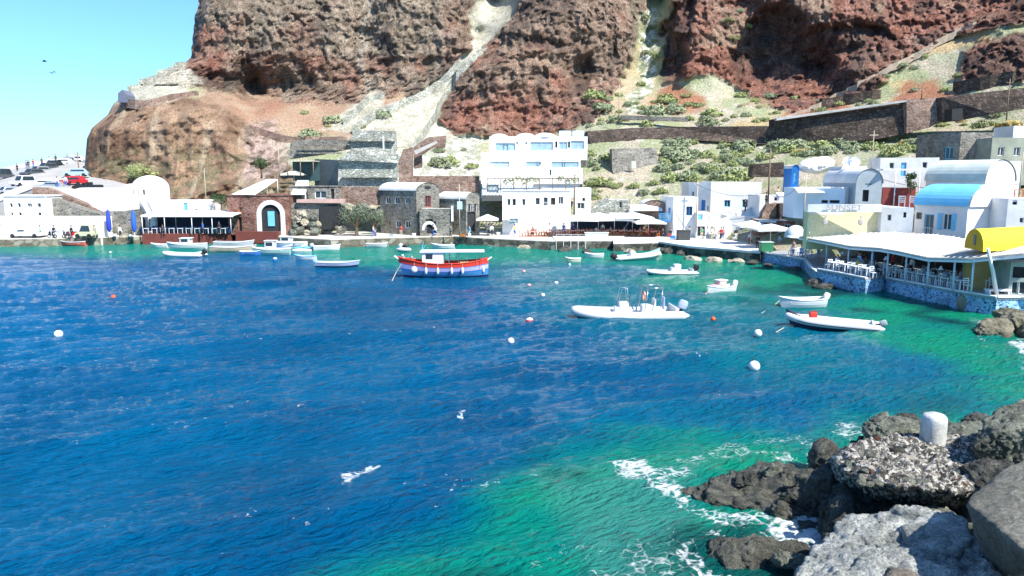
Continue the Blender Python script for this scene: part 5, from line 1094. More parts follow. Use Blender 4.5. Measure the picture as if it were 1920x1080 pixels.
# ---- stepped path parapets climbing the scree and the right slope
def groundwall(label,pl,h,w_,mt,name='path_wall',cat='wall'):
    pts=[]
    for (a,b),(c,d) in zip(pl,pl[1:]):
        k=max(2,int(math.hypot(c-a,d-b)/10))
        for i in range(k): pts.append(ground_at(a+(c-a)*i/k,b+(d-b)*i/k))
    pts.append(ground_at(*pl[-1])); q=[]
    for i,p in enumerate(pts):
        z=sum(pts[j].z for j in range(max(0,i-1),min(len(pts),i+2)))/len(range(max(0,i-1),min(len(pts),i+2))); y=min(pts[j].y for j in range(max(0,i-1),min(len(pts),i+2)))
        q.append(Vector((p.x,y-.3,z)))
    o0=q[0].copy(); vs=[]
    for p in q:
        r=p-o0; vs+=[r+Vector((0,-w_/2,-1.2)),r+Vector((0,w_/2+.8,-1.2)),r+Vector((0,w_/2+.8,h)),r+Vector((0,-w_/2,h))]
    m=MB(); n=len(q); m.add(vs,[(4*i+k,4*i+(k+1)%4,4*i+4+(k+1)%4,4*i+4+k) for i in range(n-1) for k in range(4)]+[(0,1,2,3),(4*n-1,4*n-2,4*n-3,4*n-4)])
    o=m.build(name,mt); o.location=o0; return tag(o,label,cat)
groundwall('long pale parapet of the stepped path on the right side of the scree',[(760,300),(790,262),(822,215),(836,182),(852,150),(884,118),(906,95)],.75,.5,LSTONE)
groundwall('pale parapet of the stepped path on the left side of the scree',[(664,248),(700,218),(752,196),(800,176),(835,148),(868,112)],.7,.5,LSTONE)
groundwall('short pale parapet below the left ridge of the scree',[(645,232),(672,208),(700,184),(722,180)],.7,.5,LSTONE)
groundwall('pale path edge climbing along the right cliff cleft',[(1462,222),(1530,195),(1600,160),(1660,128),(1720,96),(1780,62),(1830,38)],.1,.3,mat('earth_path',(.36,.29,.22),.9,.3,1,.4))
groundwall('long thin stone terrace wall on the orange slope under the left cliff',[(472,238),(500,250),(545,262),(600,263),(650,262)],.7,.6,BSTONE)
groundwall('low stone wall along the headland ridge below the slate coloured hut',[(240,186),(262,196),(300,190),(340,180),(385,176)],.5,.5,BSTONE)
groundwall('upper dry stone wall left of the netted headland top',[(250,172),(290,150),(330,128),(350,118)],.5,.5,LSTONE)
groundwall('dark low wall on the upper right slope under the last cliff',[(1790,170),(1850,160),(1900,150)],1.6,.6,DSTONE)
groundwall('dark low wall at the foot of the red rocks above the long retaining wall',[(1540,200),(1600,190),(1650,182)],1.5,.6,DSTONE)
for x0,x1,y,Y,lb in ((560,655,272,129,'upper narrow dark terrace wall with a pale top beside the scree'),(545,640,288,127,'lower narrow terrace wall with a pale top above the dark block wall'),(632,748,300,116,'pale coping line on the tall grey masonry wall'),(655,742,262,129.4,'thin ledge across the upper pale masonry wall'),(640,746,332,116,'second pale ledge line on the tall grey masonry wall')):
    a,b=P(x0,y,Y),P(x1,y-2,Y); m=MB(); m.box((0,0,0),((b-a).length,.7,.22)); o=m.build('wall_ledge',LSTONE if 'dark' not in lb else GSTONE); o.location=(a+b)/2; tag(o,lb,'ledge')
t=thing('drain_pipe','white vertical drain pipe on the upper pale masonry wall','pipe',P(719,279,128.9)); m=MB(); m.tube([(0,0,0),(0,0,P(719,255,128.9).z-t.location.z)],.14,8); m.build('pipe',WPAINT,t)
# ================= boats =================
def shell(L,B,h,draft=.35,tw=.75,bow=.45,de=False,levels=None,n=22,sheer=.12,off=0.0,keelrise=.9):
    """hull shell rows from keel to gunwale; returns grid[side][station][row]"""
    rows=levels or [-draft,-draft*.4,0,.35*h,.7*h,h]; G=[]
    for sd in(-1,1):
        S_=[]
        for i in range(n+1):
            s=-1+2*i/n; x=s*L/2
            if s>=0: b=(1-s**2.3)
            else: b=(1-abs(s)**2.6) if de else 1-(1-tw)*abs(s)**1.6
            b=max(0,b); zs=h*bow*max(0,s)**2.2+(h*sheer*s*s if s<0 else 0)
            if de and s<0: zs=h*bow*.7*abs(s)**2.2
            r=[]
            for z in rows:
                f=(z-rows[0])/(rows[-1]-rows[0]); zz=z+zs*max(0,f)**1.2; kr=keelrise*draft*max(0,s)**3; zz=max(zz,rows[0]+kr) if z<0 else zz
                wd=b*B/2*(1-(1-f)**2.6)**.5*(.82+.18*f)-off; xx=x+ (L*.06*f*max(0,s)**3) -(L*.03*(1-f)*max(0,s)**2)
                r.append(Vector((xx,sd*max(0,wd),zz)))
            S_.append(r)
        G.append(S_)
    return G
def shellmesh(mb,G,mats=None,flip=False):
    for S_ in G:
        for i in range(len(S_)-1):
            for j in range(len(S_[0])-1):
                if mats: mb.cur=mats[j]
                mb.quad(S_[i][j],S_[i+1][j],S_[i+1][j+1],S_[i][j+1])
    mb.cur=mats[-1] if mats else 0
    # transom
    a,b=G[0][0],G[1][0]
    for j in range(len(a)-1): 
        if mats: mb.cur=mats[j]
        mb.quad(a[j],b[j],b[j+1],a[j+1])
def rail(mb,G,w,h,dz=0):
    pts=[g[-1]+Vector((0,0,dz)) for g in G[0]]+[g[-1]+Vector((0,0,dz)) for g in reversed(G[1][:-1])]
    mb.tube(pts,w,6,closed=True)
def outboard(root,x,z,cowl,s=1,tilt=0,y=0):
    t=MB(); q=Matrix.Rotation(-tilt,3,'Y'); 
    m=MB(); m.lathe((0,0,0),[(.0,.46*s),(.10*s,.455*s),(.17*s,.40*s),(.19*s,.2*s),(.17*s,.02),(.12*s,-.06),(0,-.06)],12); m.v=[(a*1.45-.03,b*.8,c) for a,b,c in m.v]; m.v=[tuple(q@Vector(v)+Vector((x,y,z))) for v in m.v]; c=m.build('outboard_motor',cowl,root,smooth=False)
    m=MB(); m.box((-.02,0,-.38),(.16*s,.09,.75)); m.box((-.1,0,-.62),(.35,.2,.03)); m.ball((-.05,0,-.75),(.2,.07,.07),8,5); m.v=[tuple(q@Vector(v)+Vector((x,y,z))) for v in m.v]; m.build('motor_leg',BLACKR,c)
    return c
GELW=mat('white_gelcoat',(.62,.63,.62),.3,.06,1.5,spec=.5); TUBEW=mat('white_hypalon',(.58,.59,.59),.55,.06,1.5); TUBEG=mat('grey_hypalon',(.42,.44,.45),.55,.08,1.5)
def boatroot(name,label,px,py,rz,Yoff=0,cat='boat',group=None):
    p=W(px,py); t=thing(name,label,cat,(p.x,p.y+Yoff,0),R(rz),group); return t
def rib(label,px,py,rz,L,tubem=TUBEW,r=None,console=None,motor=BLACKR,motor_s=1,arch=False,pitch=0,lift=.0,keel=None,windshield=False,seat=False,tilt=.5,stripe=None,name='inflatable_boat'):
    t=boatroot(name,label,px,py,rz); r=r or L*.042; B=L*.36; pts=[];rr=[]
    prof=[(-.54,.88,.0,.25),(-.5,.9,0,.7),(-.46,.92,0,1),(-.2,.97,0,1),(.05,.97,.0,1),(.25,.86,.06,1),(.38,.62,.2,1),(.46,.3,.32,.98),(.485,0,.36,.96)]
    L1=[(x*L,-w*(B/2-r),r*.75+z*L*.1+lift,q) for x,w,z,q in prof]; L2=[(a,-b,c,q) for a,b,c,q in reversed(L1[:-1])]
    P_=L1+L2
    # smooth resample
    def cr(P0,P1,P2,P3,t_): return tuple(.5*((2*b)+(-a+c)*t_+(2*a-5*b+4*c-d)*t_*t_+(-a+3*b-3*c+d)*t_**3) for a,b,c,d in zip(P0,P1,P2,P3))
    for i in range(len(P_)-1):
        for k in range(4): pts.append(cr(P_[max(0,i-1)],P_[i],P_[i+1],P_[min(len(P_)-1,i+2)],k/4))
    pts.append(P_[-1]); m=MB(); m.tube([p[:3] for p in pts],[max(.02,p[3]*r) for p in pts],14); m.build('tube',tubem,t,smooth=True)
    if stripe:
        m=MB(); 
        for sd in(-1,1):
            m.tube([(p[0],p[1]+ (-1 if p[1]<0 else 1)*r*.92 ,p[2]-r*.25) for p in pts if p[0]<L*.4 and p[1]*sd>0],.035,6)
        m.build('rub_strake',stripe,t)
    G=shell(L*.93,B*.78,r*1.2+lift,.3,.8,1.0+lift,n=18); m=MB(); shellmesh(m,G); m.build('hull',keel or GELW,t,smooth=True)
    m=MB(); Ls=[(g0[-2],g1[-2]) for g0,g1 in zip(*G)]
    for i in range(len(Ls)-1): m.quad(Ls[i][0],Ls[i+1][0],Ls[i+1][1],Ls[i][1])
    m.build('floor',TUBEG,t); m=MB(); m.box((-L*.42,0,r*1.6),(.1,B-2*r,r*2.2)); m.build('transom',GELW,t)
    if console:
        m=MB(); cx=console*L; m.box((cx,0,r*1.2+.38),(.7,.7,.8)); m.box((cx+.2,0,r*1.2+.2),(.9,.62,.5)); c=m.build('console',GELW,t,bevel=.06)
        m=MB(); m.tube([(cx-.36,-.2,r+.85),(cx-.45,-.2,r+1.0)],.02,5); m.tube([(cx-.42+.0*k,.16*math.cos(k*.785)-.1,r+1.0+.16*math.sin(k*.785)) for k in range(8)],.018,5,closed=True); m.build('steering_wheel',BLACKR,c)
        if windshield:
            m=MB(); m.add([(cx+.3,-.35,r*1.2+.78),(cx+.3,.35,r*1.2+.78),(cx+.0,.3,r*1.2+1.4),(cx+.0,-.3,r*1.2+1.4)],[(0,1,2,3)]); m.build('windshield',mat('smoked_screen',(.3,.4,.42),.1,.1,1,alpha=.45),t)
            m=MB(); m.tube([(cx-.3,-.38,r*1.2+.75),(cx-.2,-.38,r*1.2+1.75),(cx+.2,-.36,r*1.2+1.7),(cx+.42,-.36,r*1.2+.75)],.025,6); m.tube([(cx-.3,.38,r*1.2+.75),(cx-.2,.38,r*1.2+1.75),(cx+.2,.36,r*1.2+1.7),(cx+.42,.36,r*1.2+.75)],.025,6); m.tube([(cx-.2,-.38,r*1.2+1.75),(cx-.2,.38,r*1.2+1.75)],.025,6); m.build('grab_frame',STEEL,t,smooth=True)
    if seat:
        m=MB(); m.box((seat*L,0,r*1.2+.3),(1.0,.8,.55)); m.box((seat*L-.4,0,r*1.2+.75),(.16,.8,.5)); m.build('seat',mat('seat_vinyl',(.66,.68,.66),.6,.08,2),t,bevel=.06)
    if arch:
        m=MB(); ax_=arch*L; hh=2.1
        for dx in(0,-1.05): m.tube([(ax_+dx+.25,-B*.36,r*1.7),(ax_+dx+.1,-B*.36,r*1.7+hh*.45),(ax_+dx,-B*.28,r*1.7+hh*.8),(ax_+dx,B*.28,r*1.7+hh*.8),(ax_+dx+.1,B*.36,r*1.7+hh*.45),(ax_+dx+.25,B*.36,r*1.7)],.035,7)
        for s in(-1,1): m.tube([(ax_,s*B*.28,r*1.7+hh*.8),(ax_-1.05,s*B*.28,r*1.7+hh*.8)],.035,7)
        m.build('roll_bar',STEEL,t,smooth=True)
        m=MB(); m.tube([(ax_,.0+.3*math.cos(k*.5236)-B*.1,r*1.7+hh*.45+.3*math.sin(k*.5236)) for k in range(12)],.07,8,closed=True); m.build('life_ring',mat('faded_orange',(.65,.28,.22),.7,.15,3),t,smooth=True)
        m=MB(); m.box((ax_-1.25,B*.1,r*1.7+.55),(.1,.5,.9)); m.build('backboard',mat('soft_blue_panel',(.35,.42,.62),.6,.1,2),t,bevel=.04)
    if motor: outboard(t,-L*.5,r*1.6+lift*.3+.15,motor,motor_s,tilt)
    if pitch: t.rotation_euler=(0,R(-pitch),R(rz))
    return t
def rowboat(label,px,py,rz,L,B,h,col,name='rowing_boat',inner=None,rails=None,levels=None,mats=None,motor=None,de=False,tw=.7,benches=3,pitch=0,cat='boat',Yoff=0):
    t=boatroot(name,label,px,py,rz,Yoff,cat); G=shell(L,B,h,.25,tw,.4,de,levels); m=MB(); shellmesh(m,G,mats); m.build('hull',col,t,smooth=True)
    G2=shell(L*.95,B,h*.96,.05,tw,.4,de,[.06,.2*h,.5*h,.97*h],off=.06); m=MB(); shellmesh(m,G2); Ls=[(a[0],b[0]) for a,b in zip(*G2)]
    for i in range(len(Ls)-1): m.quad(Ls[i][0],Ls[i+1][0],Ls[i+1][1],Ls[i][1])
    m.build('inner_hull',inner or PALEWOOD,t,smooth=True)
    m=MB(); rail(m,G,.045,.05); m.build('gunwale',rails or WPAINT,t,smooth=True)
    for k in range(benches):
        x=L*(-.3+.6*k/max(1,benches-1)); m=MB(); m.box((x,0,h*.72),(.26,B*(.84 if x<L*.2 else .62),.04)); m.build('bench',rails or WPAINT,t)
    if motor: outboard(t,-L*.5-.05,h*1.05,motor,1,.35)
    return t
def rope(label,pts,r=.025,m=None):
    p0=pts[0]; mb=MB(); mb.tube([Vector(p)-Vector(p0) for p in pts],r,5); o=mb.build('mooring_rope',m or mat('rope',(.55,.5,.4),.9,.2,4)); o.location=p0; return tag(o,label,'rope')
BBLUE=mat('boat_blue',(.04,.16,.42),.4,.15,2); BLT=mat('boat_light_blue',(.05,.2,.42),.45,.15,2); NAVY=mat('boat_navy',(.012,.02,.07),.4,.2,2); LILAC=mat('boat_lilac',(.38,.38,.66),.45,.08,2); GRN=mat('boat_pale_green',(.33,.52,.46),.5,.12,2); BEIGE=mat('boat_beige',(.5,.42,.28),.6,.2,2); REDB=mat('boat_red',(.62,.045,.02),.45,.12,2)
# --- red excursion boat
eb=boatroot('excursion_boat','red white and blue wooden excursion boat with a long white roof, moored mid bay',834,521,183,.9)
lv=[-.45,-.1,.12,.3,.5,.62,.95,1.02,1.42]
G=shell(8.5,2.7,1.42,.45,.6,.42,True,lv,n=28); m=MB(); shellmesh(m,G,[0,0,1,1,2,3,2,4,4]); hull=m.build('hull',[NAVY,BLT,BBLUE,LILAC,REDB],eb,smooth=True)
m=MB(); rail(m,G,.06,.06); m.build('gunwale',REDB,eb,smooth=True)
m=MB(); Ls=[(a[-3],b[-3]) for a,b in zip(*G)]
for i in range(len(Ls)-1): m.quad(Ls[i][0],Ls[i+1][0],Ls[i+1][1],Ls[i][1])
m.build('deck',PALEWOOD,eb)
m=MB(); m.bar((4.0,0,1.45),(5.0,0,2.1),.16,.14); m.build('bowsprit',WPAINT,eb); m=MB(); m.bar((-3.9,0,1.5),(-4.6,0,1.95),.12,.12); m.build('stern_post',WPAINT,eb)
m=MB(); m.box((1.2,0,1.75),(2.1,1.7,1.5)); cb=m.build('cabin',WPAINT,eb,bevel=.04)
for s in(-1,1):
    m=MB(); m.box((1.55,s*.86,2.1),(.68,.03,.5)); wv=m.build('window',GLASS,cb); 
for y in(-.4,.4): m=MB(); m.box((2.26,y,2.1),(.03,.6,.48)); m.build('window',GLASS,cb)
m=MB(); m.box((-.7,0,2.56),(6.3,2.1,.1)); m.build('roof',WPAINT,eb,bevel=.03)
for x in(-3.7,-3.1,-2.2,-1.3,-.4,.1):
    for s in(-1,1): m=MB(); m.tube([(x,s*.95,1.3),(x,s*.95,2.52)],.025,6); m.build('roof_post',STEEL if s>0 else BBLUE,eb)
m=MB(); m.tube([(2.3,0,2.6),(2.15,0,3.5)],.03,6); m.tube([(2.3,.3,2.6),(1.9,.3,3.2)],.02,5); m.build('mast',LBLUE,eb)
m=MB(); m.box((-1.9,.2,1.3),(.9,.5,.45)); m.build('deck_seat',mat('yellow_seat',(.55,.5,.2),.6,.2,2),eb)
for x in(3.0,1.85,.7,-.65,-1.7,-3.75):
    s_=[g for g in G[1] if abs(g[-1].x-x)<.2]; yb=(s_[0][-1].y if s_ else .6)+.08
    for sd in(-1,1):
        big=abs(x-3.0)<.1; m=MB(); 
        if big: m.ball((x,sd*(yb+.18),.85),(.32,.26,.34),12,8)
        else: m.ball((x,sd*(yb+.06),.75),(.15,.13,.36),10,8)
        m.tube([(x,sd*yb,1.1),(x,sd*(yb-.05),1.5)],.015,4); m.build('fender',TUBEW,eb,smooth=True)
for x in(3.3,4.1):
    m=MB(); m.ball((x,.2,1.9),(.16,.16,.24),10,6); m.build('foredeck_buoy',mat('dark_buoy',(.3,.28,.28),.6,.4,5),eb,smooth=True)
rope('mooring rope from the bow of the red excursion boat down to the water',[P(753,494,72.6),P(743,510,72.6),W(735,527)],.03)
# --- inflatables
rib('large white inflatable boat with console, steel roll bar and life ring in the bay',1176,596,183,7.7,console=.04,windshield=True,arch=-.16,seat=-.19,motor=mat('engine_grey_blue',(.35,.42,.55),.4,.15,2),motor_s=1.3,tilt=.35,lift=.05)
rib('grey white inflatable boat with dark keel and a red fuel can near the right terrace',1560,615,157,5.7,tubem=TUBEW,keel=mat('dark_keel',(.05,.06,.1),.5,.2,2),motor=mat('engine_grey',(.35,.36,.36),.4,.1,2),motor_s=.8,tilt=1.1,lift=.18,stripe=BLACKR,pitch=1.5)
p=W(1560,615); t=thing('fuel_can','red fuel can standing in the grey white inflatable boat','can',(p.x-1.1,p.y+.5,.6)); m=MB(); m.box((0,0,.2),(.5,.3,.36)); m.build('can',REDP,t,bevel=.05); m=MB(); m.bar((-.12,0,.42),(.12,0,.42),.05); m.tube([(.18,0,.38),(.2,0,.5)],.04,6); m.build('handle',REDP,t)
rib('white inflatable boat with black engine and raised bow close to the middle quay',1196,488,14,5.6,console=-.12,keel=GRN,motor=BLACKR,motor_s=1.4,tilt=.9,lift=.3,pitch=3)
rib('small white inflatable with black underside and console left of the green waste container',1258,514,184,5.0,console=-.12,keel=BLACKR,motor=BLACKR,motor_s=1.1,tilt=.3,stripe=BLACKR)
rib('long white inflatable boat with tilted black engine near the left restaurant terrace',344,480,172,5.3,motor=BLACKR,motor_s=1.2,tilt=.9)
# --- small boats
def cabinboat(label,px,py,rz,L,hull,cab,name='motor_boat',roof=WPAINT,hc=1.0,mo=None,glass=True,h=.7,rails=None):
    t=rowboat(label,px,py,rz,L,L*.36,h,hull,name,inner=GELW,rails=rails,motor=mo,benches=2)
    m=MB(); m.box((L*.03,0,h+hc*.3),(L*.28,L*.22,hc)); m.box((L*.2,0,h+.06),(L*.3,L*.22,.3)); c=m.build('cabin',cab,t,bevel=.08)
    if glass:
        for s in(-1,1): m=MB(); m.box((L*.04,s*(L*.11+.01),h+hc*.5),(L*.18,.03,hc*.35)); m.build('window',GLASS,c)
        m=MB(); m.box((L*.175,0,h+hc*.5),(.03,L*.17,hc*.35)); m.build('window',GLASS,c)
    m=MB(); m.box((L*.02,0,h+hc*.82),(L*.32,L*.25,.06)); m.build('cabin_roof',roof,t); return t
cabinboat('white motor boat with a small cabin behind the long inflatable on the left',352,467,183,5.0,GELW,GELW)
rowboat('small faded red motor boat moored below the motorbikes on the left quay',138,461,176,3.8,1.5,.6,mat('boat_faded_red',(.55,.13,.1),.5,.15,2),'motor_boat',inner=GELW,motor=BLACKR)
rowboat('beige and pale green wooden boat lying left of the green fishing boat',436,473,2,5.6,1.7,.7,BEIGE,'wooden_boat',levels=[-.25,-.05,.15,.4,.55,.7],mats=[0,0,0,1,1],rails=GELW) if False else rowboat('beige wooden boat lying left of the pale green fishing boat',436,473,2,5.6,1.7,.7,BEIGE,'wooden_boat',rails=GELW)
rowboat('grey dinghy loaded with dark gear behind the beige wooden boat',438,464,3,5.2,1.7,.75,TUBEG,'dinghy',inner=DARK)
t=rowboat('upturned brown boat hull leaning on the red terrace wall',468,452,150,2.8,1.2,.6,WOOD,'wooden_boat',benches=2); t.rotation_euler=(R(160),0,R(150)); t.location.z=1.2
cabinboat('pale green fishing boat with a white wheelhouse beside the rocks',510,477,182,4.6,GRN,GELW,'fishing_boat',hc=1.3)
cabinboat('white motor boat moored behind the pale green fishing boat',540,464,178,5.2,GELW,GELW)
rowboat('white dinghy hauled among the rocks below the cave',583,458,8,3.8,1.5,.6,GELW,'dinghy',inner=GELW,motor=BLACKR)
rowboat('white dinghy with outboard left of the green shallows',612,470,20,3.4,1.4,.6,GELW,'dinghy',inner=TUBEG,motor=TUBEG)
t=boatroot('pedal_boat','small blue and white twin hulled pedal boat by the rocks',568,471,180); 
for s in(-.55,.55): m=MB(); m.ball((0,s,.15),(1.35,.25,.3),14,8); m.build('float',WPAINT,t,smooth=True)
m=MB(); m.box((0,0,.5),(2.1,1.4,.12)); m.build('deck',LBLUE,t); 
for s in(-.35,.35): m=MB(); m.box((-.2,s,.7),(.5,.5,.1)); m.box((-.42,s,.95),(.1,.5,.5)); m.build('seat',WPAINT,t)
rowboat('small white rowing boat floating below the pedal boat',573,487,176,2.5,1.1,.45,GELW,inner=TUBEG,rails=LBLUE)
rowboat('grey blue rowing boat with blue engine cover and dark waterline',632,501,2,4.5,1.5,.55,[NAVY,mat('boat_grey_blue',(.3,.36,.5),.5,.1,2)],mats=[0,0,0,1,1],inner=mat('boat_grey_blue',(.3,.36,.5)),rails=mat('pale_grey',(.55,.6,.62),.5,.1,2),motor=mat('engine_light_blue',(.3,.5,.75),.4,.1,2))
rowboat('white rowing boat with a white outboard engine above the grey white inflatable',1505,575,186,3.5,1.35,.6,GELW,inner=TUBEG,motor=GELW)
t=cabinboat('small white boat with red seats pointing at the camera, left of the terraces',1352,548,208,2.9,GELW,mat('pink_white',(.7,.45,.42),.5,.3,4),hc=.7,glass=False,h=.5,mo=GELW)
rowboat('tiny yellowish rowing boat near the middle quay',1075,491,180,1.7,.8,.4,mat('boat_yellowish',(.6,.58,.4),.5,.1,2),inner=TUBEG,benches=2)
rowboat('small white dinghy by the dark middle quay wall',1115,483,178,2.2,1.0,.45,GELW,inner=TUBEG,benches=2)
rowboat('white dinghy with black outboard under the brown quay, behind the excursion boat',832,467,172,3.1,1.3,.55,GELW,inner=TUBEG,motor=BLACKR)
t=boatroot('jet_ski','white covered water scooter left of the excursion boat bow',757,472,160,cat='jet ski'); m=MB(); m.ball((0,0,.3),(1.15,.42,.35),14,8); m.build('hull',GELW,t,smooth=True); m=MB(); m.ball((-.2,0,.68),(.6,.26,.25),12,8); m.build('seat',BLACKR,t,smooth=True); m=MB(); m.ball((.45,0,.75),(.35,.3,.35),10,6); m.tube([(.35,-.35,1.05),(.35,.35,1.05)],.035,6); m.build('handlebar_console',GELW,t,smooth=True)
rowboat('white rowing boat hauled out on the ledge beside the brown quay',925,457,2,4.4,1.2,.5,GELW,inner=TUBEG,cat='boat')
rope('slack rope from the white rowing boat to the water on the right',[P(1464,562,57.5),P(1448,575,57),W(1428,587)])
rope('short rope with a float under the bow of the grey white inflatable',[P(1478,592,50),P(1474,612,49),W(1455,623)])
rope('pale yellow rope between the beige wooden boat and the left inflatable',[P(396,466,97),P(388,474,97),W(383,478)])
rope('rope from the bow of the small boat with red seats',[P(1333,540,62.6),W(1322,553)])
# --- buoys
rowboat('white wooden boat moored stern to the rocks, left of the twin hulled boat',538,470,80,3.6,1.4,.6,GELW,inner=TUBEG,rails=BBLUE,cat='boat')
rowboat('small blue dinghy tied beside the beige wooden boat',470,478,10,2.6,1.1,.45,BBLUE,inner=GELW,rails=GELW)
rowboat('grey dinghy pulled against the brown quay left of the covered water scooter',706,463,5,2.8,1.2,.45,TUBEG,inner=DARK)
rowboat('small white tender tied under the red terrace of the left restaurant',300,464,175,2.4,1.1,.45,GELW,inner=TUBEG)
def buoy(px,py,r,mt,label,top=None,loc=None):
    p=W(px,py); t=thing('buoy',label,'buoy',(p.x,p.y,0)); m=MB(); m.ball((0,0,r*.45),(r,r,r),16,12); m.build('float',mt,t,smooth=True); m=MB(); m.tube([(r*.3*math.cos(k*.7854),0,r*1.45+r*.15+r*.3*math.sin(k*.7854)) for k in range(8)],r*.08,5,closed=True); m.build('ring',BLACKR,t)
    if top: m=MB(); m.lathe((0,0,r*.45),[(r*1.01*math.cos(a),r*1.01*math.sin(a)) for a in [.55+i*(1.02)/6 for i in range(7)]],16); m.build('cap',top,t,smooth=True)
    return t
OB=mat('buoy_orange',(.65,.10,.03),.5,.15,3); RB=mat('buoy_red',(.6,.04,.03),.5,.15,3); WB=mat('buoy_white',(.78,.78,.74),.5,.1,3); PB=mat('buoy_pink',(.65,.35,.33),.5,.1,3)
buoy(1414,691,.29,WB,'large white round buoy floating alone in the lower middle of the bay')
buoy(1421,628,.25,WB,'white buoy left of the bow of the grey white inflatable')
buoy(993,606,.27,RB,'red and white buoy left of the large inflatable boat',WB)
buoy(958,642,.2,WB,'small white buoy below the red and white buoy')
buoy(1337,600,.17,OB,'small orange red buoy right of the large inflatable boat')
buoy(213,559,.2,OB,'small orange buoy in the deep blue water on the left')
buoy(110,630,.26,WB,'white buoy nearest to the left border')
buoy(1043,533,.2,WB,'white buoy right of the excursion boat stern, farther from the quay')
buoy(1018,555,.17,WB,'tiny white buoy between the excursion boat and the large inflatable')
buoy(992,537,.18,PB,'pale pink buoy right of the excursion boat stern')
buoy(982,510,.17,PB,'pale pink buoy level with the excursion boat hull')
buoy(516,489,.28,BBLUE,'small blue buoy below the pale green fishing boat',WB)
buoy(1068,497,.14,WB,'tiny white buoy below the yellowish rowing boat')
buoy(755,480,.16,WB,'tiny white buoy below the covered water scooter')
buoy(207,474,.14,WB,'tiny white buoy off the left quay below the folded umbrellas')
# ================= vehicles =================
TYRE=mat('tyre',(.02,.02,.02),.8,.3,4)
def car(label,p,rz,col,L=4.1,Wd=1.7,Hh=1.45,kind='car',open_=False,name='parked_car'):
    t=thing(name,label,'car' if kind!='pickup' else 'pickup truck',p,R(rz)); m=MB()
    if kind=='pickup': low=[(-.5,.45),(-.5,.82),(-.05,.82),(-.05,.85),(.2,.85),(.42,.8),(.5,.66),(.5,.4),(.46,.3),(-.47,.3)]; cabp=[(-.06,.82),(-.04,Hh),(.14,Hh),(.25,.84)]
    else: low=[(-.5,.5),(-.49,.85),(-.4,.9),(.2,.88),(.43,.78),(.5,.62),(.5,.38),(.46,.28),(-.47,.28)]; cabp=[(-.44,.86),(-.33,Hh-.05),(-.2,Hh),(.06,Hh),(.15,Hh-.08),(.26,.86)]
    def ext(pr,w,ww=None):
        ww=ww or w; n=len(pr); vs=[(x*L,-(w if z<.95 else ww)/2,z) for x,z in pr]+[(x*L,(w if z<.95 else ww)/2,z) for x,z in pr]
        return vs,[tuple(range(n))[::-1],tuple(range(n,2*n))]+[(i,(i+1)%n,n+(i+1)%n,n+i) for i in range(n)]
    m.add(*ext(low,Wd)); b=m.build('body',col,t,bevel=.05)
    if not open_:
        m=MB(); m.add(*ext(cabp,Wd*.9,Wd*.76)); cbn=m.build('cabin',col,t,bevel=.04)
        zc=(.95+Hh-.12)/2; x0,x1=(-.36,.14) if kind!='pickup' else (-.02,.16)
        for s in(-1,1):
            m=MB(); m.add([((x0-.0)*L,s*(Wd*.452),.92),(x1*L+.25,s*(Wd*.452),.92),(x1*L-.1,s*Wd*.388,Hh-.14),(x0*L+.2,s*Wd*.388,Hh-.14)],[(0,1,2,3)]); m.build('side_window',GLASS,cbn)
        m=MB(); e=cabp[-1][0]*L; f=cabp[-2][0]*L; m.add([(e-.02,-Wd*.4,.93),(e-.02,Wd*.4,.93),(f+.03,Wd*.35,Hh-.1),(f+.03,-Wd*.35,Hh-.1)],[(0,1,2,3)]); m.build('windshield',GLASS,cbn)
    else:
        for y in(-.35,.35): m=MB(); m.box((-.3,y,1.0),(.5,.5,.6)); m.build('seat',BLACKR,t,bevel=.05)
    for x in(-.31,.32):
        for s in(-1,1):
            m=MB(); n=14; vs=[]
            for y in(-.1,.1):
                for k in range(n): vs.append((x*L+.31*math.cos(6.2832*k/n),s*Wd*.47+y,.31+.31*math.sin(6.2832*k/n)))
            m.add(vs,[tuple(range(n)),tuple(range(n,2*n))[::-1]]+[(k,n+k,n+(k+1)%n,(k+1)%n) for k in range(n)]); m.build('wheel',TYRE,t)
    return t
CW=mat('car_white',(.75,.76,.77),.25,.04,1); CS=mat('car_silver',(.45,.48,.5),.25,.05,1,metal=.5); CK=mat('car_black',(.02,.022,.025),.25,.1,1); CR=mat('car_red',(.5,.02,.03),.3,.1,1); CB=mat('car_blue_grey',(.3,.42,.5),.25,.05,1); CD=mat('car_dark_grey',(.07,.08,.09),.3,.1,1)
car('white pickup truck parked before the long white building on the left quay',P(52,447.5,106.6)*1+Vector((0,0,0)),180,CW,L=5.0,kind='pickup',name='pickup_truck').location.z=1.12
ROADP=[((45,349),127,250,CW,'white off road car facing the camera on the upper road at the left',1.8),((82,352),126.5,200,CW,'white car right of the off road car on the upper road',1.45),((98,356),122,185,CS,'silver car at the corner above the brown parapet wall',1.4),((137,347),124,180,CR,'bright red car in the middle of the upper road',1.5),((165,357),118.5,178,CK,'black open car at the right end of the upper car park',1.4),((143,331),136,200,CB,'blue grey car behind the red car',1.5),((16,366),124,240,CS,'pale silver car at the left border of the road',1.45),((3,336),142,250,CD,'dark van cut off by the left picture border',2.0),((62,331),141,250,CD,'dark grey car, lowest of the row climbing the road',1.5),((74,326),145,250,CS,'silver car, second of the row climbing the road',1.5),((88,320),150,250,CD,'dark grey car, third of the row climbing the road',1.6),((100,316),156,250,CK,'black car, fourth of the row climbing the road',1.7),((118,310),163,185,CW,'white car near the top of the road behind the row',1.5),((128,307),166,190,CS,'silver car, farthest on the upper road near the skyline',1.5),((141,305),167,190,CW,'white car, farthest right before the netted rock',1.6)]
for (x,y),Y,rz,cm,lb,hh in ROADP:
    p=P(x,y,Y); car(lb,p,rz,cm,L=4.2,Hh=hh,open_=('open car' in lb),kind='car')
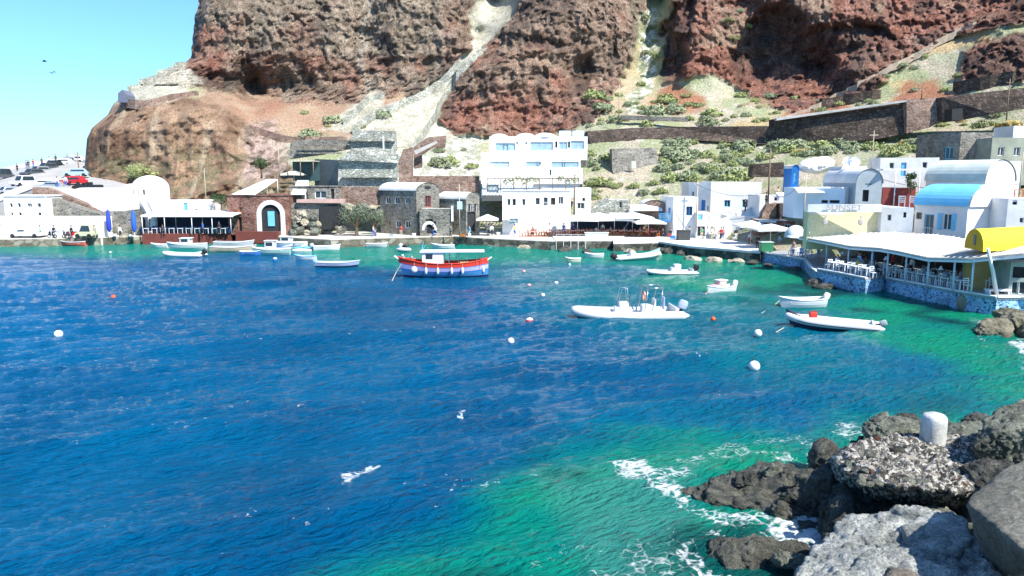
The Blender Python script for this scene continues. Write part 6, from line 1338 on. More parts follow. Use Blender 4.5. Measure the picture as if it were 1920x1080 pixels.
def bike(label,p,rz,col):
    t=thing('motor_scooter',label,'scooter',p,R(rz))
    for x in(-.6,.6): m=MB(); m.tube([(x+.24*math.cos(k*.5236),0,.28+.24*math.sin(k*.5236)) for k in range(12)],.06,6,closed=True); m.build('wheel',TYRE,t)
    m=MB(); m.ball((-.35,0,.6),(.45,.16,.25),10,6); m.box((.05,0,.4),(.5,.22,.1)); m.box((.42,0,.65),(.12,.3,.55)); m.build('body',col,t); m=MB(); m.ball((-.3,0,.85),(.4,.14,.09),8,5); m.build('seat',BLACKR,t); m=MB(); m.tube([(.6,0,.3),(.42,0,1.05)],.035,6); m.tube([(.4,-.32,1.08),(.4,.32,1.08)],.025,6); m.build('handlebar',BLACKR,t); return t
for x,cm,lb in((98,CK,'black motor scooter, leftmost of the row on the left quay'),(112,CW,'white motor scooter, second of the row on the left quay'),(125,CD,'grey motor scooter, third of the row on the left quay'),(136,CR,'red motor scooter, fourth of the row on the left quay')):
    p=P(x,447,106.0); p.z=1.12; bike(lb,p,rnd.choice([20,160,200]),cm)
p=P(163,447,106.4); p.z=1.12; car('small pale yellow utility vehicle right of the scooters on the left quay',p,180,mat('car_pale_yellow',(.55,.55,.35),.4,.1,1),L=2.6,Hh=1.9,name='utility_vehicle')
# ================= people =================
SKIN=[mat('skin_tan',(.42,.23,.15),.6,.08,4),mat('skin_fair',(.55,.34,.25),.6,.08,4)]
HAIR=mat('hair_dark',(.025,.018,.012),.7,.3,6)
def skinmesh(name,verts,edges,radii,mt,lev=1):
    me=bpy.data.meshes.new(name); me.from_pydata([tuple(v) for v in verts],edges,[]); o=bpy.data.objects.new(name,me); link(o)
    o.modifiers.new('s','SKIN'); 
    for i,r in enumerate(radii):
        sv_=me.skin_vertices[0].data[i]; sv_.radius=(r,r); sv_.use_root=(i==0)
    ss=o.modifiers.new('u','SUBSURF'); ss.levels=lev; ss.render_levels=lev
    dg=bpy.context.evaluated_depsgraph_get(); m2=bpy.data.meshes.new_from_object(o.evaluated_get(dg)); m2.name=name; bpy.data.objects.remove(o); m2.materials.clear(); m2.materials.append(mt)
    m2.polygons.foreach_set('use_smooth',[True]*len(m2.polygons)); return m2
def person_parts(pose):
    sit=pose=='sit'; zh=.50 if sit else .92; V=[];E=[];Rr=[]
    def v(p,r,par=None): V.append(Vector(p)); Rr.append(r); i=len(V)-1; (E.append((par,i)) if par is not None else None); return i
    pel=v((0,0,zh),.12); ab=v((0,0,zh+.16),.115,pel); ch=v((0,0,zh+.36),.135,ab); nk0=v((0,0,zh+.53),.06,ch); nk=v((0,.0,zh+.60),.05,nk0); hd=v((0,-.02,zh+.70),.085,nk); hd2=v((0,-.015,zh+.79),.08,hd)
    n_={}
    for s in(-1,1):
        sh=v((s*.17,0,zh+.47),.06,ch)
        if sit: el=v((s*.25,-.06,zh+.22),.042,sh); wr=v((s*.17,-.30,zh+.24),.03,el)
        elif pose=='walk': el=v((s*.24,s*.10,zh+.2),.042,sh); wr=v((s*.22,s*.2-.08,zh-.04),.03,el)
        else: el=v((s*.25,.03,zh+.2),.042,sh); wr=v((s*.25,-.05,zh-.05),.03,el)
        d=(V[wr]-V[el]).normalized(); side=Vector((0,1,0)) if abs(d.z)>.6 else Vector((1,0,0)); pa=v(V[wr]+d*.07,.03,wr)
        for k in range(4): f=v(V[pa]+d*.045+side*(k-1.5)*.02,.0095,pa); v(V[f]+d*(.035-.005*abs(k-1.2))+Vector((0,-.012,-.004)),.008,f)
        th=v(V[wr]+d*.04+side*.04*(1)+Vector((0,-.01,0)),.011,wr); v(V[th]+d*.04+side*.015,.009,th)
        hp=v((s*.09,0,zh-.06),.09,pel)
        if sit: kn=v((s*.13,-.42,zh-.02),.06,hp); an=v((s*.13,-.45,.09),.042,kn); v((s*.13,-.6,.035),.035,an)
        elif pose=='walk': kn=v((s*.09,-.12 if s>0 else -.02,.5),.06,hp); an=v((s*.09,-.2 if s>0 else .24,.09),.042,kn); v((s*.09,(-.34 if s>0 else .12),.035),.035,an)
        else: kn=v((s*.1,-.01,.49),.06,hp); an=v((s*.1,.02,.09),.042,kn); v((s*.1,-.14,.035),.035,an)
    return V,E,Rr,zh
PM={}
for pose in('stand','walk','sit'):
    V,E,Rr,zh=person_parts(pose)
    body={k:skinmesh('person',V,E,Rr,SKIN[k],1) for k in(0,)}
    # shirt: torso and upper arms; trousers: pelvis and legs
    def sub(fn,nm,infl):
        idx=[i for i in range(len(V)) if fn(V[i],i)]; mp={j:k for k,j in enumerate(idx)}; return skinmesh(nm,[V[i] for i in idx],[(mp[a],mp[b]) for a,b in E if a in mp and b in mp],[Rr[i]*infl for i in idx],WPAINT,1)
    nm=len(V); arms=set(); legs=set()
    shirt_idx=[0,1,2,3]; leg_idx=[0]
    for a,b in E:
        if a==2 and b not in(3,): shirt_idx.append(b)           # shoulders
    for a,b in E:
        if a in shirt_idx and a>3: shirt_idx.append(b)          # elbows
    for a,b in E:
        if a==0 and b!=1: leg_idx.append(b)
    for a,b in E:
        if a in leg_idx and a!=0: leg_idx.append(b)
    leg_idx=[i for i in leg_idx if V[i].z>.07]
    PM[pose]=(body[0],sub(lambda p,i:i in shirt_idx,'shirt',1.12),sub(lambda p,i:i in leg_idx,'trousers',1.14),zh)
hm=MB(); hm.ball((0,.0,0),(.098,.11,.10),12,8); hm.v=[(a,b+.015,max(c,-.03)+.02) for a,b,c in hm.v]
def facemesh():
    m=MB(); 
    for s in(-1,1): m.ball((s*.035,-.092,.0),(.012,.008,.009),6,4)
    m.ball((0,-.103,-.03),(.013,.018,.022),6,4); m.ball((0,-.09,-.062),(.025,.008,.006),6,4)
    for s in(-1,1): m.ball((s*.09,.0,-.015),(.012,.02,.028),6,4)
    return m
HM=hm.build('hair',HAIR).data; FM=facemesh().build('face_features',mat('face_dark',(.25,.1,.08),.6,.1,5)).data
for o in [x for x in bpy.data.objects if x.data in (HM,FM)]: bpy.data.objects.remove(o)
_cl={}
def person(label,p,rz,pose,shirt,trs,group=None,s=1.0):
    t=thing('person',label,'person',p,R(rz),group); bm_,sh,tr,zh=PM[pose]; t.scale=(s,s,s)
    def ob(nm,me): o=bpy.data.objects.new(nm,me); link(o); o.parent=t; return o
    ob('body',bm_)
    for nm,me,c in(('shirt',sh,shirt),('trousers',tr,trs)):
        k=(nm,pose,c)
        if k not in _cl: d=me.copy(); d.materials.clear(); d.materials.append(mat('cloth_%02d%02d%02d'%tuple(int(v*99) for v in c),c,.85,.12,4)); _cl[k]=d
        ob(nm,_cl[k])
    h=ob('hair',HM); h.location=(0,-.01,zh+.79); f=ob('face_features',FM); f.location=(0,-.015,zh+.75); return t
WH=(.75,.75,.73); BL_=(.06,.16,.5); LB=(.3,.5,.75); RD=(.55,.06,.05); BK=(.03,.03,.035); GY=(.3,.3,.3); OR=(.6,.25,.06); PK=(.65,.35,.35); GN=(.12,.3,.15); BG=(.5,.42,.3); YL=(.7,.55,.08)
def onq(px,py,Y,z=None):
    p=P(px,py,Y); 
    if z is not None: p.z=z
    p.x=PxX(px,Y,p.z+.8); return p
def terr(t_,off,pts,z):
    p,d=along(pts,t_); q=p+Vector((-d.y,d.x,0))*off; q.z=z; return q,math.degrees(math.atan2(d.y,d.x))
for i,(pts,z,t_,off,pose,c,tr,lb) in enumerate([
 (A2,1.38,.42,2.2,'stand',LB,BL_,'person in a light blue shirt standing in the middle of the terrace tables'),
 (A2,1.38,.12,1.5,'sit',WH,BK,'person in white seated at the left end of the middle terrace'),
 (A2,1.38,.30,3.6,'sit',GY,BK,'person in grey seated behind the second row of the middle terrace'),
 (A2,1.38,.66,3.4,'sit',WH,GY,'person in white seated right of the standing light blue person'),
 (A2,1.38,.85,1.6,'sit',BK,BK,'person in black seated at the right end of the middle terrace'),
 (A2,1.38,.95,4.6,'stand',WH,BK,'waiter in a white shirt standing beside the post of the middle terrace'),
 (A2,1.38,.2,5.0,'stand',BL_,GY,'person in dark blue standing far under the canopy'),
 (A1[:3],1.08,.5,1.5,'stand',PK,BL_,'person in a pink shirt on the narrow left terrace'),
 (A1[:3],1.08,.72,1.2,'sit',LB,BL_,'person in light blue seated on the narrow left terrace'),
 (A1[:3],1.08,.85,2.6,'stand',WH,LB,'person in white standing right on the narrow left terrace'),
 (A3[:3],1.28,.2,2.2,'sit',BL_,BK,'person in dark blue seated at the left end of the right terrace'),
 (A3[:3],1.28,.5,3.8,'sit',GY,BL_,'person in grey seated in the second row of the right terrace'),
 (A3[:3],1.28,.35,5.2,'stand',WH,BK,'waiter in white far back under the right canopy'),
 (A3[:3],1.28,.75,3.6,'sit',GN,BK,'person in green seated near the ochre wall panel'),
 (A3[:3],1.28,.08,1.5,'sit',RD,BK,'person in red seated at the first table of the right terrace'),
 (A3[:3],1.28,.28,1.6,'sit',WH,BL_,'person in white seated at the second edge table of the right terrace'),
 (A3[:3],1.28,.42,1.7,'sit',BK,GY,'person in black seated at the third edge table of the right terrace'),
 (A3[:3],1.28,.58,1.6,'sit',LB,BK,'person in light blue seated at the fourth edge table of the right terrace'),
 (A3[:3],1.28,.7,1.7,'sit',PK,WH,'person in pink seated at the fifth edge table of the right terrace'),
 (A3[:3],1.28,.9,2.4,'stand',BL_,BK,'person in dark blue standing before the ochre wall panel'),
 (A3[:3],1.28,.6,5.0,'stand',GY,BK,'person in grey standing far back under the right canopy'),
 (A2,1.38,.55,4.8,'stand',RD,BK,'person in red standing far back behind the middle terrace tables'),
 (A2,1.38,.5,1.5,'sit',YL,BK,'person in yellow seated in the middle of the middle terrace'),
 (A2,1.38,.75,5.0,'sit',BK,BK,'person in black seated far back on the middle terrace')]):
    q,rz=terr(t_,off,pts,z); person(lb,q,rz+ (90 if pose=='sit' else rnd.choice([0,90,180])),pose,c,tr)
for x,Y,z,pose,c,tr,lb in [
 (1326,101.5,1.25,'walk',WH,GY,'person in white walking on the white quay below the leaning pole'),
 (1335,101,1.25,'stand',WH,BG,'person in white and beige standing on the quay before the stairs'),
 (1352,100.5,1.25,'walk',RD,BK,'person in a red shirt walking on the quay before the stairs'),
 (1356,101.6,1.25,'stand',PK,BL_,'person in pink beside the person in the red shirt'),
 (1380,100,1.25,'stand',BK,WH,'person in black under the storehouse stairs'),
 (1316,101.8,1.25,'walk',GN,BG,'person in green left of the white dressed walkers'),
 (1421,90,1.1,'stand',BK,BK,'person in black beside the green waste container'),
 (1243,105,1.27,'sit',BK,BK,'person in black seated right of the parasols, left one of two'),
 (1257,104.5,1.27,'sit',BK,RD,'person in black and red seated right of the parasols, right one of two'),
 (1057,109,1.27,'stand',BL_,BL_,'person in dark blue under the leftmost wide parasol'),
 (1075,108.8,1.27,'stand',(.05,.06,.2),BK,'person in navy standing between the parasol poles'),
 (1118,108.9,1.27,'sit',WH,PK,'person in white seated below the second parasol'),
 (1145,108.5,1.27,'sit',GY,BK,'person in grey seated below the third parasol'),
 (1170,108.2,1.27,'sit',WH,BK,'person in white seated below the third parasol, right side'),
 (1200,107.6,1.27,'sit',WH,YL,'person in white and yellow seated below the fourth parasol'),
 (1213,106.6,1.27,'sit',OR,RD,'person in orange seated below the rightmost parasol'),
 (1222,106.4,1.27,'sit',RD,BK,'person in red seated at the far right table of the parasol row'),
 (998,109,1.13,'sit',RD,BK,'person in red seated in front of the white restaurant house'),
 (1022,109,1.13,'sit',WH,BK,'person in white seated in front of the white restaurant house'),
 (812,108.2,1.12,'stand',BK,BL_,'person in dark clothes in the whitewashed arched doorway'),
 (922,109,1.12,'walk',WH,BK,'person in white beside the entrance parasol'),
 (916,109.4,1.12,'stand',GY,BK,'person in grey under the entrance parasol'),
 (101,106.3,1.12,'stand',BK,BL_,'person in black beside the motor scooters'),
 (134,106.3,1.12,'stand',BK,BK,'person in black right of the motor scooters'),
 (177,106.3,1.12,'stand',GY,BG,'person in grey at the right end of the long white building'),
 (305,108.8,1.5,'sit',BK,BK,'person in black under the left canopy'),
 (380,108.6,1.5,'stand',BL_,BK,'person in blue under the left canopy near the middle post'),
 (411,108.6,1.5,'stand',BK,BK,'person in black at the right end of the left canopy')]:
    person(lb,onq(x,447,Y,z),rnd.choice([0,0,30,-40,160,90]),pose,c,tr)
for (x,y,Y,c,lb) in [(33,323,158,BK,'person in black, leftmost on the skyline of the upper road'),(50,316,160,GY,'person in grey near the left end of the skyline'),(54,316,160,BK,'person in black close to the person in grey on the skyline'),(63,314,162,RD,'person in red on the skyline behind the parked cars'),(79,311,164,BK,'person in black, fifth from the left on the skyline'),(92,309,165,WH,'person in white on the skyline above the dark cars'),(105,305,168,BK,'person in black, second from right on the skyline'),(127,303,170,GY,'person in grey, rightmost on the skyline'),(108,352,121,WH,'person in white standing left of the red car'),(124,350,122.5,WH,'person in white standing in front of the red car'),(132,350,122,BK,'person in black standing in front of the red car'),(1436,386,99.8,BK,'person in black at the top of the long staircase'),(1458,376,98,BG,'person in beige on the flat terrace'),(1397,398,103.3,BK,'person in black sitting area halfway up the long staircase')]:
    person(lb,P(x,y,Y),rnd.choice([0,40,180,90]),'stand',c,BL_ if c!=BK else BK)
for x,Y,z,pose,c,tr,lb in [
 (700,107.5,1.12,'walk',WH,BL_,'person in white walking on the quay near the leafy trees'),
 (752,107.8,1.12,'stand',RD,BG,'person in red before the two storey stone house'),
 (845,107.6,1.12,'walk',GY,BK,'person in grey walking left of the slim lamp post'),
 (880,107.6,1.12,'walk',LB,WH,'person in light blue walking right of the slim lamp post'),
 (965,108.2,1.12,'walk',YL,BL_,'person in yellow walking before the white restaurant house'),
 (225,106.5,1.12,'stand',WH,BK,'person in white between the two folded umbrellas'),
 (75,106.3,1.12,'walk',LB,BK,'person in light blue walking behind the white pickup'),
 (1292,102.5,1.25,'stand',GY,BK,'person in grey beside the dark metal grate box'),
 (1405,96,1.0,'walk',WH,RD,'person in white and red walking below the slanting parasols'),
 (1462,92,1.0,'stand',LB,GY,'person in light blue at the door of the red stone tavern'),
 (1030,108.8,1.27,'stand',WH,BK,'waiter in white left of the wide parasols'),
 (1130,109.6,1.27,'stand',WH,BK,'waiter in white between the second and third wide parasol')]:
    person(lb,onq(x,447,Y,z),rnd.choice([0,60,-70,160,90]),pose,c,tr)
# ================= birds =================
for i,(x,y,Y,s,rz,lb) in enumerate([(83,115,60,.32,20,'dark bird flying alone, largest and highest of three'),(98,137,66,.26,-30,'dark bird flying low, left one of the lower pair'),(101,134,68,.18,50,'dark bird flying low, right one of the lower pair')]):
    t=thing('bird',lb,'bird',P(x,y,Y),R(rz)); t.scale=(s,s,s); m=MB()
    prof=[(-.62,.0,.02),(-.45,.0,.05),(-.2,0,.12),(.1,.0,.15),(.35,.03,.1),(.46,.06,.08),(.56,.07,.07),(.64,.06,.03),(.72,.05,.008)]
    m.tube([(a,0,b) for a,b,c in prof],[c for a,b,c in prof],10); m.add([(-.55,-.03,0),(-.85,-.16,.01),(-.85,.16,.01),(-.55,.03,0),(-.55,0,.03)],[(0,1,2,3),(0,4,1),(4,2,1),(4,3,2)])
    for sd in(-1,1):
        W_=[(.22,0.08,.06),(.3,.5,.28),(.1,1.05,.2),(-.05,1.2,.15),(-.1,.95,.14),(-.12,.5,.2),(-.18,.08,.03)]; vs=[(a,sd*b,c) for a,b,c in W_]+[(a,sd*b,c-.03) for a,b,c in W_]; n=len(W_)
        m.add(vs,[tuple(range(n)),tuple(range(n,2*n))[::-1]]+[(k,(k+1)%n,n+(k+1)%n,n+k) for k in range(n)])
    m.build('body',mat('bird_dark',(.05,.05,.06),.8,.3,4),t,smooth=True)
# ================= rocks =================
import bmesh
def ico(sub):
    bm=bmesh.new(); bmesh.ops.create_icosphere(bm,subdivisions=sub,radius=1); V=np.array([v.co[:] for v in bm.verts]); Fc=np.array([[v.index for v in f.verts] for f in bm.faces]); bm.free(); return V,Fc
ICO={k:ico(k) for k in(3,4,5,6)}
def rockmat(name,dark,light,spots,scale=1.2,rough=.9,wet=False,spotc=(.5,.46,.4),ct=(.66,1.25)):
    if name in _m: return _m[name]
    m,n,l,b=nt(name); b.inputs['Roughness'].default_value=rough; b.inputs['Specular IOR Level'].default_value=.5 if wet else .25
    tc=n.new('ShaderNodeTexCoord'); n1=n.new('ShaderNodeTexNoise'); n1.inputs['Scale'].default_value=scale; n1.inputs['Detail'].default_value=10; n1.inputs['Roughness'].default_value=.68; l.new(tc.outputs['Object'],n1.inputs['Vector'])
    cr=n.new('ShaderNodeValToRGB'); cr.color_ramp.elements[0].position=.36; cr.color_ramp.elements[0].color=(*dark,1); cr.color_ramp.elements[1].position=.64; cr.color_ramp.elements[1].color=(*light,1); l.new(n1.outputs['Fac'],cr.inputs[0])
    n2=n.new('ShaderNodeTexNoise'); n2.inputs['Scale'].default_value=scale*14; n2.inputs['Detail'].default_value=6; n2.inputs['Roughness'].default_value=.7; l.new(tc.outputs['Object'],n2.inputs['Vector'])
    r=n.new('ShaderNodeMapRange'); r.inputs[1].default_value=.38; r.inputs[2].default_value=.62; r.inputs[3].default_value=ct[0]; r.inputs[4].default_value=ct[1]; l.new(n2.outputs['Fac'],r.inputs[0])
    mu=n.new('ShaderNodeMix'); mu.data_type='RGBA'; mu.blend_type='MULTIPLY'; mu.inputs[0].default_value=1; l.new(cr.outputs[0],mu.inputs[6]); l.new(r.outputs[0],mu.inputs[7]); out=mu.outputs[2]
    if spots:
        n3=n.new('ShaderNodeTexNoise'); n3.inputs['Scale'].default_value=scale*2.6; n3.inputs['Detail'].default_value=8; n3.inputs['Roughness'].default_value=.75; l.new(tc.outputs['Object'],n3.inputs['Vector'])
        r3=n.new('ShaderNodeMapRange'); r3.inputs[1].default_value=spots; r3.inputs[2].default_value=spots+.04; l.new(n3.outputs['Fac'],r3.inputs[0]); mx=n.new('ShaderNodeMix'); mx.data_type='RGBA'; l.new(r3.outputs[0],mx.inputs[0]); l.new(out,mx.inputs[6]); mx.inputs[7].default_value=(*spotc,1); out=mx.outputs[2]
    l.new(out,b.inputs['Base Color'])
    vo=n.new('ShaderNodeTexNoise'); vo.inputs['Scale'].default_value=scale*5; vo.inputs['Detail'].default_value=9; vo.inputs['Roughness'].default_value=.75; l.new(tc.outputs['Object'],vo.inputs['Vector'])
    ad=n.new('ShaderNodeMath'); ad.operation='MULTIPLY_ADD'; ad.inputs[1].default_value=.35; l.new(n2.outputs['Fac'],ad.inputs[0]); l.new(vo.outputs['Fac'],ad.inputs[2])
    bp=n.new('ShaderNodeBump'); bp.inputs['Strength'].default_value=.9; bp.inputs['Distance'].default_value=.12; l.new(ad.outputs[0],bp.inputs['Height']); l.new(bp.outputs[0],b.inputs['Normal'])
    _m[name]=m; return m
LAVA=rockmat('lava_rock',(.014,.015,.012),(.105,.105,.08),0,2.2,wet=True,rough=.55,ct=(.25,2.2))
LAVAD=rockmat('dark_lava_rock',(.016,.017,.015),(.10,.10,.085),0,2.2,ct=(.3,2.0))
GREYR=rockmat('pale_grey_rock',(.16,.17,.155),(.48,.49,.45),.67,1.3,spotc=(.42,.33,.26),ct=(.5,1.35))
GREYD=rockmat('grey_rock',(.07,.075,.06),(.22,.23,.18),0,1.6,ct=(.4,1.6))
REDR=rockmat('red_brown_rock',(.06,.025,.02),(.2,.09,.06),0,2)
PALER=rockmat('pale_mortar_rock',(.28,.24,.2),(.58,.54,.46),.6,2.4,spotc=(.12,.1,.08))
def rock(label,c,r,mt,seed,cuts=7,rough=.12,rz=0,sub=5,name='boulder',fine=.03,pit=0,tilt=(0,0),cutlo=.62,cutup=True,cat='boulder',flat=None):
    V,Fc=ICO[sub]; rs=np.random.RandomState(seed); P_=V.copy()
    for k in range(cuts):
        d=rs.normal(size=3); 
        if not cutup: d[2]=-abs(d[2])
        d/=np.linalg.norm(d); h=rs.uniform(cutlo,.9); s=P_@d; P_=P_-np.outer(np.maximum(s-h,0)*.985,d)
    if flat: P_[:,2]=np.where(P_[:,2]>flat,flat+(P_[:,2]-flat)*.12,P_[:,2])
    rr=np.array(r,float); Pw=P_*rr; sc=rr.mean(); nrm=P_/np.linalg.norm(P_,axis=1)[:,None]
    disp=rough*sc*(fbm(Pw+seed,sc*.8,5,seed,.55)+.6*fbm(Pw+seed,sc*.4,5,seed+7,.6,ridge=True))+fine*fbm(Pw+seed,.26,5,seed+3,.6,ridge=True)
    st=noise(np.stack([Pw[:,0]*.5,Pw[:,1]*.5,Pw[:,2]*3/sc+Pw[:,0]*.9],1)+seed,seed); disp+=rough*sc*.22*np.round(st*2)/2
    if pit: d1,d2,_=worley(Pw+seed,pit,seed); disp+= -.45*pit*np.clip(.55-d1,0,1)*1.6
    Pw=Pw+nrm*disp[:,None]
    o=npmesh(name,Pw,Fc,mt,False if False else True); o.location=c; o.rotation_euler=(R(tilt[0]),R(tilt[1]),R(rz)); return tag(o,label,cat)
def hullrock(label,pts,mt,seed,rough=.06,fine=.05,pit=0,edge=.09,name='boulder',cat='boulder',crack=0,soft=.02):
    c=sum(pts,Vector())/len(pts); bm=bmesh.new()
    for p in pts: bm.verts.new(p-c)
    r=bmesh.ops.convex_hull(bm,input=bm.verts[:]); bmesh.ops.delete(bm,geom=[g for g in r['geom_interior'] if isinstance(g,bmesh.types.BMVert)],context='VERTS')
    bmesh.ops.triangulate(bm,faces=bm.faces[:])
    for k in range(7):
        es=[e for e in bm.edges if e.calc_length()>edge*1.35]
        if not es or len(bm.verts)>60000: break
        bmesh.ops.subdivide_edges(bm,edges=es,cuts=1,use_grid_fill=False); bmesh.ops.triangulate(bm,faces=[f for f in bm.faces if len(f.verts)>3])
    for k in range(2): bmesh.ops.smooth_vert(bm,verts=bm.verts[:],factor=.5,use_axis_x=True,use_axis_y=True,use_axis_z=True)
    bm.normal_update(); V=np.array([v.co[:] for v in bm.verts]); N=np.array([v.normal[:] for v in bm.verts]); Fc=np.array([[v.index for v in f.verts] for f in bm.faces]); bm.free()
    q=V+seed*3.1; d=rough*(fbm(q,.9,5,seed,.55)*1.2+.8*fbm(q,.45,4,seed+5,.6,ridge=True))+fine*fbm(q,.2,4,seed+3,.6,ridge=True)
    if pit: d1,d2,_=worley(q,pit,seed); d-=.7*pit*np.clip(.5-(d2-d1),0,.5)
    if crack: d1,d2,_=worley(q+.3*fbm(q,.5,3,seed)[:,None],crack,seed+2); d-=.09*np.clip(.07-(d2-d1),0,1)/.07
    o=npmesh(name,V+N*d[:,None],Fc,mt,True); o.location=c; return tag(o,label,cat)
def at(px,py,Y): return P(px,py,Y)
# shoreline rocks from the photograph's lower right corner
rock('low wet dark lava rock with white foam around its left end',at(1420,925,22.6)-Vector((0,0,.2)),(2.5,1.55,.95),LAVA,11,7,.25,-14,6,fine=.2,flat=.5,pit=.3)
rock('rounded wet lava rock at the bottom edge left of the pale grey slab',at(1425,1055,18.6)-Vector((0,0,.25)),(1.65,.85,.95),LAVA,12,6,.2,-14,6,fine=.13,pit=.22)
rock('small half submerged rock between the two wet lava rocks',at(1530,992,20.3)-Vector((0,0,.1)),(.75,.5,.35),LAVA,13,6,.14,10,5,fine=.07)
rock('upright dark lava stump left of the rubble block',at(1585,985,19.4)-Vector((0,0,.1)),(.55,.55,.95),LAVAD,14,7,.16,20,5,fine=.1,pit=.2,cutlo=.5)
rock('rough grey lava ledge between the wet rock and the rubble block',at(1565,925,21.4)-Vector((0,0,.3)),(1.2,1.0,1.0),LAVA,15,8,.26,0,6,fine=.18,pit=.26,cutlo=.5)
rock('brown pointed lava rock behind the left side of the rubble block',at(1548,862,23.6)-Vector((0,0,.1)),(.45,.5,.75),LAVA,16,7,.16,30,5,fine=.08)
rock('large rough grey lava boulder behind the white bollard, left side',at(1680,806,23.4)-Vector((0,0,.3)),(1.15,.8,.8),GREYD,17,9,.16,10,6,fine=.12,pit=.25,flat=.6,cutlo=.5)
rock('grey lava boulder just right behind the white bollard',at(1790,812,23.2)-Vector((0,0,.4)),(1.2,.8,.65),GREYD,18,8,.15,-10,6,fine=.1,cutlo=.5)
rock('dark grey lava rock filling the gap beneath the steep boulder',at(1880,885,18.6)-Vector((0,0,.45)),(1.1,.8,.7),LAVAD,20,8,.14,5,6,fine=.08,cutlo=.5)
rock('dark base rock under the front of the rubble block',at(1690,935,19.8)-Vector((0,0,.8)),(2.0,1.2,1.45),LAVAD,21,9,.26,0,6,fine=.2,pit=.3,cutlo=.5)
rock('grey green sloping rock below the rubble block',at(1715,965,17.9)-Vector((0,0,.75)),(1.6,.8,.95),GREYD,22,8,.13,14,6,fine=.06,pit=.15,cutlo=.5)
# the mortared rubble block
topz=2.0; TP=[(1566,862),(1600,830),(1700,815),(1830,820),(1882,860),(1890,905),(1795,922),(1650,905),(1580,885)]
pts=[W(x,y,topz+(.12 if 1 else 0)-(.25 if x<1600 or x>1870 else 0)) for x,y in TP]+[W(1590,935,.3),W(1640,955,.2),W(1780,962,.3),W(1870,930,.3)]+[W(x,y,0)+Vector((0,2.0,-.5)) for x,y in((1600,900),(1850,900))]
hullrock('rubble block of mixed stones set in pale mortar carrying the white bollard',pts,rockmat('mortar_core',(.03,.028,.025),(.18,.17,.145),.505,2.4,spotc=(.6,.57,.5),ct=(.3,1.6)),23,.12,.12,.26,.07,'rubble_block','rubble block')
rg=random.Random(21); SM=[PALER,GREYD,LAVAD,GREYR,LAVAD,GREYD,GREYD,PALER,REDR]
NMM={'pale_mortar_rock':'pale cobble','grey_rock':'grey cobble','red_brown_rock':'red brown cobble','pale_grey_rock':'light grey cobble','dark_lava_rock':'black cobble'}
BP=W(1748,831,topz+.1)
for i in range(80):
    u_=rg.uniform(1585,1875); v_=rg.uniform(825,915); c=W(u_,v_,topz); x,y=c.x,c.y; z=topz+.08-.12*(u_<1610); s=rg.uniform(.07,.19)
    if abs(x-BP.x)<.5 and abs(y-BP.y)<.5: continue
    mt=rg.choice(SM); nm=NMM[mt.name]
    o=rock(nm+' set in the mortar on top of the rubble block',(x,y,z),(s*1.4,s,s*.7),mt,100+i,8,.16,rg.uniform(0,180),3,name='cobble',fine=.03,cat='stone',cutlo=.45); o['group']=nm+'s on the rubble block'
rock('big smooth grey green stone embedded in the front of the rubble block',at(1785,905,19.2)-Vector((0,0,.05)),(.5,.3,.42),GREYD,24,7,.06,20,5,fine=.02,cutlo=.5)
rock('rusty red flat stone on the left shoulder of the rubble block',at(1592,852,21.4)-Vector((0,0,.1)),(.65,.3,.16),REDR,25,7,.14,38,5,tilt=(0,-24),cutlo=.5)
# the close boulders
T=lambda *a:[P(*p) for p in a]
t_=T((1492,1085,15.0),(1545,1010,16.6),(1600,962,17.6),(1700,950,17.7),(1800,972,16.9),(1835,1030,15.0),(1870,1085,13.6),(1760,1150,12.6),(1600,1160,12.8))
hullrock('wide pale grey cracked slab at the bottom edge',t_+[p+Vector((.1,.35,-2.2)) for p in t_],GREYR,26,.14,.05,.0,.07,crack=1.0)
t_=T((1690,985,16.3),(1745,962,17.0),(1808,975,16.3),(1822,1010,15.2),(1800,1035,14.8),(1715,1030,15.2))
hullrock('pale grey stone slab leaning on the right of the cracked slab',t_+[p+Vector((0,.1,-.7)) for p in t_],GREYR,47,.06,.03,0,.06)
t_=T((1812,945,14.6),(1850,905,15.6),(1925,862,16.2),(2080,850,16.5),(2100,1000,13.0),(1990,1075,11.6),(1916,1030,12.4),(1875,980,13.4))
hullrock('huge smooth grey boulder with a deep shaded side, cut by the right edge',t_+[P(1868,1100,15.0),P(1960,1130,14.2),P(2100,1150,14.2),P(1850,1000,16.0)]+[P(2080,900,17)+Vector((0,0,-2))],rockmat('smooth_grey_boulder',(.13,.128,.105),(.2,.195,.16),0,.7),49,.07,.018,0,.07)
t_=T((1826,838,19.3),(1846,788,20.3),(1893,757,21.0),(2010,740,21.6),(1905,790,19.6),(2010,785,19.2),(1868,812,19.2))
hullrock('steep dark layered boulder at the right edge above the rubble block',t_+T((1846,882,20.2),(1900,890,19.9),(2010,905,19.9),(1900,860,21.5),(2010,870,22)),GREYD,19,.10,.09,.0,.06,crack=.7)
rock('small brown rounded rock at the bottom edge in front of the slab',at(1690,1085,12.6)-Vector((0,0,.3)),(.5,.42,.42),rockmat('brown_rock',(.12,.10,.08),(.3,.26,.2),0,1.5),30,7,.12,0,5,fine=.05,pit=.1)
rock('pale grey boulder in the bottom right corner',at(1935,1110,11.2)-Vector((0,0,.5)),(.8,.7,.6),GREYR,31,8,.08,0,5,cutlo=.5)
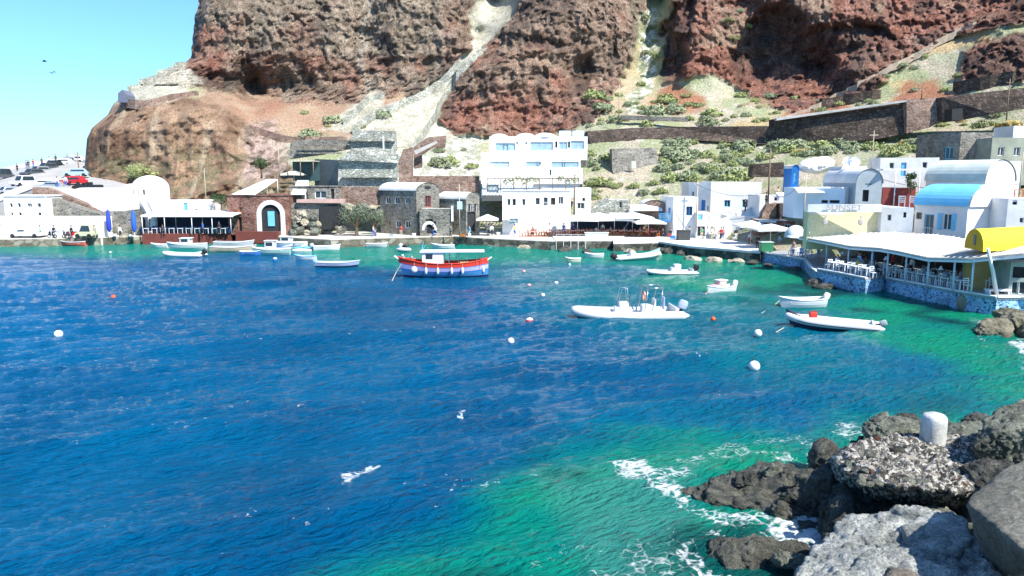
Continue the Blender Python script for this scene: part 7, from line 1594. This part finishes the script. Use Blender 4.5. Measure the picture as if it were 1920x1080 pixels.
for i,(x,y,z,r) in enumerate([(9.5,14.5,-.2,(2.2,1.8,1.3)),(12.5,19,.1,(2.6,2.0,1.5)),(7.6,11,.2,(2.4,1.8,1.6)),(15.5,24,0,(2.8,2.4,1.6)),(11,9,.8,(2.6,2,2)),(14,14,1.0,(3,2.4,2.2))]):
    rock(['grey base boulder filling under the pale slab','grey boulder right of the picture beyond the steep boulder','grey boulder low under the bottom edge','outer shore boulder far right of the picture','near shore boulder below the camera','large shore boulder right of the picture'][i],(x,y,z),r,GREYD,60+i,8,.12,rg.uniform(0,180),5,cutlo=.5)
rg=random.Random(5)
for i,(x,y,z,s_) in enumerate([(1545,905,.5,.42),(1560,935,.35,.35),(1535,955,.15,.3),(1610,960,.3,.38),(1605,1000,.2,.4),(1640,970,.4,.35),(1575,1015,.15,.4),(1560,1030,.1,.3),(1545,875,.35,.4),(1528,900,.15,.35),(1625,945,.6,.3),(1665,960,.5,.33),(1700,955,.55,.28),(1740,965,.5,.3),(1640,822,1.0,.35),(1620,838,.9,.4),(1810,805,1.2,.45),(1835,790,.9,.5),(1845,850,1.9,.35),(1830,870,2.0,.28),(1860,890,1.8,.3),(1885,905,1.9,.25),(1815,930,1.6,.22),(1480,905,.35,.4),(1500,940,.3,.38),(1450,890,.4,.35),(1470,958,.2,.3),(1395,900,.35,.3),(1480,1050,.25,.3),(1520,1070,.2,.35),(1500,1030,.1,.25),(1780,945,1.1,.25),(1765,800,.8,.4),(1700,790,.7,.35),(1655,785,.35,.35)]):
    k=i%3; o=rock(['jagged black rock piece wedged around the rubble block','jagged grey rock piece wedged around the rubble block','rough wet rock piece in the pile around the rubble block'][k],W(x,y,z),(s_*1.35,s_,s_*.85),[LAVAD,GREYD,LAVA][k],400+i,11,.26,rg.uniform(0,180),5,name='rock_piece',fine=.09,pit=.14,cutlo=.38,cat='rock',tilt=(rg.uniform(-25,25),rg.uniform(-25,25))); o['group']=['jagged black rock pieces','jagged grey rock pieces','rough wet rock pieces'][k]+' around the rubble block'
# far right small rocks beneath the terrace
for i,(x,y,Y,r,lb) in enumerate([(1868,622,47,(1.4,.9,.75),'brown grey shore rock in front of the sea wall end, left'),(1905,606,48,(1.3,1,.9),'brown grey shore rock under the sea wall corner'),(1935,625,46.5,(1.5,1,.7),'brown grey shore rock cut by the right edge'),(1893,572,50,(1.0,.6,.5),'small dark rock at the foot of the kiosk terrace'),(1848,629,46.4,(.6,.4,.35),'low wet rock at the left tip of the shore rocks')]):
    p=at(x,y,Y); p.z=max(.1,min(p.z,.5)); rock(lb,p,r,rockmat('shore_rock',(.08,.075,.05),(.26,.24,.17),0,1.6),70+i,8,.16,i*40,5,fine=.06,pit=.25)
# rocks along the quays
RQ=[(540,452,2.2,'pale'),(556,446,1.6,'pale'),(575,444,1.8,'pale'),(596,447,1.4,'pale'),(527,447,1.3,'pale'),(645,457,1.1,'pale'),(690,459,1.3,'pale'),(728,458,1.0,'pale'),(908,459,1.2,'pale'),(950,462,1.3,'pale'),(985,465,1.1,'pale'),(1060,471,1.2,'dark'),(1100,474,1.0,'dark'),(1180,473,1.0,'pale'),(1245,473,1.5,'dark'),(1262,474,1.4,'dark'),(1280,478,1.2,'dark'),(1232,478,.9,'pale'),(1300,487,1.2,'pale'),(1340,490,1.2,'pale'),(1380,492,1.1,'pale'),(1410,495,1.0,'dark'),(1440,500,.9,'dark'),(1490,506,.9,'dark'),(1545,540,1.0,'dark'),(1528,533,1.1,'dark')]
PR=rockmat('pale_shore_rock',(.25,.22,.15),(.52,.48,.38),0,1.8)
for i,(x,y,s,k) in enumerate(RQ):
    p=W(x,y); p.z=.05+(.35 if 520<x<600 else 0); o=rock(('pale' if k=='pale' else 'dark')+' rough rock at the foot of the quay wall',p,(s,s*.6,s*.42),PR if k=='pale' else LAVAD,200+i,7,.18,i*37,4,name='shore_rock',cat='rock'); o['group']=('pale' if k=='pale' else 'dark')+' rocks at the foot of the quay'
for i,(x,y,Y,s) in enumerate([(560,432,110,.9),(572,418,110.5,.8),(588,408,110.8,.8),(556,412,111,.8),(590,434,109.8,.9),(577,436,109.3,.6),(548,437,109,.8),(566,402,111.2,.9),(584,422,110.2,.7),(596,420,110.4,.6),(552,424,110,.6),(640,430,110.5,1.0),(705,402,112.8,1.2),(655,394,113.2,1.2),(682,390,113.6,1.2)]):
    rock('weathered grey boulder in the rock pile around the cave',P(x,y,Y),(s,s*.8,s*.7),PR if i%2 else GREYD,300+i,9,.22,i*50,5,name='pile_boulder',fine=.16,pit=.3,cutlo=.45)['group']='boulders piled around the cave'
rock('large whitewashed boulder above the blue arched door',P(1530,310,103.5),(2.3,1.6,1.05),WHITE,88,8,.14,0,5,fine=.08,tilt=(0,-10))
# ---- the bollard
p=W(1748,831,topz+.05); t=thing('bollard','white stubby concrete mooring bollard standing on the rubble block','bollard',p,R(18))
hB=.92; BM=mat('bollard_paint',(.66,.66,.64),.8,.1,2.2,.6,dirt=(.3,.31,.29),bscale=26)
m=MB(); n=20; prof=[(.31,0),(.32,.02),(.315,hB*.8),(.30,hB*.9),(.24,hB*.985),(.0,hB)]
vs=[]
for r_,z_ in prof:
    for k in range(n):
        a=2*math.pi*k/n; q=(abs(math.cos(a))**3.2+abs(math.sin(a))**3.2)**(-1/3.2); vs.append((r_*q*math.cos(a),r_*q*math.sin(a),z_))
fs=[(i*n+k,i*n+(k+1)%n,(i+1)*n+(k+1)%n,(i+1)*n+k) for i in range(len(prof)-1) for k in range(n)]
m.add(vs,fs); m.build('post',BM,t,smooth=True)
m=MB(); m.lathe((0,0,-.06),[(.5,-.1),(.48,.06),(.3,.09)],16); m.build('footing',PALER,t)
